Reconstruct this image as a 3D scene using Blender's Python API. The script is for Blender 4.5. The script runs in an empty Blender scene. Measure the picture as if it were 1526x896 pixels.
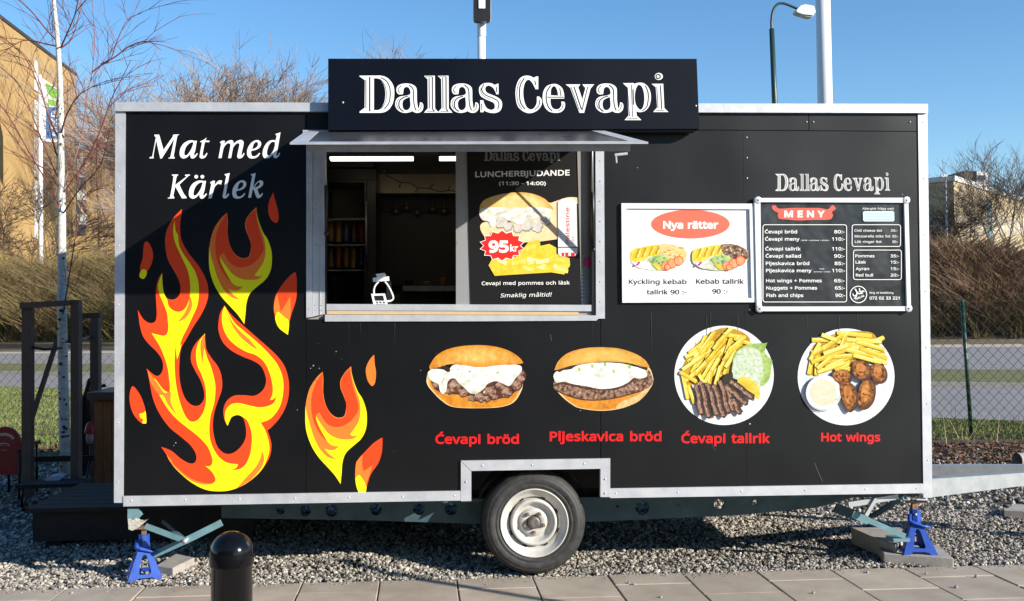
import bpy, math, random
import numpy as np
from mathutils import Vector, Matrix
from mathutils.geometry import tessellate_polygon
random.seed(7); rng = np.random.default_rng(7)
S = bpy.context.scene; COL = S.collection
# ------------------------------------------------------------------ camera
YAW, PIT, ROL, PX, PY_, CF = 0.0477, 0.0209, -0.0097, 714.643, 440.98, 1476.8
CAM = np.array([1.7868, -5.6791, 1.4966])
_f = np.array([math.sin(YAW)*math.cos(PIT), math.cos(YAW)*math.cos(PIT), math.sin(PIT)])
_r0 = np.array([math.cos(YAW), -math.sin(YAW), 0.]); _u0 = np.cross(_r0, _f)
_r = math.cos(ROL)*_r0 + math.sin(ROL)*_u0; _u = -math.sin(ROL)*_r0 + math.cos(ROL)*_u0
def ray(x, y): return (x-PX)/CF*_r - (y-PY_)/CF*_u + _f
def P(x, y, Y=0.0):
    "point of the plane Y = const seen at photo pixel x, y"
    d = ray(x, y); return CAM + d*(Y-CAM[1])/d[1]
def G(x, y, z=0.0):
    d = ray(x, y); return CAM + d*(z-CAM[2])/d[2]
cam = bpy.data.objects.new('camera', bpy.data.cameras.new('camera')); COL.objects.link(cam)
M = Matrix.Identity(4)
for i in range(3):
    M[i][0], M[i][1], M[i][2], M[i][3] = _r[i], _u[i], -_f[i], CAM[i]
cam.matrix_world = M
cam.data.sensor_width = 36; cam.data.lens = 36*CF/1526
cam.data.shift_x = (763-PX)/1526; cam.data.shift_y = (PY_-448)/1526
cam.data.clip_end = 3000; cam.data.clip_start = .05
S.camera = cam
# ------------------------------------------------------------------ light
SUN = Vector((1.43, -.99, .677)).normalized()
EL = math.asin(SUN.z); AZ = math.atan2(SUN.x, SUN.y)
W = bpy.data.worlds.new('World'); S.world = W; W.use_nodes = True
nt = W.node_tree; bg = nt.nodes['Background']
sky = nt.nodes.new('ShaderNodeTexSky'); sky.sky_type = 'NISHITA'; sky.sun_disc = False
sky.sun_elevation = EL; sky.sun_rotation = AZ; sky.air_density = 1.0; sky.dust_density = .0; sky.ozone_density = 3.0
hs = nt.nodes.new('ShaderNodeHueSaturation'); hs.inputs['Saturation'].default_value = 1.18
nt.links.new(sky.outputs[0], hs.inputs['Color']); nt.links.new(hs.outputs[0], bg.inputs[0]); bg.inputs[1].default_value = .117
sl = bpy.data.lights.new('sun', 'SUN'); sl.energy = 5.0; sl.angle = math.radians(.53); sl.color = (1, .93, .82)
so = bpy.data.objects.new('sun', sl); COL.objects.link(so); so.rotation_euler = SUN.to_track_quat('Z', 'Y').to_euler()
so.location = (8, -6, 6)
S.view_settings.view_transform = 'Standard'; S.view_settings.look = 'None'
S.view_settings.exposure = 0.70; S.view_settings.gamma = 1
# ------------------------------------------------------------------ materials
MATS = {}
def mat(name, c, rough=.6, metal=0., c2=None, scale=8., spec=.5, bump=0., bscale=60., rvar=0., emit=0., coat=0., stretch=None, objrand=0., detail=5, bdetail=4, bdist=.01):
    if name in MATS: return MATS[name]
    m = bpy.data.materials.new(name); m.use_nodes = True; t = m.node_tree; b = t.nodes['Principled BSDF']
    b.inputs['Base Color'].default_value = (*c, 1); b.inputs['Roughness'].default_value = rough
    b.inputs['Metallic'].default_value = metal; b.inputs['Specular IOR Level'].default_value = spec
    b.inputs['Coat Weight'].default_value = coat
    tc = t.nodes.new('ShaderNodeTexCoord'); src = tc.outputs['Object']
    geo = t.nodes.new('ShaderNodeNewGeometry'); src = geo.outputs['Position']
    if stretch:
        mp = t.nodes.new('ShaderNodeMapping'); mp.inputs['Scale'].default_value = stretch
        t.links.new(src, mp.inputs[0]); src = mp.outputs[0]
    if c2 is not None or rvar or objrand:
        n = t.nodes.new('ShaderNodeTexNoise'); n.inputs['Scale'].default_value = scale; n.inputs['Detail'].default_value = detail
        n.inputs['Roughness'].default_value = .62
        t.links.new(src, n.inputs['Vector'])
        r = t.nodes.new('ShaderNodeMapRange'); r.inputs[1].default_value = .32; r.inputs[2].default_value = .68
        t.links.new(n.outputs[0], r.inputs[0])
        mx = t.nodes.new('ShaderNodeMix'); mx.data_type = 'RGBA'
        mx.inputs[6].default_value = (*c, 1); mx.inputs[7].default_value = (*(c2 or c), 1)
        t.links.new(r.outputs[0], mx.inputs[0]); out = mx.outputs[2]
        if objrand:
            oi = t.nodes.new('ShaderNodeObjectInfo'); h = t.nodes.new('ShaderNodeHueSaturation')
            mr = t.nodes.new('ShaderNodeMapRange'); mr.inputs[3].default_value = 1-objrand; mr.inputs[4].default_value = 1+objrand
            t.links.new(oi.outputs['Random'], mr.inputs[0]); t.links.new(mr.outputs[0], h.inputs['Value'])
            t.links.new(out, h.inputs['Color']); out = h.outputs[0]
        t.links.new(out, b.inputs['Base Color'])
        if rvar:
            rr = t.nodes.new('ShaderNodeMapRange'); rr.inputs[3].default_value = rough-rvar; rr.inputs[4].default_value = rough+rvar
            t.links.new(n.outputs[0], rr.inputs[0]); t.links.new(rr.outputs[0], b.inputs['Roughness'])
    if bump:
        nb = t.nodes.new('ShaderNodeTexNoise'); nb.inputs['Scale'].default_value = bscale; nb.inputs['Detail'].default_value = bdetail
        t.links.new(src, nb.inputs['Vector']); bp = t.nodes.new('ShaderNodeBump'); bp.inputs['Strength'].default_value = bump
        bp.inputs['Distance'].default_value = bdist
        t.links.new(nb.outputs[0], bp.inputs['Height']); t.links.new(bp.outputs[0], b.inputs['Normal'])
    if emit:
        b.inputs['Emission Color'].default_value = (*c, 1); b.inputs['Emission Strength'].default_value = emit
    MATS[name] = m; return m
def white_print(): return mat('white_vinyl', (.86, .86, .84), .45)
m_panel = mat('black_panel', (.0022, .0025, .0033), .40, c2=(.0040, .0042, .0052), scale=1.4, rvar=.07, bump=1., bscale=1.3, bdetail=1, bdist=.022, spec=.40, detail=8)
m_navy = mat('navy_sign', (.0016, .0032, .0080), .42, c2=(.0022, .0042, .0100), scale=2, rvar=.04, spec=.2)
m_alu = mat('aluminium', (.72, .73, .76), .42, .45, c2=(.50, .52, .56), scale=7, rvar=.14, bump=.16, bscale=14)
m_alu_dull = mat('dull_aluminium', (.45, .46, .47), .45, .5, c2=(.32, .33, .35), scale=14, rvar=.1, bump=.04, bscale=30)
m_galv = mat('galvanised_steel', (.52, .55, .56), .5, .55, c2=(.40, .43, .45), scale=18, rvar=.08)
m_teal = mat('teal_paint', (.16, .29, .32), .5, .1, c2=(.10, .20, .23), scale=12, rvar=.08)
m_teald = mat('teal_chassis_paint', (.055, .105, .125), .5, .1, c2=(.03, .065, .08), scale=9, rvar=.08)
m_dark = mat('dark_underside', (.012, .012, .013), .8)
m_blackp = mat('black_plastic', (.012, .012, .013), .4, rvar=.08)
m_blue = mat('blue_enamel', (.010, .055, .33), .40, c2=(.014, .075, .42), scale=20, rvar=.08, bump=.06, bscale=70)
m_rust = mat('rusty_steel', (.16, .07, .035), .7, .3, c2=(.28, .20, .15), scale=60)
m_rub = mat('tyre_rubber', (.014, .014, .015), .65, c2=(.042, .040, .038), scale=26, rvar=.1, bump=.12, bscale=90)
m_rim = mat('rim_paint', (.56, .55, .51), .5, .1, c2=(.46, .44, .40), scale=24, rvar=.1)
m_conc = mat('concrete_paver', (.44, .375, .30), .85, c2=(.32, .265, .205), scale=4, bump=.25, bscale=160, objrand=.08, detail=9)
m_slab = mat('concrete_slab', (.40, .37, .33), .85, c2=(.30, .27, .24), scale=14, bump=.3, bscale=140)
m_white = white_print()
m_wood = mat('pine_wood', (.62, .45, .25), .6, c2=(.50, .33, .17), scale=30, stretch=(1, 6, 20))
m_woodo = mat('orange_stained_wood', (.42, .15, .045), .5, c2=(.30, .10, .03), scale=9, stretch=(14, 14, 1))
m_woodd = mat('dark_stained_post', (.11, .058, .038), .8, c2=(.16, .095, .065), scale=12, stretch=(9, 9, 1))
m_deck = mat('dark_decking', (.014, .011, .009), .85, c2=(.024, .018, .014), scale=9)
m_blacks = mat('black_steel', (.012, .012, .013), .35, .2)
m_bark = mat('birch_bark', (.68, .66, .60), .75, c2=(.40, .38, .34), scale=16, stretch=(1, 1, 3.5), bump=.2, bscale=40)
m_barkd = mat('bark_patch', (.03, .026, .022), .9)
m_redtwig = mat('red_birch_twigs', (.20, .065, .045), .6, c2=(.13, .04, .035), scale=4)
m_twig = mat('grey_brown_twigs', (.24, .19, .15), .8, c2=(.15, .11, .09), scale=3)
m_twigd = mat('dark_twigs', (.07, .05, .04), .85, c2=(.11, .075, .055), scale=2)
# ------------------------------------------------------------------ object helpers
def link(o, parent=None, label=None, cat=None, group=None, kind=None):
    COL.objects.link(o)
    if parent: o.parent = parent; o.matrix_parent_inverse = Matrix.Identity(4); o.location = o.location - world_loc(parent) if False else o.location
    tag(o, label, cat, group, kind); return o
def world_loc(o):
    v = Vector(o.location)
    while o.parent: o = o.parent; v += Vector(o.location)
    return v
def tag(o, label=None, cat=None, group=None, kind=None):
    if label: o['label'] = label
    if cat: o['category'] = cat
    if group: o['group'] = group
    if kind: o['kind'] = kind
    return o
def thing(name, label, cat, loc=(0, 0, 0), group=None):
    o = bpy.data.objects.new(name, None); o.location = loc; o.empty_display_size = .1
    return link(o, None, label, cat, group)
class MB:
    "collects faces in WORLD coordinates; build() links ONE mesh object, origin at its parent"
    def __init__(s): s.v = []; s.f = []; s.mi = []; s.ms = []; s.smooth = []
    def add(s, v, f, m=None, smooth=False):
        o = len(s.v); s.v += [tuple(map(float, p)) for p in v]
        if m is not None and m not in s.ms: s.ms.append(m)
        k = s.ms.index(m) if m is not None else 0
        for q in f: s.f.append(tuple(i+o for i in q)); s.mi.append(k); s.smooth.append(smooth)
        return s
    def box(s, a, b, m=None, rot=None):
        x0, y0, z0 = a; x1, y1, z1 = b
        v = [(x0, y0, z0), (x1, y0, z0), (x1, y1, z0), (x0, y1, z0), (x0, y0, z1), (x1, y0, z1), (x1, y1, z1), (x0, y1, z1)]
        if rot is not None:
            c = Vector(((x0+x1)/2, (y0+y1)/2, (z0+z1)/2)); v = [rot @ (Vector(p)-c)+c for p in v]
        return s.add(v, [(0, 3, 2, 1), (4, 5, 6, 7), (0, 1, 5, 4), (1, 2, 6, 5), (2, 3, 7, 6), (3, 0, 4, 7)], m)
    def bar(s, a, b, w, h, m=None, up=(0, 0, 1)):
        "box section from a to b: w across, h along up"
        a = Vector(a); b = Vector(b); d = (b-a).normalized(); side = d.cross(Vector(up)).normalized(); u = side.cross(d)
        v = []
        for p in (a, b):
            for i, j in ((-1, -1), (1, -1), (1, 1), (-1, 1)): v.append(p+side*(i*w/2)+u*(j*h/2))
        return s.add(v, [(0, 1, 2, 3), (7, 6, 5, 4), (0, 4, 5, 1), (1, 5, 6, 2), (2, 6, 7, 3), (3, 7, 4, 0)], m)
    def tube(s, pts, r, n=8, m=None, caps=True, smooth=True):
        pts = [Vector(p) for p in pts]; k = len(pts)
        rr = r if isinstance(r, (list, tuple)) else [r]*k
        v = []; f = []; side = None
        for i, p in enumerate(pts):
            d = (pts[min(i+1, k-1)]-pts[max(i-1, 0)]).normalized()
            if side is None:
                side = d.cross(Vector((0, 0, 1)) if abs(d.z) < .9 else Vector((1, 0, 0))).normalized()
            else: side = (side-d*side.dot(d)).normalized()
            up = side.cross(d)
            for j in range(n):
                a = 2*math.pi*j/n; v.append(p+(side*math.cos(a)+up*math.sin(a))*rr[i])
        for i in range(k-1):
            for j in range(n): f.append((i*n+j, i*n+(j+1) % n, (i+1)*n+(j+1) % n, (i+1)*n+j))
        if caps: f += [tuple(range(n))[::-1], tuple((k-1)*n+j for j in range(n))]
        return s.add(v, f, m, smooth)
    def lathe(s, prof, c, n=32, m=None, axis='Z', smooth=True):
        "profile of (radius, height) round an axis through c"
        v = []; f = []
        for (r, h) in prof:
            for j in range(n):
                a = 2*math.pi*j/n; x, y = r*math.cos(a), r*math.sin(a)
                v.append((c[0]+x, c[1]+y, c[2]+h) if axis == 'Z' else (c[0]+x, c[1]+h, c[2]+y))
        for i in range(len(prof)-1):
            for j in range(n): f.append((i*n+j, i*n+(j+1) % n, (i+1)*n+(j+1) % n, (i+1)*n+j))
        return s.add(v, f, m, smooth)
    def slab(s, polys, Y0, Y1, m=None, world=False):
        "polygon (with holes) on the plane Y0 given in photo pixels, extruded straight back to Y1"
        loops = [[Vector(p) if world else Vector(P(p[0], p[1], Y0)) for p in q] for q in polys]
        flat = [p for q in loops for p in q]; n = len(flat)
        tri = tessellate_polygon([[Vector((p.x, p.z, 0)) for p in q] for q in loops])
        v = flat+[Vector((p.x, Y1, p.z)) for p in flat]
        f = [tuple(t) for t in tri]+[tuple(i+n for i in t)[::-1] for t in tri]; o = 0
        for q in loops:
            k = len(q)
            for i in range(k): f.append((o+i, o+(i+1) % k, o+(i+1) % k+n, o+i+n))
            o += k
        return s.add(v, f, m)
    def build(s, name, m=None, parent=None, **kw):
        me = bpy.data.meshes.new(name)
        off = world_loc(parent) if parent else Vector()
        me.from_pydata([tuple(Vector(p)-off) for p in s.v], [], s.f)
        if m is not None: me.materials.append(m)
        for q in s.ms: me.materials.append(q)
        me.polygons.foreach_set('use_smooth', s.smooth)
        if s.ms and m is None: me.polygons.foreach_set('material_index', s.mi)
        me.validate()
        o = bpy.data.objects.new(name, me); link(o, parent, **kw)
        import bmesh
        b = bmesh.new(); b.from_mesh(me); bmesh.ops.recalc_face_normals(b, faces=b.faces); b.to_mesh(me); b.free()
        return o
def big_mesh(name, V, F, m, parent=None, smooth=False, **kw):
    me = bpy.data.meshes.new(name); V = np.asarray(V, np.float32); F = np.asarray(F, np.int32)
    if parent: V = V-np.array(world_loc(parent), np.float32)
    k = F.shape[1]; me.vertices.add(len(V)); me.vertices.foreach_set('co', V.ravel())
    me.loops.add(F.size); me.loops.foreach_set('vertex_index', F.ravel())
    me.polygons.add(len(F)); me.polygons.foreach_set('loop_start', np.arange(0, F.size, k, dtype=np.int32))
    me.polygons.foreach_set('use_smooth', np.full(len(F), smooth)); me.update(calc_edges=True)
    me.materials.append(m); o = bpy.data.objects.new(name, me); return link(o, parent, **kw)
def seg_mesh(name, segs, m, parent=None, n=3, **kw):
    "segs: rows of p0(3) p1(3) r0 r1 -> thin n-sided tubes in one mesh"
    a = np.asarray(segs, float); p0, p1, r0, r1 = a[:, :3], a[:, 3:6], a[:, 6], a[:, 7]
    d = p1-p0; d /= np.linalg.norm(d, axis=1)[:, None]+1e-9
    ref = np.where(np.abs(d[:, 2:3]) < .9, [[0, 0, 1.]], [[1., 0, 0]]); s = np.cross(d, ref); s /= np.linalg.norm(s, axis=1)[:, None]
    u = np.cross(s, d); k = len(a); V = np.zeros((k, 2*n, 3))
    for j in range(n):
        c = math.cos(2*math.pi*j/n); q = math.sin(2*math.pi*j/n); o = s*c+u*q
        V[:, j] = p0+o*r0[:, None]; V[:, n+j] = p1+o*r1[:, None]
    base = (np.arange(k)*2*n)[:, None]
    F = np.concatenate([base+np.array([[j, (j+1) % n, n+(j+1) % n, n+j]]) for j in range(n)])
    return big_mesh(name, V.reshape(-1, 3), F, m, parent, **kw)
# ------------------------------------------------------------------ flat print: outlines traced in crops of the photo
def parse(t): return [(float(q.rstrip('!').split(',')[0]), float(q.rstrip('!').split(',')[1]), q.endswith('!')) for q in t.split()]
def spline(pts, closed=True, n=5):
    out = []; k = len(pts)
    for i in range(k if closed else k-1):
        p1, p2 = pts[i], pts[(i+1) % k]
        if p1[2] and p2[2]: out.append((p1[0], p1[1])); continue
        p0 = pts[i-1] if not p1[2] and (closed or i > 0) else p1
        p3 = pts[(i+2) % k] if not p2[2] and (closed or i+2 < k) else p2
        for j in range(n):
            t = j/n; t2 = t*t; t3 = t2*t
            out.append(tuple(.5*((2*p1[a])+(-p0[a]+p2[a])*t+(2*p0[a]-5*p1[a]+4*p2[a]-p3[a])*t2+(-p0[a]+3*p1[a]-3*p2[a]+p3[a])*t3) for a in (0, 1)))
    if not closed: out.append(pts[-1][:2])
    return out
class Print:
    "flat print made of thin layers; each layer a few tenths of a millimetre in front of the last"
    def __init__(s, Y, ox=0, oy=0, sc=1, scy=None, fn=None):
        s.Y = Y; s.tr = fn or (lambda x, y: (ox+x*sc, oy+y*(scy or sc))); s.mb = MB(); s.layer = 0
    def up(s, k=1): s.layer += k; return s
    def _pt(s, x, y): a, b = s.tr(x, y); return P(a, b, s.Y-.0004*s.layer-.0004)
    def poly(s, t, m, holes=(), n=5):
        s.layer += .03
        L = [spline(parse(q), n=n) if isinstance(q, str) else q for q in [t, *holes]]
        flat = [p for q in L for p in q]
        tri = tessellate_polygon([[Vector((p[0], p[1], 0)) for p in q] for q in L])
        s.mb.add([s._pt(*p) for p in flat], tri, m); return s
    def stroke(s, t, w, m, n=4):
        s.layer += .03
        p = spline(parse(t), False, n) if isinstance(t, str) else t
        L = []; R = []
        for i, q in enumerate(p):
            a = p[max(i-1, 0)]; b = p[min(i+1, len(p)-1)]; dx, dy = b[0]-a[0], b[1]-a[1]; l = math.hypot(dx, dy) or 1
            ww = w[0]+(w[1]-w[0])*i/(len(p)-1) if isinstance(w, tuple) else w
            L.append((q[0]-dy/l*ww/2, q[1]+dx/l*ww/2)); R.append((q[0]+dy/l*ww/2, q[1]-dx/l*ww/2))
        k = len(p); s.mb.add([s._pt(*q) for q in L+R], [(i, i+1, k+i+1, k+i) for i in range(k-1)], m); return s
    def disc(s, x, y, r, m, ry=None, n=28, jit=0, rnd=random):
        ry = ry or r; pts = []
        for j in range(n):
            a = 2*math.pi*j/n; k = 1+jit*(rnd.random()-.5)*2; pts.append((x+r*k*math.cos(a), y+ry*k*math.sin(a)))
        return s.poly(pts, m)
    def ring(s, x, y, r, w, m, n=36, ry=None):
        s.layer += .03
        ry = ry or r
        o = [(x+r*math.cos(2*math.pi*j/n), y+ry*math.sin(2*math.pi*j/n)) for j in range(n)]
        i = [(x+(r-w)*math.cos(2*math.pi*j/n), y+(ry-w)*math.sin(2*math.pi*j/n)) for j in range(n)]
        s.mb.add([s._pt(*q) for q in o+i], [(j, (j+1) % n, n+(j+1) % n, n+j) for j in range(n)], m); return s
    def rect(s, x0, y0, x1, y1, m): return s.poly([(x0, y0), (x1, y0), (x1, y1), (x0, y1)], m)
    def rrect(s, x0, y0, x1, y1, r, w, m):
        def loop(d):
            o = []
            for cx, cy, a0 in ((x1-r, y0+r, -90), (x1-r, y1-r, 0), (x0+r, y1-r, 90), (x0+r, y0+r, 180)):
                for k in range(5):
                    a = math.radians(a0+k*22.5); o.append((cx+(r-d)*math.cos(a), cy+(r-d)*math.sin(a)))
            return o
        a, b = loop(0), loop(w); n = len(a)
        s.mb.add([s._pt(*q) for q in a+b], [(j, (j+1) % n, n+(j+1) % n, n+j) for j in range(n)], m); return s
    def text(s, txt, x0, x1, base, cap, m, bold=0., shear=0., rot=0, slope=0.):
        "line of text stretched to x0..x1 with capitals cap high on the line base; rot: reads upward"
        polys, cont, mn, w = glyphs(txt); k = (x1-x0-2*bold*cap/.714*.6)/w; ky = cap/714; e = bold*cap/.714*.6
        def f(a, b):
            X = (a-mn)*k+b*ky*shear; Yv = -b*ky
            return (base-b*ky, x0+e+X) if rot else (x0+e+X, base+Yv+slope*X)
        if rot: f = lambda a, b: (base-b*ky, x0-(a-mn)*k)
        for o, h in polys: s.poly([f(*q) for q in o], m, holes=[[f(*q) for q in c] for c in h])
        if bold:
            s.layer += .5; hb = bold*cap/.714
            big_ = max(cont, key=lambda c: abs(_area(c))); sd = -1 if _area([f(*q) for q in big_]) > 0 else 1
            for c in cont:
                L = [f(*q) for q in c]; n = len(L); A = []; B = []
                for i in range(n):
                    p0, p1, p2 = L[i-1], L[i], L[(i+1) % n]; d1 = Vector((p1[0]-p0[0], p1[1]-p0[1])); d2 = Vector((p2[0]-p1[0], p2[1]-p1[1]))
                    d1 = d1.normalized() if d1.length > 1e-9 else Vector((1, 0)); d2 = d2.normalized() if d2.length > 1e-9 else d1
                    t_ = d1+d2; t_ = t_.normalized() if t_.length > 1e-6 else d1; nn = Vector((-t_.y, t_.x)); sc_ = min(1/max(nn.dot(Vector((-d1.y, d1.x))), .4), 1.6)
                    A.append((p1[0]+sd*nn.x*hb*sc_, p1[1]+sd*nn.y*hb*sc_)); B.append((p1[0]-sd*nn.x*hb*.08, p1[1]-sd*nn.y*hb*.08))
                s.mb.add([s._pt(*q) for q in A+B], [(i, (i+1) % n, n+(i+1) % n, n+i) for i in range(n)], m)
            s.layer -= .5
        return s
    def build(s, name, parent, **kw): return s.mb.build(name, None, parent, **kw)
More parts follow.
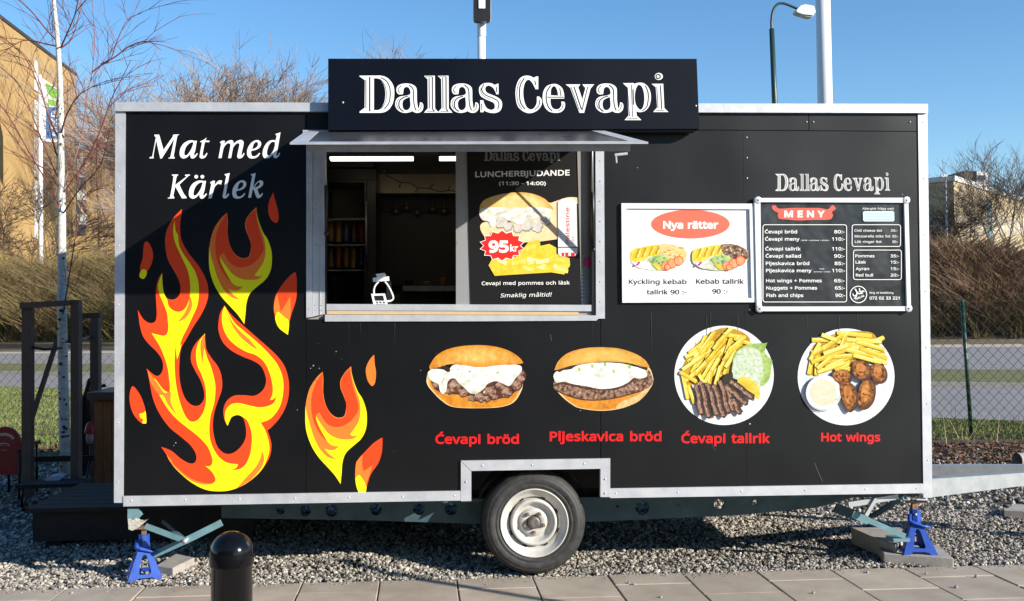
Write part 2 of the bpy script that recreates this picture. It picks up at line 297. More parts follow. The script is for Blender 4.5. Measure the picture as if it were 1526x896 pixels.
# outlines of an open sans-serif face, thousandths of an em: character, advance, then one contour per slash
FONT = """!215/131,161,85,161,65,573,151,573/58,43,61,69,72,85,88,94,107,97,126,94,142,85,153,69,157,43,153,18,142,2,126,-8,107,-11,88,-8,72,2,61,18 (240/32,220,33,263,38,306,45,348,54,389,67,429,83,468,103,504,125,540,150,573,217,573,182,521,154,465,132,407,116,346,107,284,103,221,105,179,109,139,116,98,126,58,139,19,154,-20,172,-57,192,-92,216,-127,150,-127,125,-94,103,-60,83,-24,67,14,54,53,45,94,38,135,33,177 )240/209,220,207,177,203,135,196,94,186,53,173,14,158,-24,139,-60,116,-94,91,-127,25,-127,48,-92,69,-57,87,-20,102,19,114,58,124,98,131,139,136,179,137,221,136,263,131,304,124,346,114,386,102,426,87,465,69,503,48,539,24,573,91,573,116,540,139,504,158,468,173,429,186,389,196,348,203,306,207,263 +458/257,311,417,311,417,254,257,254,257,89,200,89,200,254,40,254,40,311,200,311,200,477,257,477 -258/32,184,32,246,226,246,226,184 0458/419,287,418,242,415,201,409,163,395,112,376,70,349,37,316,12,276,-3,229,-8,170,1,122,27,86,70,60,129,48,176,42,229,39,287,41,346,48,399,58,446,83,504,119,547,167,573,229,581,287,573,335,547,372,504,399,446,410,399,417,346/110,287,111,238,115,194,121,156,137,111,159,78,190,59,229,52,268,59,298,78,320,110,336,156,343,194,347,238,348,287,347,336,343,380,336,417,320,463,298,495,268,515,229,521,190,515,159,495,137,463,121,417,115,380,111,336 1458/285,0,216,0,216,400,216,439,217,470,219,499,207,487,196,477,169,455,108,405,71,452,226,573,285,573 2458/417,0,38,0,38,59,188,210,228,251,261,287,287,320,306,353,318,387,322,424,315,466,294,496,261,514,221,520,181,517,147,506,115,489,83,466,45,513,68,531,94,548,122,561,153,572,186,578,221,581,270,576,313,562,347,540,372,510,388,472,394,428,389,385,375,344,353,305,324,267,288,227,247,185,128,67,128,64,417,64 3458/395,439,392,403,381,372,363,347,340,326,310,311,277,302,277,298,337,283,379,255,405,214,413,163,407,116,390,74,360,40,318,14,283,2,241,-6,193,-8,150,-6,110,-1,72,8,36,23,36,89,74,73,114,61,155,54,194,51,260,59,305,81,331,117,339,164,335,197,320,223,297,242,265,255,226,263,179,265,123,265,123,326,180,326,223,329,259,339,286,356,307,377,319,404,323,434,316,471,295,498,262,516,219,521,190,520,164,515,140,508,117,498,96,487,75,473,39,521,73,544,115,563,163,576,218,581,273,576,317,563,352,540,384,495 4458/443,130,359,130,359,0,291,0,291,130,17,130,17,190,286,576,359,576,359,193,443,193/291,374,291,412,293,444,294,474,295,500,292,500,285,485,276,468,266,451,257,438,86,193,291,193 5458/221,351,275,346,322,331,361,307,389,274,407,232,413,183,407,128,387,81,356,43,314,15,261,-2,199,-8,156,-6,116,0,80,10,51,23,51,90,82,74,121,62,161,55,200,52,239,55,274,65,302,82,323,106,336,137,341,176,332,225,306,262,262,284,197,292,173,291,146,288,120,284,99,280,64,302,86,573,373,573,373,508,146,508,132,342,169,348,194,350 6458/44,245,46,294,51,342,60,389,75,433,95,474,121,510,155,539,196,562,246,576,306,581,324,580,344,579,362,577,377,573,377,513,362,517,344,520,326,522,308,523,257,518,216,504,183,483,158,454,139,419,127,380,119,337,115,291,119,291,133,309,150,326,170,339,194,350,223,356,255,358,302,353,342,338,375,313,400,279,416,236,421,184,415,129,399,82,372,44,336,15,291,-2,239,-8,199,-4,163,7,130,26,101,54,77,89,59,133,48,185/238,51,284,59,320,84,343,125,351,184,344,233,324,271,289,295,241,303,205,299,175,287,150,270,131,248,119,223,115,198,117,172,123,146,133,121,146,99,164,79,185,64,210,55 7458/109,0,344,508,35,508,35,573,419,573,419,518,187,0 8458/229,581,276,577,318,565,352,546,378,519,395,485,400,443,396,411,385,383,368,359,346,338,320,319,291,303,325,285,355,265,381,242,401,216,414,185,419,148,413,104,395,65,367,34,330,11,284,-3,231,-8,174,-3,126,10,89,33,61,63,45,101,39,146,43,183,56,214,75,241,99,264,128,283,158,299,131,316,107,336,87,358,71,383,61,411,58,444,63,485,80,518,107,545,141,565,182,577/108,145,116,107,138,76,176,55,229,48,281,55,319,76,342,108,350,148,346,174,335,197,317,217,293,235,264,251,229,265,217,270,184,254,157,237,136,219,121,197,111,173/228,524,188,518,155,502,134,476,127,441,130,414,141,391,157,373,179,357,204,344,232,330,258,343,282,357,302,373,317,392,327,414,330,441,323,476,302,502,270,518 9458/417,328,415,279,410,231,401,183,387,139,366,99,340,63,306,33,265,11,214,-3,154,-8,137,-8,117,-6,97,-4,82,0,82,60,97,56,115,53,134,50,152,50,204,54,245,68,278,90,303,118,322,153,334,192,342,235,346,281,341,281,327,263,310,247,290,233,266,223,237,216,204,214,158,219,118,235,85,260,61,294,45,336,40,387,46,443,63,491,90,529,127,557,171,575,223,581,262,577,299,565,332,545,361,518,384,483,402,439,413,388/223,521,178,513,142,488,118,447,110,388,117,339,137,301,171,277,220,269,256,273,286,285,311,303,330,325,342,349,346,374,344,400,338,426,328,451,315,474,298,493,277,508,252,518 :215/58,43,61,69,72,85,88,94,107,97,126,94,142,85,153,69,157,43,153,18,142,2,126,-8,107,-11,88,-8,72,2,61,18/58,387,61,412,72,429,88,438,107,441,126,438,142,429,153,412,157,387,153,362,142,345,126,335,107,332,88,335,72,345,61,362 ?348/112,183,114,211,118,235,127,257,139,277,157,298,180,319,207,343,228,363,243,381,253,398,258,416,260,439,254,473,235,498,204,514,163,519,126,516,93,509,63,498,34,485,10,541,43,557,81,569,122,578,168,581,215,576,254,564,285,543,317,498,327,440,324,407,316,379,302,355,283,332,259,311,233,287,209,266,192,248,180,231,173,215,170,196,168,175,168,161,112,161/94,43,97,69,108,85,124,94,144,97,162,94,178,85,189,69,192,43,189,18,178,2,162,-8,144,-11,124,-8,108,2,97,18 A512/437,0,368,177,141,177,73,0,0,0,224,575,289,575,512,0/282,415,274,438,263,473,255,500,247,468,238,438,230,415,165,241,346,241 B521/241,573,307,569,361,558,404,541,434,515,453,478,459,431,456,399,446,371,431,347,409,328,382,313,350,304,350,300,384,292,415,279,441,261,461,236,474,203,478,163,472,115,454,74,425,42,385,19,337,5,279,0,78,0,78,573/256,329,318,335,357,352,377,382,384,423,376,463,351,490,308,506,245,511,150,511,150,329/150,269,150,61,265,61,330,68,371,91,394,125,401,168,398,197,388,221,370,241,344,256,307,266,260,269 C506/323,517,280,513,241,502,206,482,178,456,155,423,139,383,129,337,125,286,128,241,135,200,147,164,175,117,213,83,262,62,322,55,359,57,394,62,427,69,460,78,460,15,427,5,393,-2,356,-7,312,-8,257,-4,208,8,166,28,130,56,101,90,78,131,62,178,52,230,49,287,51,329,57,369,67,406,89,456,120,499,159,534,206,559,261,575,324,581,367,578,409,572,448,561,482,547,453,486,425,497,394,508,360,515 D585/536,292,533,231,521,177,501,131,474,91,439,58,399,33,351,15,297,4,237,0,78,0,78,573,254,573,309,569,359,558,404,540,443,516,476,484,502,446,521,401,533,350/460,289,457,337,449,379,435,415,404,457,361,487,308,505,244,511,150,511,150,62,228,62,299,68,357,87,402,119,434,164,454,220 E446/398,0,78,0,78,573,398,573,398,509,150,509,150,330,383,330,383,268,150,268,150,63,398,63 F416/150,0,78,0,78,573,398,573,398,509,150,509,150,306,383,306,383,243,150,243 G583/326,302,524,302,524,22,478,8,431,-1,380,-6,323,-8,267,-4,217,8,173,28,136,55,105,89,81,130,63,176,52,229,49,286,53,343,65,395,84,442,111,482,145,517,186,544,233,564,286,577,346,581,392,578,437,572,478,561,516,547,489,484,457,497,421,508,382,515,342,517,298,514,259,505,225,489,181,455,150,409,136,373,127,332,124,286,127,243,134,202,146,166,175,119,216,84,251,68,292,58,340,55,375,56,404,59,429,63,452,68,452,238,326,238 H594/516,0,443,0,443,267,150,267,150,0,78,0,78,573,150,573,150,330,443,330,443,573,516,573 J219/-3,-152,-21,-152,-37,-150,-51,-146,-63,-142,-63,-81,-49,-84,-35,-87,-20,-88,-5,-89,15,-87,33,-81,50,-70,63,-53,71,-29,74,3,74,573,146,573,146,9,141,-42,128,-82,105,-113,75,-135,39,-148 K496/496,0,411,0,209,273,150,222,150,0,78,0,78,573,150,573,150,290,174,318,199,345,249,399,403,573,488,573,261,323 L420/78,0,78,573,150,573,150,64,400,64,400,0 M727/330,0,142,502,139,502,140,484,142,461,143,435,144,407,144,377,144,347,144,0,78,0,78,573,184,573,361,103,364,103,544,573,650,573,650,0,578,0,578,352,578,380,579,408,580,435,581,460,584,501,581,501,390,0 N609/532,0,447,0,141,476,138,476,139,455,141,432,143,378,144,349,144,320,144,0,78,0,78,573,161,573,467,99,470,99,468,137,466,193,465,223,464,249,464,573,532,573 O626/577,287,576,244,570,204,561,166,540,116,510,73,473,38,428,13,375,-3,314,-8,251,-3,196,13,151,39,114,73,85,116,65,167,56,204,51,245,49,288,52,344,62,396,78,442,100,482,130,517,166,545,208,565,258,577,314,581,369,577,417,565,459,545,495,517,524,483,547,442,564,396,574,344/125,287,127,241,134,200,145,163,171,117,207,83,255,62,314,55,373,62,420,83,456,117,481,163,492,200,499,241,501,287,496,354,481,411,456,457,421,491,373,511,314,518,255,511,207,490,171,457,145,411,134,374,127,333 P485/229,573,297,568,352,553,393,528,421,495,439,454,444,404,441,370,433,336,417,306,395,278,364,255,324,238,275,227,216,223,150,223,150,0,78,0,78,573/223,511,150,511,150,285,208,285,258,288,298,296,330,311,352,334,365,363,370,401,361,449,334,484,289,504 R498/236,573,301,568,353,555,393,532,422,500,439,460,444,410,440,368,427,334,408,306,385,285,358,269,330,257,487,0,403,0,264,237,150,237,150,0,78,0,78,573/232,510,150,510,150,298,236,298,296,304,338,325,362,359,370,407,366,440,355,467,336,486,310,500,275,507 S440/403,153,396,106,378,66,348,35,307,11,257,-3,198,-8,167,-7,137,-5,109,-1,83,4,61,11,41,19,41,88,73,76,113,65,156,57,201,55,240,57,273,66,298,79,316,98,327,120,330,147,327,173,318,194,302,213,277,230,242,247,196,265,161,279,131,294,106,311,85,330,69,351,57,375,50,403,48,435,54,477,71,513,99,542,136,563,180,576,231,581,276,578,318,572,355,562,389,549,366,487,336,499,302,508,266,515,229,517,196,515,169,507,148,494,133,478,124,457,121,434,124,407,133,386,149,367,172,351,204,335,246,318,293,299,332,279,362,255,385,228,398,194 U586/513,202,507,146,489,95,459,52,416,20,380,4,338,-5,290,-8,225,-2,171,18,128,50,97,93,78,144,72,204,72,573,144,573,144,201,154,139,182,93,228,64,294,55,342,59,379,73,407,96,427,126,438,161,442,202,442,573,513,573 V481/481,573,277,0,204,0,0,573,75,573,204,205,213,182,220,160,231,119,236,100,241,80,245,100,250,119,255,140,262,161,277,207,405,573 Y454/227,291,376,573,454,573,263,222,263,0,191,0,191,219,0,573,79,573 a450/231,437,279,433,318,422,347,403,376,358,385,293,385,0,334,0,320,61,317,61,298,40,279,22,258,9,234,-1,206,-6,172,-8,136,-5,103,6,75,23,55,48,41,80,37,119,50,176,87,219,127,238,179,251,243,257,316,259,316,285,310,330,293,359,265,375,227,380,194,378,163,370,133,359,106,347,84,400,115,414,151,426,190,434/252,208,184,200,141,182,118,155,110,119,115,87,132,66,157,53,188,49,238,56,279,79,306,117,315,172,315,210 b493/139,461,138,435,138,410,136,389,135,373,139,373,161,398,189,419,226,432,272,437,322,431,365,412,401,381,428,338,444,283,449,215,447,168,439,127,427,91,400,48,365,17,322,-2,272,-8,226,-3,189,10,161,31,139,55,133,55,119,0,68,0,68,609,139,609/260,379,219,374,188,361,165,339,150,308,142,268,139,217,139,214,142,165,150,125,165,93,202,61,261,51,312,61,348,93,363,126,373,166,376,216,373,265,363,306,348,338,311,368 c385/241,-8,187,-2,139,15,99,45,69,87,55,123,47,165,44,213,47,262,56,305,71,342,102,385,142,415,191,432,245,438,278,436,309,431,336,424,358,415,337,356,316,363,292,370,267,374,244,376,204,371,172,358,148,335,131,303,120,263,117,213,120,166,131,126,148,94,172,71,202,58,240,53,273,55,302,60,328,68,351,78,351,15,328,5,304,-2,275,-7 d493/221,-8,171,-2,128,17,92,48,65,91,49,146,44,214,49,282,66,338,93,381,128,413,171,432,221,438,253,436,280,429,303,420,323,407,340,391,354,374,359,374,356,405,355,424,354,438,354,609,425,609,425,0,368,0,358,58,354,58,340,40,323,24,303,11,279,1,252,-6/232,51,290,60,328,88,348,135,355,200,355,213,352,263,343,304,329,336,291,369,231,379,181,368,146,334,130,300,120,260,117,213,120,165,130,125,146,93,181,61 e452/234,438,286,432,329,414,364,385,390,346,406,299,411,244,411,201,117,201,127,137,154,90,197,62,254,52,293,54,327,60,359,69,392,82,392,20,359,8,327,-1,292,-6,251,-8,194,-2,143,17,101,48,70,91,56,126,47,167,44,212,47,257,55,297,68,333,96,378,134,411,181,431/233,380,188,372,154,348,130,309,119,257,338,257,335,292,326,322,312,346,292,364,266,376 f276/266,375,158,375,158,0,87,0,87,375,12,375,12,408,87,432,87,457,92,507,104,547,124,577,152,597,186,609,227,613,252,612,274,609,294,604,310,599,292,544,278,548,262,552,245,555,228,556,197,550,175,532,162,502,158,458,158,430,266,430 g493/221,438,261,434,297,422,329,402,355,373,359,373,369,430,425,430,425,-7,420,-63,404,-109,378,-146,341,-172,293,-187,233,-192,188,-191,147,-186,110,-177,78,-165,78,-100,111,-114,149,-125,191,-132,237,-134,286,-126,324,-101,347,-63,355,-13,355,4,356,32,358,57,354,57,329,28,299,8,263,-4,221,-8,170,-2,126,18,91,51,65,95,49,149,44,214,49,278,65,332,91,377,126,411,169,431/230,379,197,374,169,359,147,336,130,303,120,262,117,213,120,165,130,124,146,92,182,60,232,50,262,52,288,58,309,69,326,85,340,105,349,131,354,161,356,197,356,214,353,267,343,309,326,340,302,362,270,374 h495/139,431,138,415,138,399,135,370,140,370,155,391,174,407,196,420,221,429,247,435,273,437,321,433,360,421,391,400,413,370,426,330,431,280,431,0,361,0,361,275,355,321,338,353,308,372,265,379,222,374,189,360,166,338,150,308,142,269,139,222,139,0,68,0,68,609,139,609 i207/139,430,139,0,68,0,68,430/104,591,119,588,133,580,142,566,145,546,142,526,133,512,119,504,104,501,88,504,75,512,66,526,63,546,66,566,75,580,88,588 j207/18,-192,-1,-192,-18,-190,-32,-187,-44,-183,-44,-126,-19,-132,-6,-133,9,-134,32,-130,51,-120,64,-100,68,-67,68,430,139,430,139,-64,136,-101,126,-133,110,-159,87,-177,56,-189/63,546,66,566,75,580,88,588,104,591,119,588,133,580,142,566,145,546,142,526,133,512,119,504,104,501,88,504,75,512,66,526 k428/138,291,138,276,137,257,135,221,138,221,152,240,172,264,189,285,326,430,409,430,235,246,421,0,336,0,187,200,138,158,138,0,68,0,68,609,138,609 l207/139,0,68,0,68,609,139,609 m749/540,438,603,429,649,401,669,371,681,330,685,280,685,0,615,0,615,277,610,321,594,353,567,372,528,379,474,369,438,342,418,298,411,237,411,0,342,0,342,277,339,308,332,333,320,353,303,367,281,376,253,379,215,374,185,360,164,338,150,308,141,269,139,223,139,0,68,0,68,430,125,430,136,371,140,371,155,392,173,409,194,422,217,431,241,436,266,438,312,433,349,420,378,398,398,366,402,366,427,398,461,420,499,433 n495/275,438,322,434,361,421,391,401,413,371,426,330,431,280,431,0,361,0,361,275,355,321,338,353,308,372,265,379,204,368,166,338,146,289,139,223,139,0,68,0,68,430,125,430,136,371,140,371,156,392,175,409,198,422,222,431,248,436 o485/442,216,438,165,428,121,411,82,388,51,359,25,324,7,285,-4,241,-8,200,-4,163,7,129,25,100,51,77,82,59,121,48,165,44,216,47,261,55,301,68,336,97,380,137,412,186,431,244,438,299,431,347,412,387,380,417,336,431,301,439,261/117,216,120,169,130,128,147,95,172,71,203,56,243,51,282,56,314,71,339,95,356,128,366,169,369,216,365,263,355,303,338,335,314,359,282,374,242,379,185,368,147,335,130,303,120,263 p493/273,438,322,432,365,413,401,383,428,339,444,284,449,216,447,170,439,129,427,93,401,49,365,17,322,-2,272,-8,241,-6,213,1,190,11,170,24,153,38,139,55,134,55,137,20,138,1,139,-16,139,-192,68,-192,68,430,126,430,136,371,139,371,153,389,170,405,189,419,213,429,240,436/260,379,221,374,190,362,167,342,152,313,142,275,139,229,139,216,142,167,150,126,165,93,188,70,220,55,261,51,297,56,326,72,348,98,364,131,373,171,376,217,373,262,363,302,348,334,311,367 q493/354,-9,355,25,356,43,358,58,354,58,332,32,303,11,266,-3,219,-8,170,-2,128,17,93,48,66,91,49,146,44,214,47,261,54,302,67,338,93,381,129,413,172,432,221,438,267,433,304,419,333,397,355,371,358,371,369,430,425,430,425,-192,354,-192/233,51,272,55,304,67,327,87,342,116,352,153,355,199,355,213,352,263,343,305,328,337,290,369,231,379,181,368,145,334,130,300,120,260,117,213,120,165,130,126,146,93,182,61 r331/269,438,295,437,308,435,319,433,310,368,287,372,275,373,264,374,240,371,217,363,195,351,176,334,161,313,149,289,141,261,139,229,139,0,68,0,68,430,126,430,134,351,137,351,152,374,170,395,191,413,214,426,240,435 s384/348,119,343,80,327,49,302,24,268,6,226,-4,176,-8,135,-6,99,-1,68,8,42,19,42,83,70,71,104,60,141,52,178,49,224,53,256,66,274,86,280,112,278,128,271,141,259,154,239,167,212,180,174,196,135,212,103,228,76,245,57,266,45,292,41,324,52,372,85,408,118,425,157,435,202,438,240,436,275,430,308,421,339,409,315,353,287,363,258,372,228,378,197,380,159,377,131,366,114,350,108,328,111,312,119,298,133,286,154,274,182,261,219,246,257,231,289,215,314,197,333,176,344,150 t289/212,50,228,50,245,53,260,55,272,59,272,5,258,0,240,-4,219,-7,200,-8,167,-5,138,4,112,20,91,44,78,79,74,125,74,375,13,375,13,409,75,437,103,528,144,528,144,430,269,430,269,375,144,375,144,127,149,93,163,69,185,54 u495/427,430,427,0,370,0,359,57,356,57,340,36,321,20,298,8,273,-1,247,-6,220,-8,173,-4,134,8,103,29,81,59,68,99,63,148,63,430,135,430,135,153,141,108,158,76,188,57,230,51,273,55,306,69,330,91,345,121,354,160,357,206,357,430 v407/163,0,0,430,75,430,167,176,180,137,187,116,193,96,198,78,201,63,204,63,208,78,214,96,220,117,227,138,241,176,332,430,407,430,244,0 w630/346,243,336,276,328,308,321,335,316,357,313,357,308,335,302,307,294,275,289,259,284,242,207,1,127,1,9,431,82,431,141,201,147,178,153,154,163,109,167,90,169,73,172,73,178,97,185,128,193,160,201,188,277,431,354,431,428,188,440,149,446,129,451,109,455,90,457,74,460,74,463,89,466,108,471,129,477,153,489,201,549,431,621,431,502,1,419,1 x424/170,220,22,430,102,430,213,268,322,430,402,430,253,220,410,0,330,0,213,172,94,0,14,0 y409/1,430,76,430,169,185,184,144,191,124,196,105,201,86,205,68,209,68,215,91,224,121,234,153,245,186,333,430,409,430,224,-59,207,-97,188,-130,165,-156,138,-176,106,-188,67,-192,49,-192,34,-190,9,-186,9,-130,30,-133,43,-134,56,-135,79,-132,99,-126,116,-114,130,-99,142,-80,152,-59,174,-2 z377/346,0,31,0,31,47,262,375,45,375,45,430,340,430,340,377,112,55,346,55 Å512/437,0,368,177,141,177,73,0,0,0,224,575,289,575,512,0/282,415,274,438,263,473,255,500,247,468,238,438,230,415,165,241,346,241/254,535,219,540,191,557,173,584,167,620,173,655,191,682,219,699,254,704,289,699,318,682,337,656,343,621,337,584,318,557,289,540/254,575,272,578,287,587,296,601,299,620,296,639,286,653,272,662,254,665,237,662,222,653,213,639,209,620,212,601,221,587,235,578 Ö626/577,287,576,244,570,204,561,166,540,116,510,73,473,38,428,13,375,-3,314,-8,251,-3,196,13,151,39,114,73,85,116,65,167,56,204,51,245,49,288,52,344,62,396,78,442,100,482,130,517,166,545,208,565,258,577,314,581,369,577,417,565,459,545,495,517,524,483,547,442,564,396,574,344/125,287,127,241,134,200,145,163,171,117,207,83,255,62,314,55,373,62,420,83,456,117,481,163,492,200,499,241,501,287,496,354,481,411,456,457,421,491,373,511,314,518,255,511,207,490,171,457,145,411,134,374,127,333/201,689,204,707,213,719,225,726,239,728,253,726,265,719,274,707,277,689,274,671,265,659,253,651,239,649,225,651,213,659,204,671/352,689,355,707,363,719,375,726,389,728,403,726,415,719,424,707,427,689,424,671,415,659,403,651,389,649,375,651,363,659,355,671 ä450/231,437,279,433,318,422,347,403,376,358,385,293,385,0,334,0,320,61,317,61,298,40,279,22,258,9,234,-1,206,-6,172,-8,136,-5,103,6,75,23,55,48,41,80,37,119,50,176,87,219,127,238,179,251,243,257,316,259,316,285,310,330,293,359,265,375,227,380,194,378,163,370,133,359,106,347,84,400,115,414,151,426,190,434/252,208,184,200,141,182,118,155,110,119,115,87,132,66,157,53,188,49,238,56,279,79,306,117,315,172,315,210/113,546,116,564,124,576,137,583,151,585,165,583,177,576,186,564,188,546,186,529,177,516,165,509,151,506,137,509,124,516,116,529/264,546,267,564,275,576,287,583,301,585,315,583,327,576,336,564,338,546,336,529,327,516,315,509,301,506,287,509,275,516,267,529 å450/231,437,279,433,318,422,347,403,376,358,385,293,385,0,334,0,320,61,317,61,298,40,279,22,258,9,234,-1,206,-6,172,-8,136,-5,103,6,75,23,55,48,41,80,37,119,50,176,87,219,127,238,179,251,243,257,316,259,316,285,310,330,293,359,265,375,227,380,194,378,163,370,133,359,106,347,84,400,115,414,151,426,190,434/252,208,184,200,141,182,118,155,110,119,115,87,132,66,157,53,188,49,238,56,279,79,306,117,315,172,315,210/225,486,189,492,161,508,143,535,137,571,143,607,161,633,189,650,225,655,259,650,288,633,307,607,314,572,307,535,288,508,260,492/225,526,243,529,257,538,266,552,269,571,266,590,257,604,242,613,225,616,207,613,192,604,183,590,180,571,183,552,191,538,205,529 é452/234,438,286,432,329,414,364,385,390,346,406,299,411,244,411,201,117,201,127,137,154,90,197,62,254,52,293,54,327,60,359,69,392,82,392,20,359,8,327,-1,292,-6,251,-8,194,-2,143,17,101,48,70,91,56,126,47,167,44,212,47,257,55,297,68,333,96,378,134,411,181,431/233,380,188,372,154,348,130,309,119,257,338,257,335,292,326,322,312,346,292,364,266,376/347,606,338,594,326,579,312,563,296,546,280,529,263,513,247,498,233,486,186,486,186,496,199,512,212,532,226,553,240,575,252,596,262,614,347,614 ö485/442,216,438,165,428,121,411,82,388,51,359,25,324,7,285,-4,241,-8,200,-4,163,7,129,25,100,51,77,82,59,121,48,165,44,216,47,261,55,301,68,336,97,380,137,412,186,431,244,438,299,431,347,412,387,380,417,336,431,301,439,261/117,216,120,169,130,128,147,95,172,71,203,56,243,51,282,56,314,71,339,95,356,128,366,169,369,216,365,263,355,303,338,335,314,359,282,374,242,379,185,368,147,335,130,303,120,263/131,546,134,564,142,576,154,583,168,585,183,583,195,576,203,564,206,546,203,529,195,516,183,509,168,506,154,509,142,516,134,529/281,546,284,564,292,576,304,583,318,585,333,583,345,576,353,564,356,546,353,529,345,516,333,509,318,506,304,509,292,516,284,529 Ć506/323,517,280,513,241,502,206,482,178,456,155,423,139,383,129,337,125,286,128,241,135,200,147,164,175,117,213,83,262,62,322,55,359,57,394,62,427,69,460,78,460,15,427,5,393,-2,356,-7,312,-8,257,-4,208,8,166,28,130,56,101,90,78,131,62,178,52,230,49,287,51,329,57,369,67,406,89,456,120,499,159,534,206,559,261,575,324,581,367,578,409,572,448,561,482,547,453,486,425,497,394,508,360,515/423,749,415,737,403,722,388,705,372,688,356,672,340,656,324,641,309,629,262,629,262,638,275,655,288,674,302,696,316,717,328,738,338,757,423,757 ć385/241,-8,187,-2,139,15,99,45,69,87,55,123,47,165,44,213,47,262,56,305,71,342,102,385,142,415,191,432,245,438,278,436,309,431,336,424,358,415,337,356,316,363,292,370,267,374,244,376,204,371,172,358,148,335,131,303,120,263,117,213,120,166,131,126,148,94,172,71,202,58,240,53,273,55,302,60,328,68,351,78,351,15,328,5,304,-2,275,-7/346,606,338,594,326,579,311,563,296,546,279,529,263,513,247,498,232,486,185,486,185,496,198,512,211,532,225,553,239,575,251,596,261,614,346,614"""
_gl = {}
for tk in FONT.split(' '):
    q = tk.split('/'); cs = []
    for c_ in q[1:]: n_ = [int(v) for v in c_.split(',')]; cs.append(list(zip(n_[::2], n_[1::2])))
    _gl[tk[0]] = (int(q[0][1:]), cs)
def _area(c): return sum(c[i-1][0]*c[i][1]-c[i][0]*c[i-1][1] for i in range(len(c)))/2
def glyphs(txt):
    "fill polygons and contours of a line of text"
    x = 0; polys = []; cont = []
    for ch in txt:
        if ch == ' ': x += 260; continue
        adv, cs = _gl[ch]; ar = [_area(c) for c in cs]; sg_ = 1 if max(ar, key=abs) > 0 else -1
        sh = [[(a+x, b) for a, b in c] for c in cs]; outs = [c for c, a in zip(sh, ar) if a*sg_ > 0]; hol = [c for c, a in zip(sh, ar) if a*sg_ < 0]
        for o in outs:
            bx = (min(p[0] for p in o), max(p[0] for p in o), min(p[1] for p in o), max(p[1] for p in o))
            polys.append((o, [h for h in hol if bx[0] <= h[0][0] <= bx[1] and bx[2] <= h[0][1] <= bx[3]]))
        cont += sh; x += adv
    mn = min(p[0] for c in cont for p in c); mx_ = max(p[0] for c in cont for p in c)
    return polys, cont, mn, mx_-mn
# ------------------------------------------------------------------ the food trailer
ROOT = thing('food_trailer', 'black food trailer with aluminium trim, painted flames and an open serving hatch', 'food trailer', (2.35, 1.1, 0))
def part(name, m, mb, label=None, parent=ROOT, **kw): return mb.build(name, m, parent, label=label, **kw)
PT = .012
for lab, poly in (
    ('black wall panel carrying the flames', [(186.5, 165), (456, 166), (455.8, 736.2), (184, 740)]),
    ('black wall panel above the serving hatch', [(457, 166), (894.6, 167), (894.6, 200), (457, 200)]),
    ('black wall panel under the serving hatch', [(456.8, 476), (894.6, 476), (894.6, 686), (688.5, 689), (688.5, 735), (456.8, 736.2)]),
    ('black wall panel behind the white poster frame', [(895.6, 194), (1109, 195.3), (1114, 726), (908, 728), (908, 685), (895.6, 686)]),
    ('narrow black panel strip under the roof edge', [(895.6, 167), (1204.6, 168), (1205, 194), (895.6, 192.8)]),
    ('narrow black panel strip at the right end of the roof edge', [(1205.8, 168), (1368.5, 168.5), (1369, 195.5), (1206, 194.3)]),
    ('black wall panel carrying the menu board', [(1118, 195.3), (1369, 196.8), (1377, 721.5), (1123, 725)])):
    part('wall_panel', m_panel, MB().slab([poly], 0, PT), lab)
part('joint_strip', m_panel, MB().slab([[(1107.5, 195), (1118, 195.2), (1123, 725), (1113, 726)]], -.0008, .0105))
rv = MB()
def rivet(mb, x, y, Y=-.001, r=.006, m=None):
    c = P(x, y, Y); mb.lathe([(r, 0), (r*.8, -.0025), (r*.35, -.004), (0.0001, -.0042)], c, 8, m, 'Y')
for k in range(3): rivet(rv, 1112.7+k*.3, 205+k*30.4)
for y in (462, 632): rivet(rv, 1117, y)
for x in (1203-1, 1212, 1356): rivet(rv, x, 182)
part('rivet', m_alu_dull, rv, 'rivets along the panel joints', kind='stuff')
# trims ------------------------------------------------------------
part('corner_trim', m_alu, MB().slab([[(171.8, 166), (187, 166), (183.8, 749.5), (169.8, 749.5)]], -.006, .05), 'left corner trim')
part('corner_trim', m_alu, MB().slab([[(1368, 168), (1382, 168.4), (1389.6, 742), (1376.3, 742)]], -.006, .05), 'right corner trim')
part('roof_cap', m_alu, MB().slab([[(171.5, 152.3), (1382.8, 155), (1383, 168.4), (171.5, 165.6)]], -.022, .03))
def rl(x, o): return 739.5-(x-184)*.01555+o
part('bottom_rail', m_alu, MB().slab([[(183.7, 739.6), (687.4, rl(687, 0)), (687.4, rl(687, 14.4)), (183.7, 754.9)]], -.012, .03))
part('bottom_rail', m_alu, MB().slab([[(909.3, rl(909, 0)), (1376.6, 721), (1376.6, 735.2), (909.3, rl(909, 14.2))]], -.012, .03))
part('wheel_arch_trim', m_alu, MB().slab([[(686.9, 687), (702.4, 702), (702.4, 746.9), (686.9, 747.2)]], -.0135, .03))
part('wheel_arch_trim', m_alu, MB().slab([[(686.9, 686.8), (909.5, 683.4), (895, 698.7), (702.6, 702)]], -.0155, .03))
part('wheel_arch_trim', m_alu, MB().slab([[(909.5, 683.6), (895, 698.9), (894.8, 740.9), (909.3, 740.9)]], -.0135, .03))
rv = MB()
for k, x in enumerate((196, 276, 357, 440, 520, 600, 677)): rivet(rv, x, rl(x, 7), -.012, .005)
for x in (918, 1010, 1105, 1200, 1290, 1366): rivet(rv, x, rl(x, 7), -.012, .005)
for x, y in ((719, 694), (793, 693), (871, 691), (694.5, 718), (902, 714), (902, 735)): rivet(rv, x, y, -.0155, .006)
for k in range(7): rivet(rv, 178-k*.4, 190+k*88, -.006, .004); rivet(rv, 1375.5+k*1.2, 182+k*84, -.006, .004)
part('rivet', m_alu, rv, 'rivets of the aluminium trims', kind='stuff')
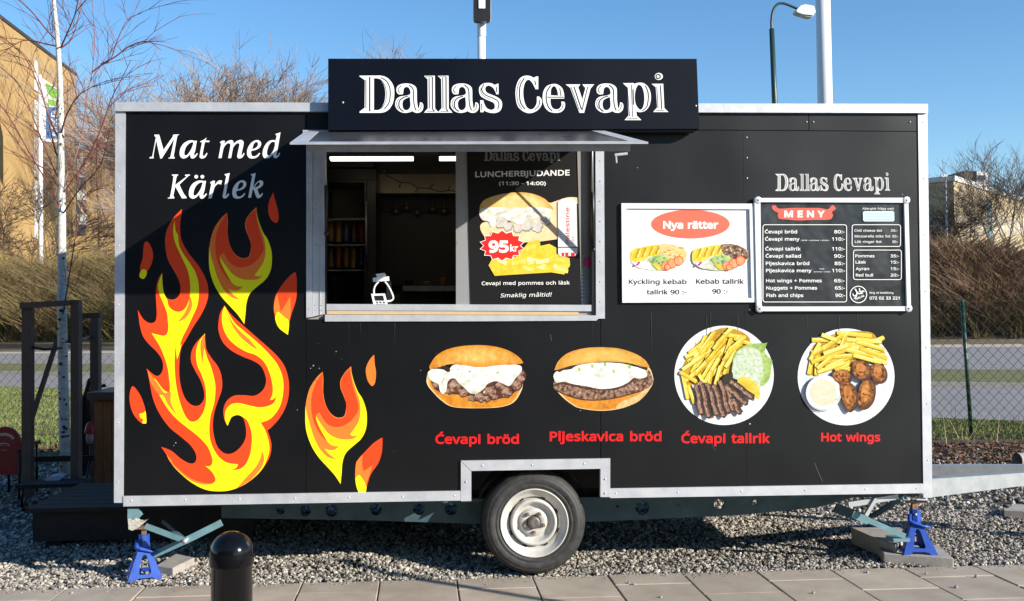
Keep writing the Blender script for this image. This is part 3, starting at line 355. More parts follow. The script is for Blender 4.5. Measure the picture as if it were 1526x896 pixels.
# shell -------------------------------------------------------------
XL, XR = P(172, 400, 0)[0], P(1386, 400, 0)[0]; ZB = .455; ZT = 2.66; YB = 2.15
m_inner = mat('inner_wall', (.30, .285, .26), .45, c2=(.24, .225, .2), scale=3)
part('end_wall', m_panel, MB().box((XL, .051, ZB), (XL+.035, YB, ZT)))
part('end_wall', m_panel, MB().box((XR-.035, .051, ZB), (XR, YB, ZT)))
part('rear_wall', m_inner, MB().box((XL+.036, YB-.035, ZB+.05), (XR-.036, YB, ZT)))
part('roof', m_galv, MB().box((XL, .031, ZT+.001), (XR, YB, ZT+.045)))
part('floor', m_dark, MB().box((XL+.036, .031, ZB), (1.93, .345, ZB+.049)).box((2.86, .031, ZB), (XR-.036, .345, ZB+.049)).box((XL+.036, .346, ZB), (XR-.036, YB-.036, ZB+.049)))
part('added_shade_board', m_dark, MB().box((.1, 2.05, .06), (2.1, 2.08, ZB-.001)))  # board added at the far side to darken the ground under the trailer
m_ceil = mat('ceiling_panel', (.16, .15, .14), .5)
part('ceiling', m_ceil, MB().box((XL+.036, .06, 2.57), (XR-.036, YB-.036, 2.6)))
# inner faces of the front wall, round the hatch
w0, w1 = P(470, 300, .013)[0], P(893, 300, .013)[0]; zs = P(700, 462, .013)[2]; zt = P(700, 199, .013)[2]
part('inner_lining', m_inner, MB().box((XL+.036, .014, ZB+.05), (w0, .045, 2.57)).box((w1, .014, ZB+.05), (XR-.036, .045, 2.57)).box((w0, .014, .72), (w1, .045, zs)).box((w0, .014, zt), (w1, .045, 2.57)))
# serving hatch frame -------------------------------------------------
HF = ROOT
part('hatch_jamb', m_alu, MB().slab([[(456.4, 200), (466, 200), (465.5, 472.5), (456.4, 473.5)]], -.010, .02).slab([[(466.6, 200), (484.4, 200), (484.2, 468), (466.2, 472)]], -.004, .06).slab([[(476.4, 200), (478, 200), (477.8, 468), (476.2, 470)]], -.008, -.0045), 'left jamb of the serving hatch, dented and riveted')
part('hatch_jamb', m_alu, MB().slab([[(887.3, 200), (900, 200), (901.5, 475), (888.3, 475)]], -.010, .03), 'right jamb of the serving hatch')
part('hatch_seal', m_blackp, MB().slab([[(881, 200), (887, 200), (888, 466), (882, 466)]], -.004, .02)); part('hatch_seal', m_blackp, MB().slab([[(484.6, 290), (487.5, 290), (486.5, 466), (484.4, 466)]], -.004, .02))
part('hatch_reveal', m_inner, MB().slab([[(859.5, 200), (880.8, 200), (881.8, 455), (866.5, 455)]], .035, .055))
part('window_sill', m_alu, MB().slab([[(484.5, 453.2), (887.5, 454.5), (887.8, 464), (484.5, 462.8)]], -.002, .10))
part('sill_board', m_wood, MB().slab([[(487, 463.3), (862, 465), (862, 469.6), (487, 468.4)]], -.004, .04))
part('bottom_sill', m_alu, MB().slab([[(484.2, 469), (898, 470.2), (888.5, 478), (700, 479), (484.2, 479.2)]], -.012, .04))
rv = MB()
for y in (209, 222, 241, 263, 300, 344, 392, 430, 460): rivet(rv, 461, y, -.010, .0035)
for y in (305, 312, 365, 420, 455, 462): rivet(rv, 470, y, -.004, .0035); rivet(rv, 480, y, -.008, .003)
for k in range(8): rivet(rv, 894.5, 240+k*30, -.010, .004)
part('rivet', m_alu_dull, rv, 'rivets of the hatch frame', kind='stuff')
part('window_post', mat('brushed_aluminium', (.50, .50, .50), .42, .6, c2=(.42, .42, .43), scale=5, rvar=.08), MB().slab([[(679.3, 215), (697.8, 215), (702.5, 455), (679.6, 455)]], .012, .05))
# flap ----------------------------------------------------------------
I0, I1 = Vector((1.075, -.012, 2.556)), Vector((2.772, -.012, 2.562))
O0, O1 = Vector((1.123, -.99, 2.317)), Vector((2.827, -.99, 2.318))
def fl(u, v, w=0.0):
    a = I0.lerp(I1, u); b = O0.lerp(O1, u); n = (I1-I0).cross(O0-I0).normalized()
    if n.z < 0: n = -n
    return a.lerp(b, v)+n*w
def fquad(mb, u0, v0, u1, v1, w0, w1, m=None):
    p = [fl(u0, v0, w0), fl(u1, v0, w0), fl(u1, v1, w0), fl(u0, v1, w0), fl(u0, v0, w1), fl(u1, v0, w1), fl(u1, v1, w1), fl(u0, v1, w1)]
    mb.add(p, [(0, 3, 2, 1), (4, 5, 6, 7), (0, 1, 5, 4), (1, 2, 6, 5), (2, 3, 7, 6), (3, 0, 4, 7)], m); return mb
FLAP = part('serving_flap', mat('flap_panel', (.035, .036, .040), .30, c2=(.06, .06, .065), scale=5, rvar=.1), fquad(MB(), .045, .045, .955, .93, .0, .004), 'raised hatch flap sloping outward over the window')
b = MB(); fquad(b, 0, 0, 1, .044, -.002, .007); fquad(b, 0, .9305, 1, 1, -.002, .007); fquad(b, 0, .0445, .0445, .930, -.002, .007); fquad(b, .9555, .0445, 1, .930, -.002, .007)
part('flap_trim', m_alu, b, parent=FLAP)
b = MB(); fquad(b, .045, .935, .955, .965, -.040, -.003); fquad(b, .045, .05, .06, .934, -.040, -.003); fquad(b, .94, .05, .955, .934, -.040, -.003)
part('flap_frame', m_alu_dull, b, parent=FLAP)
part('flap_underside', mat('flap_underside', (.11, .105, .10), .5), fquad(MB(), .061, .05, .939, .934, -.012, -.003), parent=FLAP)
b = MB(); fquad(b, -.01, -.028, 1.01, -.001, -.004, .012); part('hinge', m_alu, b, parent=FLAP)
la = P(916, 231, -.6); lb = P(935, 229, -.6)
part('flap_latch', m_galv, MB().bar(la, lb, .012, .012).bar(P(918, 231, -.6), P(919, 243, -.6), .008, .008, up=(0, 1, 0)), parent=FLAP)
def strut(xj, yj, u):
    a = Vector(P(xj, yj, -.045)); t = fl(u, .30, -.02); mid = a.lerp(t, .52)
    q = part('gas_strut', m_blackp, MB().tube([a, mid], .010, 10).tube([a-Vector((.012, 0, 0)), a+Vector((.012, 0, 0))], .012, 8), label=None)
    part('strut_rod', m_galv, MB().tube([mid, t], .0048, 8), parent=q)
strut(486.5, 348, .075); strut(884, 372, .93)
# ------------------------------------------------------------------ inside the kiosk
m_lamp = mat('tube_light', (1, .84, .56), .5, emit=2.4)
for x0, x1 in ((491, 617), (653.5, 760)):
    t = part('ceiling_lamp', m_blackp, MB().box((P(x0, 230, .62)[0], .60, 2.515), (P(x1, 230, .62)[0], .68, 2.569)))
    part('diffuser', m_lamp, MB().box((P(x0, 230, .62)[0]+.005, .59, P(600, 237.5, .6)[2]), (P(x1, 230, .62)[0]-.005, .67, 2.514)), parent=t)
m_steel = mat('dull_steel', (.42, .35, .27), .32, .6, c2=(.30, .25, .19), scale=3, rvar=.08)
m_cab = mat('dark_cabinet', (.03, .028, .027), .45)
def zone(x0, y0, x1, y1, Y0, Y1, m, name='wall_unit', parent=ROOT, **kw):
    return MB().slab([[(x0, y0), (x1, y0), (x1, y1), (x0, y1)]], Y0, Y1).build(name, m, parent, **kw)
zone(564.5, 246, 760, 288, 1.75, 2.1, m_steel, 'extractor_hood')
zone(566, 289, 760, 317, 1.98, 2.1, m_cab, 'hook_board')
zone(566, 318, 760, 425, 2.0, 2.1, mat('splashback', (.075, .065, .058), .4), 'splashback')
zone(600, 426, 760, 434, 1.3, 2.0, m_alu_dull, 'worktop')
zone(596, 435, 760, 640, 1.35, 2.0, m_cab, 'base_cabinet')
zone(487, 240, 556, 249, 1.2, 1.3, m_cab, 'cornice')
# fridge: lifts away, so a thing of its own
FR = thing('display_fridge', 'dark glass-door drinks fridge standing inside the kiosk on the left', 'fridge', (P(520, 400, 1.4)[0], 1.5, .504))
def fz(n, m, x0, y0, x1, y1, Y0, Y1, par=FR): return MB().slab([[(x0, y0), (x1, y0), (x1, y1), (x0, y1)]], Y0, Y1).build(n, m, par)
m_fr = mat('fridge_black', (.02, .019, .019), .35)
MB().slab([[(482, 252), (560, 252), (560, 640), (482, 640)]], 1.82, 1.9).build('cabinet', m_fr, FR)
MB().slab([[(482, 252), (560, 252), (560, 268), (482, 268)]], 1.25, 1.80).build('header', m_fr, FR)
fz('side_wall', m_fr, 547, 269, 560, 640, 1.25, 1.81); fz('side_wall', m_fr, 476, 269, 484, 640, 1.25, 1.81)
for y in (326, 364, 402): fz('shelf', m_alu_dull, 486, y, 546, y+2, 1.32, 1.8)
fz('back_light_panel', mat('fridge_lining', (.30, .24, .16), .5), 486, 270, 546, 325, 1.78, 1.81)
MB().slab([[(485, 269), (546, 269), (546, 640), (485, 640)], [(488, 272), (543, 272), (543, 600), (488, 600)]], 1.22, 1.248).build('door_frame', m_fr, FR)
gl = mat('fridge_glass', (.9, .95, .95), .05); gb = gl.node_tree.nodes['Principled BSDF']; gb.inputs['Transmission Weight'].default_value = 1; gb.inputs['IOR'].default_value = 1.05
cc = [(.35, .16, .03), (.22, .12, .05), (.45, .20, .04), (.40, .07, .02), (.10, .12, .2)]
can0 = None
for r, (yb, yt) in enumerate(((363, 331), (401, 368))):
    for k in range(5):
        x = 493+k*11.5; c = P(x, yb-1, 1.45); h = P(x, yt, 1.45)[2]-c[2]
        m = mat('can_%d' % ((k*2+r) % 5), cc[(k*2+r) % 5], .3, .3)
        t = MB().lathe([(.001, 0), (.024, .002), (.027, .012), (.027, h-.018), (.021, h), (.001, h)], c, 12).build('drink_can', m, None)
        tag(t, '%s drink can on the %s shelf of the fridge, %s from the left' % (('amber', 'brown', 'orange', 'red', 'dark blue')[(k*2+r) % 5], ('middle', 'lower')[r], ('first', 'second', 'third', 'fourth', 'fifth')[k]), 'can', 'drink cans in the fridge')
MB().slab([[(489, 273), (542, 273), (542, 599), (489, 599)]], 1.228, 1.234).build('door_glass', gl, FR); MB().tube([P(545.5, 300, 1.2), P(545.5, 380, 1.2)], .008, 8).build('handle', m_alu_dull, FR)
m_pot = mat('pot_steel', (.42, .38, .33), .3, .7)
for k, (x, l) in enumerate(((590, 22), (606, 17), (622, 24), (645, 19), (662, 22))):
    t = MB().tube([P(x, 295, 1.93), P(x, 295+l, 1.93)], .006, 6).lathe([(.001, 0), (.03, .005), (.034, .02), (.028, .035)], P(x, 297+l, 1.93), 12).build('ladle', m_pot); tag(t, ('first', 'second', 'third', 'fourth', 'fifth')[k]+' steel utensil from the left hanging under the hood', 'utensil', 'kitchen utensils on the hook board')
for x0, x1, y0, lb, m in ((603, 616, 417, 'small dark box at the left end of the rear worktop', m_cab), (628, 645, 420, 'low steel pan on the middle of the rear worktop', m_pot), (655, 664, 414, 'tall orange tub on the rear worktop', mat('tub_orange', (.45, .16, .03), .4))):
    c = P((x0+x1)/2, 426, 1.5); h_ = P(x0, y0, 1.5)[2]-c[2]; r_ = (P(x1, 426, 1.5)[0]-P(x0, 426, 1.5)[0])/2; t = MB().lathe([(.001, 0), (r_*.85, .002), (r_, h_*.8), (r_*1.04, h_*.82), (r_*1.04, h_), (r_*.9, h_), (r_*.88, h_*.9), (.001, h_*.88)], c, 20).build('kitchen_tub', m); tag(t, lb, 'container')
# string of lights hanging across
pts = [(573, 258), (577, 262), (590, 269), (597, 272), (612, 273), (623, 280), (640, 281), (655, 286), (668, 284), (682, 286), (693, 288)]
b = MB().tube([P(x, y, .25) for x, y in pts], .0035, 5)
for x, y in ((574, 255), (595, 280), (619, 286), (646, 274), (671, 277), (691, 294)):
    q = min(pts, key=lambda p: abs(p[0]-x)); b.tube([P(*q, .25), P(x, y, .25)], [.003, .005], 5)
tag(b.build('string_lights', m_blackp), 'dark wire of small string lights sagging across the hatch opening', 'string lights')
# card reader
CR = thing('card_reader', 'white card reader with small screen and cable standing on the hatch sill', 'card reader', tuple(P(566, 453.5, .06)))
m_wp = mat('white_plastic', (.80, .81, .82), .35)
MB().slab([[(553, 438), (573.5, 437.5), (578, 456), (557, 456)]], .03, .055).build('body', m_wp, CR)
MB().slab([[(557.8, 441), (571, 440.6), (572.6, 448), (559.5, 448)]], .0275, .0295).build('screen', m_blackp, CR)
for i in range(6): MB().slab([[(561+(i % 3)*5-.4, 449.6+(i//3)*3), (564+(i % 3)*5-.4, 449.6+(i//3)*3), (564+(i % 3)*5, 451.4+(i//3)*3), (561+(i % 3)*5, 451.4+(i//3)*3)]], .028, .0298).build('key', m_blackp, CR)
MB().slab([[(555.5, 414), (579.5, 412), (580, 418.5), (556, 420.2)]], .05, .08).slab([[(560, 408.5), (573, 406.8), (575, 410), (572, 412), (562, 413.6)]], .045, .075).build('receipt_unit', m_wp, CR)
MB().tube([P(x, y, .06) for x, y in spline(parse('564,420 559,426 557,433 558,440'), False)], .0055, 6).tube([P(x, y, .06) for x, y in spline(parse('573,419 579,427 584,437 586,444 583,448 575,449.5'), False)], .0055, 6).build('cable', m_wp, CR)
MB().slab([[(553, 408), (559, 407), (561, 413), (555, 415)]], .06, .1).slab([[(576, 420), (583, 420), (583, 456), (576, 456)]], .12, .14).build('stand', m_blackp, CR)
# ------------------------------------------------------------------ printed graphics on the wall
m_red = mat('flame_red', (.88, .062, .012), .42, spec=.35); m_yel = mat('flame_yellow', (.92, .82, .008), .42, spec=.35); m_ora = mat('flame_orange', (.92, .20, .03), .42, spec=.35)
C4 = (180, 280, .26794); C5 = (180, 480, .3014); C6 = (430, 500, .2791)
def X(c, t): return [(c[0]+a*c[2], c[1]+b*c[2], k) for a, b, k in parse(t)]
def flame(layers, label):
    p = Print(-.001)
    for m, pts in layers: p.poly(spline(pts, n=6), m); p.up()
    p.build('flame_graphic', ROOT, label=label)
big = X(C4, '340,118! 333,180 330,220 338,290 375,360 430,430 470,500 487,565 480,630 450,700 405,770 365,840 335,895')+X(C5, '290,200 290,270 300,330 320,380 350,410 385,413 410,385 412,345 395,290 365,235 347,190 352,140 375,100 416,57! 418,100 425,140 450,180 480,220 498,270 500,330 480,390 462,450 455,510 462,570 480,620 515,650 555,648 595,615 618,570 618,520 605,475 580,459 550,468 536,490 528,515! 512,480 508,430 525,390 560,365 610,362 660,365 700,340 718,300 712,255 690,215 650,190 600,170 545,140 505,100 485,50 483,5 492,-45 513,-81! 551,-32 640,48 711,110 770,165 810,220 830,290 830,360 815,420 785,475 745,520 725,535! 740,580 745,620 735,670 705,720 665,765 610,805 550,830 490,838 420,830 350,795 290,745 250,700 225,655 200,618! 250,637 300,678 345,700 370,690 372,655 345,610 300,570 240,520 190,450 160,380 145,310 135,260 127,230! 165,262 190,264 208,235 205,190 180,150 140,110 110,70 95,20 90,-15 84,-59!')+X(C4, '125,730 160,752 190,745 200,710 198,650 195,590 200,540 212,500 230,473! 230,520 235,575 255,612 290,622 320,605 332,570 325,520 295,460 262,400 248,330 248,270 262,220 295,165')
yel = X(C4, '300,180! 303,230 318,262! 325,320 350,370 385,420 415,470 432,530 434,600 424,660 400,715 370,780 342,835 328,880')+X(C5, '300,110 290,150 278,186! 270,118! 266,200 270,280 278,335 292,395 312,450 335,485 360,493 387,478 410,440 422,385 418,320 400,262 378,212 372,150 385,100 416,57! 412,110 425,170 445,220 462,280 468,330 462,400 445,460 438,520 442,580 460,630 490,672 530,697 580,703! 572,720 548,733! 590,726 620,700 640,650 648,590 645,540 628,492 612,475! 580,460 550,469 537,491 528,514! 515,478 520,435 548,406 590,402 640,414 690,422 735,413 760,395 768,370! 752,383 738,386! 750,355 750,310 735,250 710,200 670,165 620,147 570,117 530,78 505,25 500,-35 513,-80! 560,0 610,45 680,105 735,160 780,220 803,290 800,370 780,430 740,478 692,498! 716,540 733,600 732,650 704,719 664,764 609,804 550,829 490,837 420,829 350,794 290,744 250,700 228,655! 270,715 320,762 380,792 440,800 468,785 460,755 440,730 418,712! 440,713 453,695 448,660 428,615 388,570 338,530 288,490 248,450 213,400 180,340 152,278! 170,282 205,328 230,346 243,338 240,290 232,230 215,172 190,115 152,55! 180,62 215,68 232,50 235,15')+X(C4, '262,745 258,700 240,650 215,590 207,540 230,474! 232,530 240,585 258,622! 268,660 298,685 332,688 362,665 382,610 386,540 375,470 350,410 322,350 298,290 292,225')
ot = X(C5, '132,238! 148,300 185,355 212,365 235,410 280,465! 248,400 246,345 215,350 180,300')
flame([(m_red, big), (m_yel, yel), (m_ora, ot), (m_ora, X(C5, '222,640! 250,690 295,735 350,775 410,795 460,799! 440,803 400,802 340,780 280,730 240,685')),
       (m_ora, X(C5, '514,-74! 545,-10 590,45 640,90 678,138! 638,112 595,75 555,20')), (m_ora, X(C5, '414,62! 398,95 396,140 405,205! 410,150 416,108')),
       (m_ora, X(C5, '700,635! 709,680 690,728 640,782 575,822! 625,765 670,715 693,670')), (m_ora, X(C4, '384,600! 378,650 352,705 318,745! 355,728 385,690 398,645'))], 'biggest flame, with curling tongues')
F3 = [(m_ora, '182,195! 150,225 115,280 97,340 90,400 90,470 100,530 125,595 160,650 205,700 245,745 278,795! 283,740 288,680 305,630 345,590 385,555 410,510 418,460 415,400 395,340 370,300 350,250 338,205 334,165! 300,200 278,240 278,280 295,325 308,370 303,415 290,435 255,437 220,410 195,360 185,300 186,240'),
      (m_yel, '90,378! 90,470 100,530 125,595 160,650 205,700 245,745 277,792! 283,740 288,680 305,630 345,590 385,555 410,510 418,460 415,400 395,340 370,300 350,250 338,205 334,166! 340,225 360,290 378,345 384,400 376,455 355,492 328,530! 350,538 372,528! 350,550 310,556 260,550 215,525 178,480 145,430! 150,480 175,530 205,565 235,588 268,592! 250,608 222,613 192,604! 215,632 255,662! 210,650 170,610 138,550 115,480 98,420'),
      (m_red, '182,200! 151,245 127,310 122,375 130,440 150,495 180,540 208,568! 172,505 150,455 146,425! 166,410! 200,465 240,487 285,485 330,460 365,415 374,385 365,340 348,285 335,230 328,178! 296,210 281,250 284,285 300,330 310,380 305,425 283,442 245,438 214,405 190,350 182,290 182,240')]
flame([(m, X(C6, t)) for m, t in F3], 'small two-tongued flame beside the arrow of dishes')
# the shaded one above is the same motif, larger: C6 tips mapped on C4 tips
def c64(t): return [(180+.26794*(592+(a-182)*1.066-(b-195)*.012), 280+.26794*(138+(b-195)*1.037), k) for a, b, k in parse(t)]
flame([(m, c64(t)) for m, t in F3], 'two-tongued flame high up, under the slogan')
for c, lab, L in ((C6, 'small orange drop right of the small flame', [(m_ora, '457,103! 430,135 413,180 418,225 430,255 448,270 462,250 467,200 460,150')]),
    (C6, 'drop at the bottom rail', [(m_red, '497,548 455,575 410,620 370,665 357,710 357,770 364,812 375,839! 412,839! 420,800 440,740 480,680 498,620 501,560'), (m_ora, '362,675! 357,710 357,770 372,745 395,762 412,803! 432,745 450,690! 425,710 400,725!  392,680 395,640'), (m_yel, '364,752 357,770 364,812 375,839! 412,839! 415,805 395,765 378,745')]),
    (C4, 'red pill-shaped drop on the left edge', [(m_red, '130,310 145,298 165,320 180,370 172,420 150,460 125,468 108,458 110,430 122,390 125,345'), (m_yel, '105,478 118,455 140,458 145,475 135,500 120,507 105,495')]),
    (C4, 'red drop at the top right of the flames', [(m_red, '848,25! 825,75 820,130 835,175 860,195 875,185 877,140 862,80')]),
    (C4, 'drop right of the flames', [(m_red, '965,470 930,500 890,550 862,600 852,650 858,720 880,780 930,818! 935,760 950,700 975,620 980,540 975,480'), (m_ora, '868,592! 880,640 890,690! 942,605! 945,680 935,745 905,715 870,690 855,700 852,650'), (m_yel, '862,705 875,690 905,715 935,745 930,818! 880,780 860,735')]),
    (C5, 'drop left of the biggest flame', [(m_red, '58,318 45,350 45,400 60,450 85,485 108,503! 125,503! 127,470 118,420 100,370 78,335'), (m_yel, '92,455 110,450 122,443 127,490 124,503! 105,500! 110,480 98,475')])):
    flame([(m, X(c, t)) for m, t in L], lab)
# slogan: italic serif letters traced one by one
sp = Print(-.001, 210, 190, .14417); mw = m_white
let = {
 'M': ['87,320! 91,308! 108,303 120,285 155,100! 140,90! 140,75! 188,75! 234,232! 328,98! 330,88! 334,75! 393,72! 391,83! 375,95 340,288 340,303! 350,310! 348,322! 285,322! 288,310! 305,300 344,118! 215,322! 200,322! 158,132! 130,290 133,308! 131,320!'],
 'a': ['578,137! 562,235 549,275 556,290 580,266! 588,272! 568,302 540,322 515,312 510,275! 478,308 440,322 410,305 400,270 410,215 440,168 490,138 530,134 552,140!', '540,155 505,162 468,200 450,250 450,282 465,290 490,272 520,225 536,185'],
 't': ['681,105! 665,135! 709,138! 706,152! 661,152! 641,255 640,288 655,294 680,262! 688,268! 670,305 640,322 612,315 608,285 632,155! 612,152! 615,143! 645,130'],
 'm': ['820,150! 845,138 868,138! 860,172! 895,143 935,132 955,145 956,172! 995,140 1035,130 1060,148 1058,190 1040,270 1045,290 1062,263! 1071,270! 1050,308 1015,322 996,305 1000,270 1018,185 1012,166 990,166 962,195 950,220 932,317! 902,318! 925,190 915,166 890,168 862,200 850,230 833,317! 802,318! 830,165! 817,160!'],
 'e': ['1232,270! 1205,305 1160,322 1115,312 1097,272 1105,215 1140,160 1190,132 1228,140 1243,168 1230,205 1190,232 1143,244 1140,270 1152,296 1180,298 1205,282 1224,262!', '1150,226! 1185,213 1208,188 1208,160 1188,152 1165,175'],
 'd': ['1443,50! 1410,240 1400,280 1412,290 1430,262! 1440,268! 1420,303 1390,320 1368,302 1370,275! 1330,312 1290,322 1264,303 1258,255 1280,190 1320,145 1365,131 1392,137! 1405,85! 1391,76! 1394,66! 1420,60', '1385,156 1350,153 1320,190 1305,240 1304,280 1325,290 1355,262 1378,215'],
 'K': ['320,492! 323,487! 385,487! 384,499! 370,508 353,596! 474,507! 455,500! 458,488! 508,487! 505,498! 487,506 398,592! 440,680 468,718 474,732! 425,735! 360,618! 353,620! 335,708! 346,722! 344,735! 278,735! 281,722! 302,712 336,515 325,503!'],
 'r': ['716,578! 718,566! 745,552 766,553! 758,598! 795,557 822,547 838,551! 829,590! 800,584 770,606 752,645 732,732! 698,735! 728,580!'],
 'l': ['918,470! 881,675 884,705 904,681! 914,688! 895,720 865,735 846,720 850,680 882,502! 866,493! 868,482! 895,478'],
 'k': ['1187,470! 1160,618! 1198,568 1235,548 1261,560 1262,592 1238,620 1205,638! 1218,680 1232,700 1254,677! 1262,684! 1242,718 1212,733 1192,716 1166,646! 1154,642! 1139,727! 1108,728! 1150,502! 1136,493! 1138,482! 1165,478', '1172,624! 1212,606 1230,582 1216,568 1192,590']}
def put(k, dx=0, dy=0):
    sp.poly([(a+dx, b+dy) for a, b in spline(parse(let[k][0]))], mw, holes=[[(a+dx, b+dy) for a, b in spline(parse(h))] for h in let[k][1:]])
for k in 'Matmed': put(k) if k != 'a' else put('a')
sp.build('slogan_lettering', ROOT, label='white italic words Mat med'); sp = Print(-.001, 210, 190, .14417)
for k in 'Krlk': put(k)
put('a', 95, 415); put('e', -153, 415); sp.disc(572, 510, 19, mw); sp.disc(635, 510, 19, mw)
sp.build('slogan_lettering', ROOT, label='white italic word Kärlek')
# ------------------------------------------------------------------ the engraved serif logo
LG = {'D': (530, 100, .08929, '65,145! 410,142! 500,165 580,230 635,330 645,460 625,590 570,690 490,750 400,765! 65,765! 65,745! 150,680! 155,220! 66,160!', ['305,190! 360,190 410,215 460,280 490,370 495,480 480,580 440,670 390,715 305,720!'], [('172,215! 172,690!', 14), ('235,165! 235,740!', 22), ('425,180 520,240 570,350 577,480 555,600 480,700', 16), ('395,195 460,260 507,370 512,480 497,590 430,700', 9)]),
 'a': (530, 100, .08929, '790,452! 730,458 692,430 680,370 705,315 770,282 860,275 940,290 1000,330 1020,390 1022,540 1033,640 1045,690 1060,668 1075,590! 1110,600 1130,650 1115,720 1060,762 990,760 945,735! 900,755 820,766 740,745 680,690 660,620 680,540 740,495 830,480 890,465 914,440 910,390 885,345 840,333 805,360 796,410', ['905,500! 840,525 795,560 780,620 795,690 830,720 870,715 905,680 915,620'], [('890,300 948,350 966,420 970,560 985,660 1012,725', 16), ('760,308 718,360 712,400 745,430', 12), ('870,488 790,512 737,560 722,630 745,700 800,742', 18), ('730,520 695,570 688,630 715,700', 9), ('1095,615 1085,690 1030,738', 10)]),
 'l': (530, 100, .08929, '1140,148! 1322,145! 1325,690! 1388,762! 1140,762! 1205,690! 1200,205!', [], [('1226,175! 1230,690!', 14), ('1280,165! 1282,700! 1320,742!', 18), ('1185,738! 1320,738!', 10), ('1165,162! 1285,160!', 8)]),
 's': (650, 100, .08929, '1040,275! 1042,455! 1005,455! 975,385 940,340 880,310 830,330 820,380 850,430 930,465 1030,510 1090,570 1100,640 1075,720 1010,762 930,768 850,750 800,725! 788,755! 738,755! 735,555! 785,555! 810,630 850,690 910,715 965,700 980,650 960,600 900,570 810,530 740,480 715,400 725,330 780,280 860,265 930,275 972,300!', [], [('800,288 765,350 775,415 840,475 950,520 1030,570 1048,640 1025,705', 15), ('750,350 748,420 800,490 900,545', 8), ('1003,330! 1012,420!', 14), ('758,610! 765,725!', 12)]),
 'C': (770, 100, .10046, '320,140! 320,330! 280,330! 240,250 200,200 165,190 125,230 100,320 100,440 125,550 165,610 215,630 260,605 295,540 300,440! 335,440 372,490 365,570 310,640 230,680 150,680 70,640 10,570 -15,450 -15,330 15,220 70,150 140,128 200,135 252,160! 290,141!', [], [('115,165 55,270 43,400 60,530 125,625', 15), ('70,180 15,290 5,430 25,540 80,620', 8), ('342,490 330,570 270,635', 12), ('268,200! 286,270!', 13)]),
 'e': (770, 100, .10046, '705,468! 500,470! 505,550 535,610 590,630 640,610 665,560 660,515! 700,515 718,550 705,620 650,670 570,680 480,660 415,590 385,480 395,370 440,290 520,255 600,258 670,310 700,390', ['505,420! 510,330 545,285 580,300 605,360 615,425!'], [('505,275 447,370 440,480 470,590 530,655', 15), ('455,447! 700,447!', 13), ('640,315 660,430', 12), ('692,550 670,615 610,652', 10)]),
 'v': (770, 100, .10046, '725,258! 945,258! 912,300! 975,480! 1020,310! 1000,290! 975,258! 1150,258! 1095,320! 1000,680! 930,680! 795,310!', [], [('850,290! 962,630!', 15), ('805,290! 930,640!', 8), ('1055,295! 970,640!', 12)]),
 'p': (880, 100, .10046, '480,240! 640,238! 650,252! 700,235 780,238 850,290 890,380 895,480 870,580 810,650 730,670 680,655! 685,720! 755,788! 505,788! 565,720! 545,300!', ['710,266 672,330 656,440 670,550 715,620 755,630 785,580 800,480 790,370 760,290'], [('632,330! 640,560!', 15), ('608,265! 625,740!', 9), ('815,275 853,370 858,480 835,590 770,652', 14), ('550,300! 580,730!', 8), ('545,768! 700,768!', 10)]),
 'i': (880, 100, .10046, '905,250! 1078,248! 1095,610! 1155,668! 930,668! 990,600! 968,300!', [], [('1038,270! 1058,630!', 14), ('985,290! 1005,610!', 8), ('975,648! 1095,648!', 9)])}
LOGO = [('D', 0), ('a', 0), ('l', 0), ('l', 20.45), ('a', 82.6), ('s', 0), ('C', 0), ('e', 0), ('v', 0), ('a', 298.2), ('p', 0), ('i', 0)]
def logo(p, fn, mw, mgap, gaps=True, gw=1.):
    "fn maps photo pixels of the big sign to photo pixels of this copy"
    for k, dx in LOGO:
        ox, oy, sc, o, h, g = LG[k]
        q = lambda t: [fn(ox+dx+a*sc, oy+b*sc) for a, b in spline(parse(t))]
        p.poly(q(o), mw, holes=[q(t) for t in h])
        if k == 'i': p.poly([fn(880+(1013+60*math.cos(t*.3))*.10046, 100+(140+52*math.sin(t*.3))*.10046) for t in range(21)], mw)
    if not gaps: return
    p.up()
    for k, dx in LOGO:
        ox, oy, sc, o, h, g = LG[k]
        for t, w in g:
            e = abs(fn(1, 0)[0]-fn(0, 0)[0])*sc
            p.stroke([fn(ox+dx+a*sc, oy+b*sc) for a, b in spline(parse(t), False, 4)], w*e*gw, mgap)
        if k == 'i':
            c = fn(880+1005*.10046, 100+140*.10046); e = abs(fn(1, 0)[0]-fn(0, 0)[0]); p.ring(c[0], c[1], 3.9*e, 1.6*e, mgap)
SG = thing('name_sign', 'wide dark navy sign board with the white engraved serif words Dallas Cevapi above the hatch', 'sign', tuple(P(765, 194, -.05)))
MB().slab([[(489, 87.5), (1038.2, 87.8), (1042.2, 192), (489, 194.3)]], -.10, -.024).build('sign_board', m_navy, SG)
MB().slab([[(820, 192.8), (1032, 192.4), (1036, 196.5), (822, 197)]], -.075, -.03).build('sign_bracket', m_blackp, SG)
p = Print(-.1005); logo(p, lambda x, y: (x, y), m_white, m_navy); p.build('lettering', SG)
for x, y in ((511, 153), (1037, 158)): mb = MB(); rivet(mb, x, y, -.1003, .007); mb.build('screw', m_alu_dull, SG)
p = Print(-.001); mg = mat('silver_vinyl', (.62, .62, .60), .45)
logo(p, lambda x, y: (1155.5+(x-535.8)*.3725, 280.5+(y-159)*.46), mg, m_panel, gw=.8); p.build('logo_lettering', ROOT, label='small silver Dallas Cevapi lettering above the menu board')
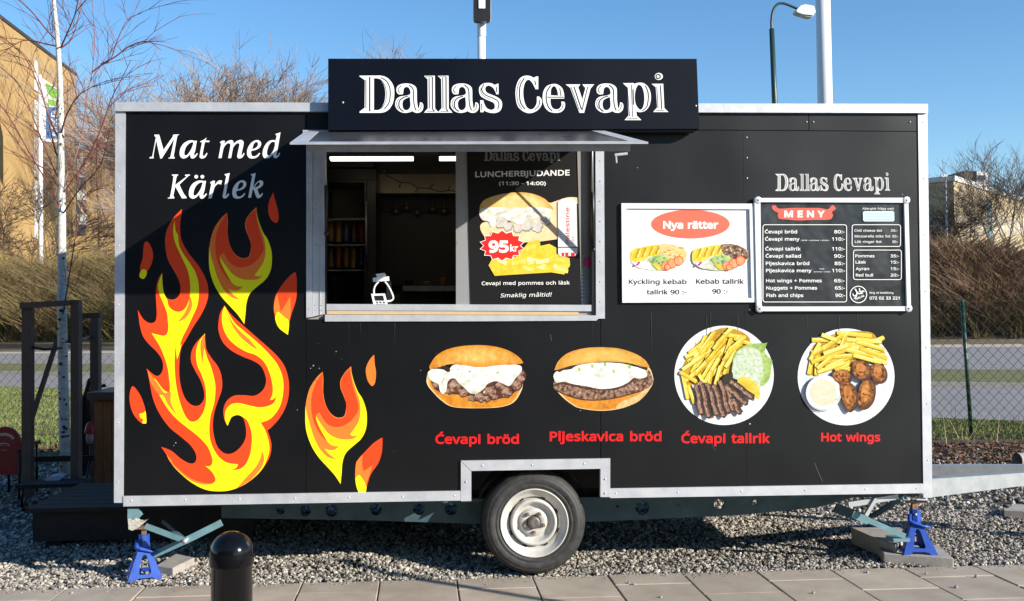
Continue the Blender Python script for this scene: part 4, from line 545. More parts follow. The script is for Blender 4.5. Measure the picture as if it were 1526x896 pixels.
# dish names -----------------------------------------------------------
m_rtxt = mat('red_vinyl', (.72, .008, .008), .42)
for t, x0, x1, yb, cap, lab in (('Ćevapi bröd', 649, 773, 661, 15.5, 0), ('Pljeskavica bröd', 819.5, 985.5, 657, 15.8, 0), ('Ćevapi tallrik', 1015.5, 1147, 660, 15.8, 0), ('Hot wings', 1224, 1311.5, 657.5, 14.2, 0)):
    W_ = glyphs(t)[3]; wd = t.split(' '); k_ = (x1-x0)/W_; a_ = x0
    for j, w_ in enumerate(wd):
        ww = glyphs(w_)[3]*k_; xa = x0 if j == 0 else x1-ww; p = Print(-.001); p.text(w_, xa, xa+ww, yb, cap*1.03, m_rtxt, bold=.031); p.build('dish_name', ROOT, label='red word '+w_)
# dish pictures ----------------------------------------------------------
def pm(name, cols, scale=30, detail=8, lo=.30, hi=.70, vor=0):
    "ink of a printed food photograph: a speckled ramp through several colours"
    if name in MATS: return MATS[name]
    m = mat(name, cols[0], .42, spec=.35); t = m.node_tree; b = t.nodes['Principled BSDF']; g = t.nodes.new('ShaderNodeNewGeometry')
    n = t.nodes.new('ShaderNodeTexNoise'); n.inputs['Scale'].default_value = scale; n.inputs['Detail'].default_value = detail; n.inputs['Roughness'].default_value = .68; n.inputs['Distortion'].default_value = .6
    t.links.new(g.outputs['Position'], n.inputs['Vector']); src = n.outputs[0]
    if vor:
        v = t.nodes.new('ShaderNodeTexVoronoi'); v.inputs['Scale'].default_value = vor; t.links.new(g.outputs['Position'], v.inputs['Vector'])
        mm = t.nodes.new('ShaderNodeMath'); mm.operation = 'MULTIPLY_ADD'; mm.inputs[1].default_value = -.35; t.links.new(v.outputs['Distance'], mm.inputs[0]); t.links.new(src, mm.inputs[2]); a2 = t.nodes.new('ShaderNodeMath'); a2.inputs[1].default_value = .13; t.links.new(mm.outputs[0], a2.inputs[0]); src = a2.outputs[0]
    r = t.nodes.new('ShaderNodeMapRange'); r.inputs[1].default_value = lo; r.inputs[2].default_value = hi; t.links.new(src, r.inputs[0])
    c = t.nodes.new('ShaderNodeValToRGB'); k = len(cols)
    for i, q in enumerate(cols):
        e = c.color_ramp.elements[0] if i == 0 else c.color_ramp.elements[1] if i == k-1 else c.color_ramp.elements.new(i/(k-1)); e.position = i/(k-1); e.color = (*q, 1)
    t.links.new(r.outputs[0], c.inputs[0]); t.links.new(c.outputs[0], b.inputs['Base Color']); return m
def lerpc(a, b, t): return tuple(x+(y-x)*t for x, y in zip(a, b))
BUN_D = [(.46, .13, .010), (.62, .22, .014), (.72, .32, .03)]; BUN_L = [(.68, .27, .018), (.76, .40, .06), (.78, .54, .17)]
m_bun = pm('print_bun', BUN_D, 22); m_bunr = pm('print_bun_edge', [(.55, .25, .05), (.70, .45, .15), (.72, .58, .30)], 30)
def shaded(p, pts, cx, cy, A, B, name, n=7, k=.085, scale=22, pw=1.0):
    "nested outlines drawn towards (cx, cy), the ink going from A at the edge to B"
    pts = spline(parse(pts)) if isinstance(pts, str) else pts
    for i in range(n):
        t = (i/(n-1))**pw; f = 1-k*i
        p.poly([(cx+(x-cx)*f, cy+(y-cy)*f) for x, y in pts], pm('%s_%d' % (name, i), [lerpc(a, b, t) for a, b in zip(A, B)], scale)); p.up(.1)
m_meat = pm('print_meat', [(.07, .025, .014), (.20, .085, .05), (.34, .17, .11), (.46, .29, .20)], 48, lo=.32, hi=.68, vor=60); m_meatd = pm('print_meat_dark', [(.018, .006, .004), (.06, .02, .012), (.15, .055, .03)], 50)
m_meatl = pm('print_meat_light', [(.17, .07, .04), (.36, .18, .12), (.52, .34, .25)], 60)
m_sauce = pm('print_sauce', [(.42, .43, .30), (.64, .66, .56), (.74, .75, .72), (.80, .80, .78)], 17, lo=.30, hi=.56); m_pdark = mat('print_dark', (.02, .012, .008), .5)
m_pl = mat('print_plate', (.70, .71, .72), .42, c2=(.74, .75, .76), scale=4); m_plr = mat('print_plate_rim', (.56, .57, .59), .42)
m_fry = [pm('print_fries_%d' % i, c, 22, 5) for i, c in enumerate(([(.68, .43, .012), (.78, .58, .025), (.80, .66, .08)], [(.60, .34, .01), (.72, .50, .02), (.78, .60, .05)], [(.74, .54, .025), (.80, .68, .10), (.80, .72, .22)]))]
m_fryh = mat('print_fries_light', (.80, .70, .26), .45); m_frys = pm('print_fries_shade', [(.34, .15, .008), (.48, .25, .012), (.60, .38, .03)], 30)
m_grn = pm('print_lettuce', [(.12, .25, .02), (.28, .47, .04), (.42, .60, .10), (.55, .68, .24)], 22); m_pale = pm('print_cabbage', [(.28, .40, .16), (.54, .64, .42), (.68, .74, .60), (.74, .76, .68)], 55)
m_cream = pm('print_cream', [(.58, .53, .36), (.64, .60, .43), (.67, .64, .49)], 8); m_wing = pm('print_wing', [(.05, .008, .003), (.24, .035, .007), (.40, .085, .014), (.54, .22, .04)], 30, lo=.30, hi=.70, vor=40); m_wingd = pm('print_wing_dark', [(.015, .004, .002), (.06, .013, .005), (.22, .055, .014)], 40)
m_lem = pm('print_lemon', [(.55, .38, .015), (.72, .55, .03), (.74, .64, .12)], 12)
def blob(p, x, y, r, m, md=None, rnd=random):
    pts = [(x+r*(1+.16*math.sin(3*a+x)+.1*math.sin(5*a+y))*math.cos(a), y+r*(1+.14*math.sin(2*a+y)+.1*math.sin(6*a+x))*math.sin(a)*.9) for a in [2*math.pi*i/22 for i in range(22)]]
    if md:
        p.poly([(u+r*.08, v+r*.12) for u, v in pts], md); p.up(.4); p.poly([(x+(u-x)*.9, y+(v-y)*.9) for u, v in pts], m); p.up(.3); p.poly([(x-r*.12+(u-x)*.5, y-r*.15+(v-y)*.45) for u, v in pts], m_meatl if m is m_meat else pm('print_wing_light', [(.30, .06, .01), (.52, .18, .03), (.64, .36, .09)], 34) if m is m_wing else m); p.up(-.7)
    else: p.poly(pts, m)
def dish1(Y, fn, parent, name, **kw):
    p = Print(Y, fn=fn); rn0 = random.Random(2)
    shaded(p, '122,350 130,400 170,450 220,500 290,545 400,558 600,555 700,535 750,500 785,440 797,395 795,300 760,290 400,300 160,300', 470, 500, [(.70, .48, .2), (.74, .55, .26), (.76, .62, .36)], BUN_D, 'print_bun_low', 3, .03)
    p.poly('300,300 780,290 790,400 700,470 600,500 500,505 400,470 250,455 180,425 150,360 160,300', m_meatd); p.up()
    for x, y, r in ((185, 395, 27), (275, 440, 25), (440, 485, 30), (540, 490, 27), (635, 395, 34), (750, 395, 40), (780, 345, 30), (785, 305, 24), (380, 448, 38), (490, 478, 42), (315, 400, 48), (565, 435, 48), (680, 445, 40), (600, 480, 24)): blob(p, x, y, r, m_meat, m_meatd)
    p.up(2).poly('130,310 160,285 230,285 270,300 300,262 360,250 500,262 640,252 760,255 790,275 780,310 745,350 705,402 655,385 610,368 555,385 525,420 480,452 432,456 392,420 352,388 320,352 290,352 268,380 262,425 240,460 216,440 205,390 165,372 138,345', m_sauce); p.up()
    for x, y, r in [(rn0.uniform(300, 760), rn0.uniform(262, 330), rn0.uniform(2, 6)) for _ in range(22)]+[(425, 300, 13), (345, 285, 10), (540, 325, 7), (620, 308, 12), (685, 315, 9), (490, 345, 7), (330, 310, 6)]: p.poly([(x-r, y), (x, y-r*.4), (x+r, y+r*.3), (x, y+r*.5)], m_grn)
    p.poly('150,285 200,268 262,262 288,290 270,305 225,280 170,284', m_pdark); p.up()
    shaded(p, '140,265! 180,200 250,152 350,125 480,115 600,125 700,155 770,200 802,240! 750,252 640,255 500,270 380,256 280,250 200,268 150,288', 480, 190, BUN_D, BUN_L, 'print_bun_top', 7, .09)
    return p.build(name, parent, **kw)
def at(ox, oy, sc): return lambda x, y: (ox+x*sc, oy+y*sc)
dish1(-.001, at(610, 490, .2121), ROOT, 'dish_picture', label='printed picture of a bun with small meat rolls and white sauce')
p = Print(-.001, 800, 490, .2121)
shaded(p, '118,395 140,435 185,485 240,528 300,558 450,577 600,558 720,505 790,430 818,365 800,290 770,270 700,300 200,330', 450, 480, [(.70, .48, .2), (.74, .55, .26), (.76, .62, .36)], BUN_D, 'print_bun_low', 3, .03)
p.poly('560,560 700,520 790,430 818,365 812,345 780,400 700,470 600,510', m_bunr); p.up()
p.poly('115,388 130,370 190,360 350,390 450,405 560,395 640,365 690,340 770,340 785,290 808,330 812,385 760,428 650,462 520,492 400,500 280,492 180,455 125,425', m_meat); p.up()
p.stroke('122,400 190,385 350,418 450,428 560,420 640,388 690,352 760,352', 14, m_meatd); p.stroke('130,430 200,462 290,492 400,502 520,492 650,462 750,432', 8, m_meatd); p.up()
p.poly('120,320 150,295 230,285 300,255 450,238 600,245 700,270 760,290 772,335 720,352 680,346 640,378 560,412 450,424 350,404 250,388 190,372 140,380 121,352', m_sauce); p.up()
for x, y in ((540, 300), (300, 285), (650, 265), (230, 270), (390, 262), (480, 250)): p.poly([(x-10, y-14), (x+9, y-10), (x+10, y+12), (x-6, y+14)], m_grn)
p.poly('150,290 215,262 260,262 240,285 200,285 160,305', m_pdark); p.poly('690,262 770,268 772,290 720,275', m_pdark); p.up()
shaded(p, '123,292! 150,230 220,170 330,138 450,130 580,140 690,175 760,220 793,270! 740,266 640,242 500,232 400,240 300,252 220,264 160,285', 460, 190, [(.48, .19, .02), (.60, .28, .03), (.68, .36, .06)], [(.64, .34, .04), (.70, .43, .08), (.73, .50, .15)], 'print_bun_gold', 7, .09)
p.build('dish_picture', ROOT, label='printed picture of a bun with one flat patty and white sauce')
def fries(p, L, rnd, w=23):
    for i, (x, y, a, l) in enumerate(L):
        c, s = math.cos(math.radians(a)), math.sin(math.radians(a)); q = []
        for u, v in ((-l, -w/2), (l, -w/2*.9), (l+w*.2, w*.1), (l, w/2), (-l, w/2*.9)): q.append((x+u*c-v*s, y+u*s+v*c))
        p.poly([(x_+3, y_+5) for x_, y_ in q], m_frys); p.up(); p.poly(q, m_fry[i % 3]); p.up(.3); p.stroke([(x-l*.8*c+w*.2*s, y-l*.8*s-w*.2*c), (x+l*.8*c+w*.2*s, y+l*.8*s-w*.2*c)], w*.28, m_fryh if i % 2 else m_fry[2]); p.up(.7)
        if i % 6 == 5: p.up(-10)
rn = random.Random(4)
p = Print(-.001, 990, 470, .23438)
p.disc(380, 382, 316, m_pl, n=60); p.up(); p.ring(380, 385, 262, 7, m_plr, 60); p.ring(385, 388, 240, 3, m_plr, 60); p.up()
p.poly('115,330 180,210 300,105 420,80 545,150 500,300 430,420 300,440 180,440 160,540 110,400', m_frys); p.up()
L = [(rn.uniform(190, 430), rn.uniform(170, 400), -50+rn.uniform(-25, 25), rn.uniform(45, 75)) for _ in range(26)]+[(130, 440, 78, 90), (170, 500, 70, 60), (150, 390, 30, 60), (180, 300, -35, 80), (230, 230, -50, 90), (270, 170, -55, 80), (200, 360, -40, 90), (260, 300, -48, 100), (330, 220, -52, 100), (380, 130, -48, 70), (440, 130, 8, 70), (500, 165, 20, 60), (300, 350, -60, 90), (380, 290, -65, 100), (430, 230, -45, 80), (340, 380, -75, 60), (400, 320, -70, 60), (290, 400, -80, 50), (240, 410, 60, 40), (460, 180, -40, 70), (350, 170, -50, 60), (420, 280, -58, 60), (220, 270, -35, 50)]
fries(p, L, rn); p.up(12)
p.poly('640,178! 655,175 645,200 640,240 670,270 688,290! 680,340 670,400 640,440 600,450 520,420 440,330 450,240 520,190 590,178', m_grn); p.up()
p.poly('470,230 520,205 590,215 620,270 630,350 610,420 600,480 520,420 440,400 430,340 445,280', m_pale); p.up()
for i in range(26):
    x, y, a = rn.uniform(460, 600), rn.uniform(235, 430), rn.uniform(0, 3); p.stroke([(x, y), (x+22*math.cos(a), y+22*math.sin(a))], 5, m_sauce if i % 2 else m_grn if i % 5 == 0 else m_pale)
p.up().poly('475,400 520,390 580,430 608,490 600,535! 540,510 490,470 465,430', m_lem); p.up()
p.poly('370,395 430,360 440,410 480,440 440,470 390,440', m_pdark); p.up()
for x0, y0, x1, y1 in ((200, 450, 238, 625), (232, 430, 285, 645), (275, 440, 335, 630), (318, 455, 378, 640), (355, 425, 410, 615), (395, 455, 440, 605), (440, 545, 480, 620), (400, 460, 520, 560), (425, 425, 560, 520)):
    a = [(x0, y0, True), ((x0*2+x1)/3+5, (y0*2+y1)/3, False), ((x0+x1*2)/3-4, (y0+y1*2)/3, False), (x1, y1, True)]
    q = spline(a, False, 4); p.stroke([(u+7, v+3) for u, v in q], 38, m_pdark); p.up(.4); p.stroke(q, 29, m_meatd); p.up(.3); p.stroke([(u-2, v) for u, v in q], 21, m_meat); p.up(.2); p.stroke([(u-5, v) for u, v in q], 6, m_meatl); p.up(-.9)
    p.disc(x0, y0, 14, m_meat); p.disc(x1, y1, 14, m_meatd)
p.build('dish_picture', ROOT, label='printed picture of a plate with fries, meat rolls and salad')
p = Print(-.001, 1170, 470, .23428)
p.disc(388, 392, 308, m_pl, n=60); p.up(); p.ring(388, 394, 256, 7, m_plr, 60); p.ring(392, 398, 236, 3, m_plr, 60); p.up()
p.poly('150,370 170,210 260,140 380,105 550,110 600,190 640,250 620,310 440,290 420,330 300,350 230,372', m_frys); p.up()
L = [(rn.uniform(220, 580), rn.uniform(150, 310), rn.uniform(-30, 20), rn.uniform(45, 75)) for _ in range(24)]+[(165, 300, -80, 75), (200, 320, -88, 60), (190, 230, -60, 60), (250, 200, -30, 90), (300, 170, -35, 80), (280, 140, 20, 50), (440, 120, 5, 110), (370, 165, -70, 60), (500, 160, 3, 110), (540, 190, 15, 90), (270, 260, -20, 110), (330, 215, -20, 90), (460, 190, -5, 80), (330, 300, -25, 80), (290, 330, -20, 90), (450, 230, 12, 120), (560, 240, 20, 90), (520, 275, 15, 90), (380, 320, -15, 70), (350, 260, -5, 90), (600, 280, 30, 50), (250, 300, -40, 60), (380, 345, -12, 60)]
fries(p, L, rn, 25); p.up(12)
p.disc(245, 490, 110, m_sauce, n=40); p.ring(245, 494, 113, 5, m_plr, 40); p.up(); p.disc(243, 492, 84, m_cream, n=40); p.up(); p.stroke('200,540 240,520 290,535', 6, m_sauce); p.stroke('215,470 250,450 285,470', 5, m_sauce)
m_wl = pm('print_wing_light', [(.30, .045, .008), (.48, .12, .02), (.62, .30, .07)], 26)
for sh in ('300,375 330,350 380,345 415,370 418,410 390,435 345,430 310,405', '430,300 470,285 520,300 545,335 540,385 500,412 455,400 428,360', '545,330 580,305 625,320 645,360 640,405 605,430 565,415 545,375', '350,430 395,420 440,450 460,510 450,575 405,612 372,560 352,500', '480,440 515,410 560,420 572,470 560,540 520,588 478,590 460,540 468,480'):
    q = spline(parse(sh)); cx_ = sum(u for u, v in q)/len(q); cy_ = sum(v for u, v in q)/len(q)
    p.poly([(u+6, v+7) for u, v in q], m_pdark); p.poly(q, m_wingd); p.poly([(cx_+(u-cx_)*.9-2, cy_+(v-cy_)*.9-2) for u, v in q], m_wing); p.poly([(cx_+(u-cx_)*.5-4, cy_+(v-cy_)*.6-5) for u, v in q], m_wl)
p.up(2)
for i in range(30):
    x, y = rn.choice(((485, 345), (600, 375), (365, 395), (405, 520), (515, 500))); x += rn.uniform(-30, 30); y += rn.uniform(-30, 30); a = rn.uniform(0, 3)
    p.stroke([(x, y), (x+15*math.cos(a), y+15*math.sin(a))], 6, m_wingd)
p.build('dish_picture', ROOT, label='printed picture of a plate with fries, chicken wings and a dip cup')
# faint scuffs on the black paint
m_scuff = mat('paint_scuff', (.045, .046, .05), .5)
p = Print(-.0008)
for t, w in (('1214,690 1220,705 1226,718', 1.2), ('1265,500 1268,520', .6), ('1060,660 1066,672', .8), ('820,498 822,508', 1.2)): p.stroke(t, w, m_scuff)
for x, y, r in ((467, 545, 1.2), (463, 549, .8), (476, 549, .9), (501, 524, .8), (262, 660, 1), (259, 664, .7), (443, 611, .7), (627, 552, .7), (196, 600, .6), (1330, 552, .7), (865, 612, .7), (950, 250, .8), (1345, 120+170, .8)): p.disc(x, y, r, mat('chip', (.3, .3, .3), .6), n=6)
rs_ = random.Random(9); m_sc2 = mat('paint_scuff_faint', (.014, .0145, .016), .6); m_sc3 = mat('paint_drip', (.0105, .011, .012), .55)
for k in range(70):
    x, y = rs_.uniform(200, 1360), rs_.uniform(485, 725)
    if rs_.random() < .5: p.disc(x, y, rs_.uniform(.3, .9), (m_scuff, m_sc2)[k % 2], n=5)
    else: a = rs_.uniform(0, 3.1); l = rs_.uniform(1.5, 7); p.stroke([(x, y, False), (x+l*math.cos(a)*.6, y+l*math.sin(a)*.5, False), (x+l*math.cos(a), y+l*math.sin(a)*1.1, False)], rs_.uniform(.25, .7), m_sc2)
for k in range(11):
    x = rs_.uniform(470, 1350); y = 480 if x < 895 else rs_.choice((466, 470)); p.stroke([(x, y), (x+rs_.uniform(-1, 1), y+rs_.uniform(10, 60))], (rs_.uniform(.8, 1.8), .2), m_sc3)
p.build('paint_scuff', ROOT, kind='stuff')
# ------------------------------------------------------------------ poster frames
def frame4(parent, o, i, Y0, Y1, m, name='frame_bar'):
    for k in range(4):
        j = (k+1) % 4; MB().slab([[o[k], o[j], i[j], i[k]]], Y0-.0008*(k % 2), Y1).build(name, m, parent)
m_wframe = mat('white_frame', (.80, .81, .83), .35, c2=(.72, .74, .77), scale=6); m_ptext = mat('print_black', (.025, .025, .03), .45)
NC = at(900, 280, .22326)
nf = thing('poster_frame', 'white snap frame with the poster Nya rätter showing two kebab plates', 'poster', tuple(P(1020, 450, -.01)))
o = [NC(*q) for q in ((117, 103), (1012, 106), (1018, 764), (123, 767))]; i_ = [NC(*q) for q in ((147, 138), (972, 142), (986, 736), (152, 738))]
frame4(nf, o, i_, -.018, -.001, m_wframe)
MB().slab([i_], -.006, -.002).build('poster_sheet', mat('paper_white', (.84, .84, .85), .3), nf)
p = Print(-.0062, fn=NC); sal = mat('print_salmon', (.84, .15, .09), .35)
p.disc(577, 243, 263, sal, ry=96, n=60); p.up()
p.text('Nya rätter', 397, 762, 270, 56, m_white, bold=.045)
p.text('Kyckling kebab', 166, 552, 642, 37, m_ptext, bold=.02); p.text('tallrik 90 :-', 287, 552, 711, 37, m_ptext, bold=.02)
p.text('Kebab tallrik', 616, 934, 640, 37, m_ptext, bold=.02); p.text('90 :-', 725, 828, 706, 37, m_ptext, bold=.02)
m_keb = mat('print_kebab', (.55, .36, .14), .45, c2=(.82, .66, .30), scale=90); m_tom = mat('print_tomato', (.85, .22, .09), .4, c2=(.9, .42, .2), scale=60); m_pur = mat('print_onion', (.45, .05, .22), .4)
for dx, dark in ((0, 0), (412, 1)):
    q = lambda t: [(a+dx, b) for a, b in spline(parse(t))]
    p.poly(q('175,470 200,410 300,390 400,372 480,385 545,420 552,470 520,510 450,545 330,553 240,535 190,510'), m_plr if 0 else m_pale); p.up()
    p.poly(q('180,480 185,420 250,398 340,380 400,395 380,440 300,460 240,490'), m_fry[0]); p.up()
    for k in range(13): x = 195+k*15; p.stroke([(x+dx, 480-k*3-(k % 3)*6), (x+25+dx, 408-k*2)], 11, (m_fry[1], m_frys, m_fry[2])[k % 3])
    p.up().poly(q('370,385 430,375 500,390 548,425 550,470 500,485 440,470 390,440'), (m_keb, m_meat)[dark]); p.up()
    for k in range(14): x, y = rn.uniform(390, 530), rn.uniform(392, 465); a = rn.uniform(0, 3); p.stroke([(x+dx, y), (x+dx+22*math.cos(a), y+14*math.sin(a))], 8, (m_frys, m_fry[2])[k % 2] if not dark else (m_pdark, m_keb)[k % 2])
    p.poly(q('300,480 340,455 400,450 435,470 410,505 350,515'), m_grn); p.poly(q('200,510 240,490 300,500 310,535 250,540'), m_sauce); p.up()
    p.poly(q('320,510! 350,500! 410,550! 360,548!'), m_lem)
    for x, y, r in ((410, 522, 30), (455, 505, 32), (500, 487, 32), (425, 530, 22)): p.disc(x+dx, y, r, m_tom, n=16); p.up(); p.ring(x+dx, y, r, 4, m_red, 16)
    for x, y in ((225, 512), (205, 520), (235, 500)): p.disc(x+dx, y, 8, m_pur, n=7)
    for k in range(8): x, y = rn.uniform(330, 410), rn.uniform(460, 505); p.disc(x+dx, y, 6, m_teal, n=5)
p.build('poster_print', nf)
MC = at(1120, 290, .20084)
mb_ = thing('menu_board', 'menu board MENY, black price list in a rounded aluminium snap frame', 'menu board', tuple(P(1240, 463, -.01)))
o = [MC(*q) for q in ((22, 26), (1163, 24), (1184, 864), (40, 866))]; i_ = [MC(*q) for q in ((66, 56), (1134, 60), (1154, 830), (76, 832))]
frame4(mb_, o, i_, -.026, -.001, m_wframe)
mb = MB()
for x, y in ((48, 42), (1150, 42), (1166, 846), (60, 848)): c = P(*MC(x, y), -.0275); mb.lathe([(.022, .004), (.022, 0), (.018, -.002), (.0001, -.002)], c, 16, m_alu, 'Y'); mb.lathe([(.006, -.0022), (.0001, -.0024)], c, 8, m_dark, 'Y')
mb.build('corner_cap', None, mb_, kind='stuff')
MB().slab([i_], -.010, -.004).build('menu_sheet', mat('menu_sheet', (.020, .021, .024), .30, c2=(.027, .028, .031), scale=3, rvar=.06, bump=1., bscale=6, bdist=.013, bdetail=2, detail=2), mb_)
p = Print(-.0102, fn=MC); w = m_white
p.poly('160,80! 180,82! 205,105 300,100 400,100 500,100 565,110 590,85! 605,80 620,95 622,110 600,125 598,140 605,150! 580,185 450,188 350,192 260,185 205,178 195,150! 200,138! 165,118 150,95', mat('print_banner', (.75, .11, .07), .4)); p.up()
p.text('M E N Y', 245, 540, 166, 54, w, bold=.05)
rows = [('Ćevapi bröd', 98, 338, 288, '80:-', 614, 690), ('Ćevapi meny', 100, 356, 342, '110:-', 597, 692), ('Ćevapi tallrik', 102, 364, 415, '110:-', 597, 692), ('Ćevapi sallad', 104, 366, 468, '90:-', 612, 690), ('Pljeskavica bröd', 106, 428, 523, '85:-', 616, 692), ('Pljeskavica meny', 107, 445, 576, '110:-', 598, 694), ('Hot wings + Pommes', 108, 520, 651, '65:-', 613, 690), ('Nuggets + Pommes', 109, 486, 705, '65:-', 618, 692), ('Fish and chips', 110, 384, 760, '90:-', 622, 694)]
for t, x0, x1, y, pr, a, b in rows: p.text(t, x0, x1, y, 29, w, bold=.022); p.text(pr, a, b, y, 29, w, bold=.022)
p.text('( Bröd + pommes + dricka )', 366, 576, 344, 10, w, bold=.02); p.text('pommes + dricka', 462, 582, 577, 9, w, bold=.02); p.text('bröd', 505, 538, 556, 9, w, bold=.02)
for t, x0, x1, y, pr, a, b in (('Chili cheese 6st', 763, 968, 276, '35:-', 1032, 1084), ('Mozzarella stiks 5st', 765, 1030, 318, '35:-', 1042, 1088), ('Lök ringer 6st', 767, 965, 359, '30:-', 1042, 1088)):
    p.text(t, x0, x1, y, 21, w, bold=.012); p.text(pr, a, b, y, 21, w, bold=.01)
for t, x0, x1, y, pr in (('Pommes', 770, 912, 466, '35:-'), ('Läsk', 772, 848, 512, '15:-'), ('Ayran', 773, 872, 561, '15:-'), ('Red bull', 774, 901, 608, '20:-')):
    p.text(t, x0, x1, y, 25, w, bold=.02); p.text(pr, 1032, 1095, y, 25, w, bold=.02)
p.rrect(82, 222, 708, 800, 20, 5, w); p.rrect(744, 222, 1108, 388, 18, 5, w); p.rrect(754, 410, 1114, 634, 18, 5, w)
p.text('Allergisk fråga oss!', 822, 1054, 112, 18, w, bold=.012)
p.poly([(a, b) for a, b in [(835, 124), (1048, 122), (1058, 130), (1060, 190), (1052, 200), (838, 200), (828, 192), (826, 132)]], mat('print_pale_blue', (.55, .80, .84), .4)); p.up()
for y, t in ((147, 'Vi har olika gluten'), (168, 'laktos och jordnötter'), (188, 'fråga personalen')): p.text(t, 845, 1040, y, 10, mat('print_grey', (.35, .45, .5), .4))
p.ring(793, 742, 64, 6, w, 40)
# the halal mark: calligraphy and the word below it
p.stroke('752,735 758,752 775,748 790,722', (6, 10), w); p.stroke('772,705 782,735 772,765 758,772', (8, 6), w); p.stroke('800,696 806,722 826,716 838,722', (9, 7), w); p.stroke('790,735 808,735 826,728', 9, w); p.stroke('765,700! 780,712!', 7, w)
p.text('HALAL', 772, 838, 782, 16, w, bold=.05, slope=-.42)
p.text('Ring vid beställning', 876, 1052, 736, 17, w, bold=.012); p.text('072 02 33 221', 876, 1098, 779, 26, w, bold=.022)
p.build('menu_print', mb_)
LC = at(690, 225, .26243)
lp = thing('lunch_poster', 'tall black lunch poster with bun, fries and 95 kr hanging in the hatch', 'poster', tuple(P(783, 456, .005)))
MB().slab([[LC(*q) for q in ((20, -55), (638, -55), (672, 868), (45, 885))]], .006, .0075).build('poster_sheet', mat('poster_black', (.010, .009, .009), .35), lp)
p = Print(.0055, fn=LC); m_lg = mat('print_logo_grey', (.34, .34, .34), .5)
logo(p, lambda x, y: ((x-535.8)*.945+118, (y-112)*1.05-2), m_lg, mat('poster_black', (0, 0, 0)), gw=1.)
p.text('LUNCHERBJUDANDE', 70, 605, 149, 37, w, bold=.024, slope=-.02); p.text('(11:30 - 14:00)', 205, 470, 194, 24, w, bold=.025)
m_lb = mat('print_lunch_bun', (.86, .50, .13), .45, c2=(.88, .62, .28), scale=14); m_lb2 = mat('print_lunch_bun_pale', (.88, .68, .46), .45, c2=(.88, .55, .25), scale=14)
p.poly('100,420 110,470 160,510 300,520 430,515 540,500! 540,460! 545,300! 650,300! 648,265! 590,265 500,295! 440,300 300,400 150,400', m_lb2); p.up()
shaded(p, '95,320 120,280 180,255 250,240 330,235 400,245 460,270 490,300 500,340 300,360 120,345', 310, 290, [(.62, .28, .04), (.74, .40, .08), (.80, .52, .16)], [(.80, .50, .14), (.84, .62, .26), (.84, .70, .38)], 'print_lunch_top', 6, .08, 14); p.up()
for x, y, r in ((130, 365, 30), (215, 400, 38), (255, 430, 28), (360, 420, 36), (420, 415, 34), (470, 395, 28), (310, 440, 28), (165, 385, 30), (420, 440, 26)): blob(p, x, y, r, mat('print_grey_meat', (.50, .47, .43), .4, c2=(.68, .65, .6), scale=30), mat('print_grey_meat_dark', (.28, .26, .24), .4))
p.up(2).poly('92,355 110,325 200,320 300,325 420,320 500,330 490,360 470,385 440,375 400,385 360,395 330,415 290,410 250,390 225,372 190,380 185,420 160,432 145,400 110,392', m_sauce); p.up()
p.poly('350,545! 375,515! 435,505! 440,540! 490,528! 530,550! 530,585! 605,610! 608,650! 575,702! 500,690! 250,705! 180,710! 145,650! 165,612! 300,600!', m_fry[0]); p.up()
for k in range(22): x, y = rn.uniform(180, 560), rn.uniform(545 if k % 2 else 610, 690); a = rn.uniform(-.5, .5); l = rn.uniform(25, 45); p.stroke([(x-l*math.cos(a), max(y-l*math.sin(a), 530)), (x+l*math.cos(a), y+l*math.sin(a))], 22, (m_fry[2], m_fry[0], mat('print_fries_pale', (.90, .80, .36), .4))[k % 3]) if x > 340 or y > 610 else None
p.up(); m_star = mat('print_star_red', (.78, .02, .015), .4); cx, cy = 222, 538
star = [(cx+(130 if k % 2 else 106)*math.cos(k*math.pi/14)*.96, cy+(86 if k % 2 else 70)*math.sin(k*math.pi/14)) for k in range(28)]
p.poly([(cx+(x-cx)*1.05, cy+(y-cy)*1.06) for x, y in star], w); p.up(); p.poly(star, m_star); p.up()
p.text('95', 147, 258, 573, 74, w, bold=.05); p.text('kr', 268, 312, 570, 44, w, bold=.03)
p.poly([(538, 290), (560, 272), (620, 272), (645, 290), (650, 580), (635, 598), (555, 600), (540, 585)], mat('print_can', (.80, .80, .80), .4, c2=(.62, .64, .66), scale=9, stretch=(4, 1, .2))); p.up()
p.rect(540, 545, 650, 550, m_ptext); p.rect(560, 578, 635, 598, m_star); p.rect(598, 580, 612, 596, w); p.rect(575, 580, 580, 598, w); p.up()
def vtext(p, t, x, y0, y1, cap, m, bold=0): polys, cont, mn, w_ = glyphs(t); k = (y0-y1)/w_; ky = cap/714; [p.poly([(x-b*ky, y0-(a-mn)*k) for a, b in o], m, holes=[[(x-b*ky, y0-(a-mn)*k) for a, b in h] for h in hs]) for o, hs in polys]
vtext(p, 'Palestine', 604, 528, 322, 26, m_star, .005); vtext(p, 'COLA', 628, 528, 484, 10, m_star)
p.text('Cevapi med pommes och läsk', 106, 606, 762, 24, w, bold=.018, slope=-.008); p.text('Smaklig måltid!', 212, 500, 832, 27, w, bold=.006, shear=.22, slope=-.02)
p.build('poster_print', lp)
p = Print(.03); p.disc(876, 391, 6, mat('pink_sticker', (.55, .02, .17), .5), ry=8)
for k in range(9): p.rect(866.5, 402+k*5.5, 880, 402.8+k*5.5, mat('notice_ink', (.2, .3, .5), .5))
p.build('sticker', ROOT, label='pink sticker and notice on the hatch reveal')
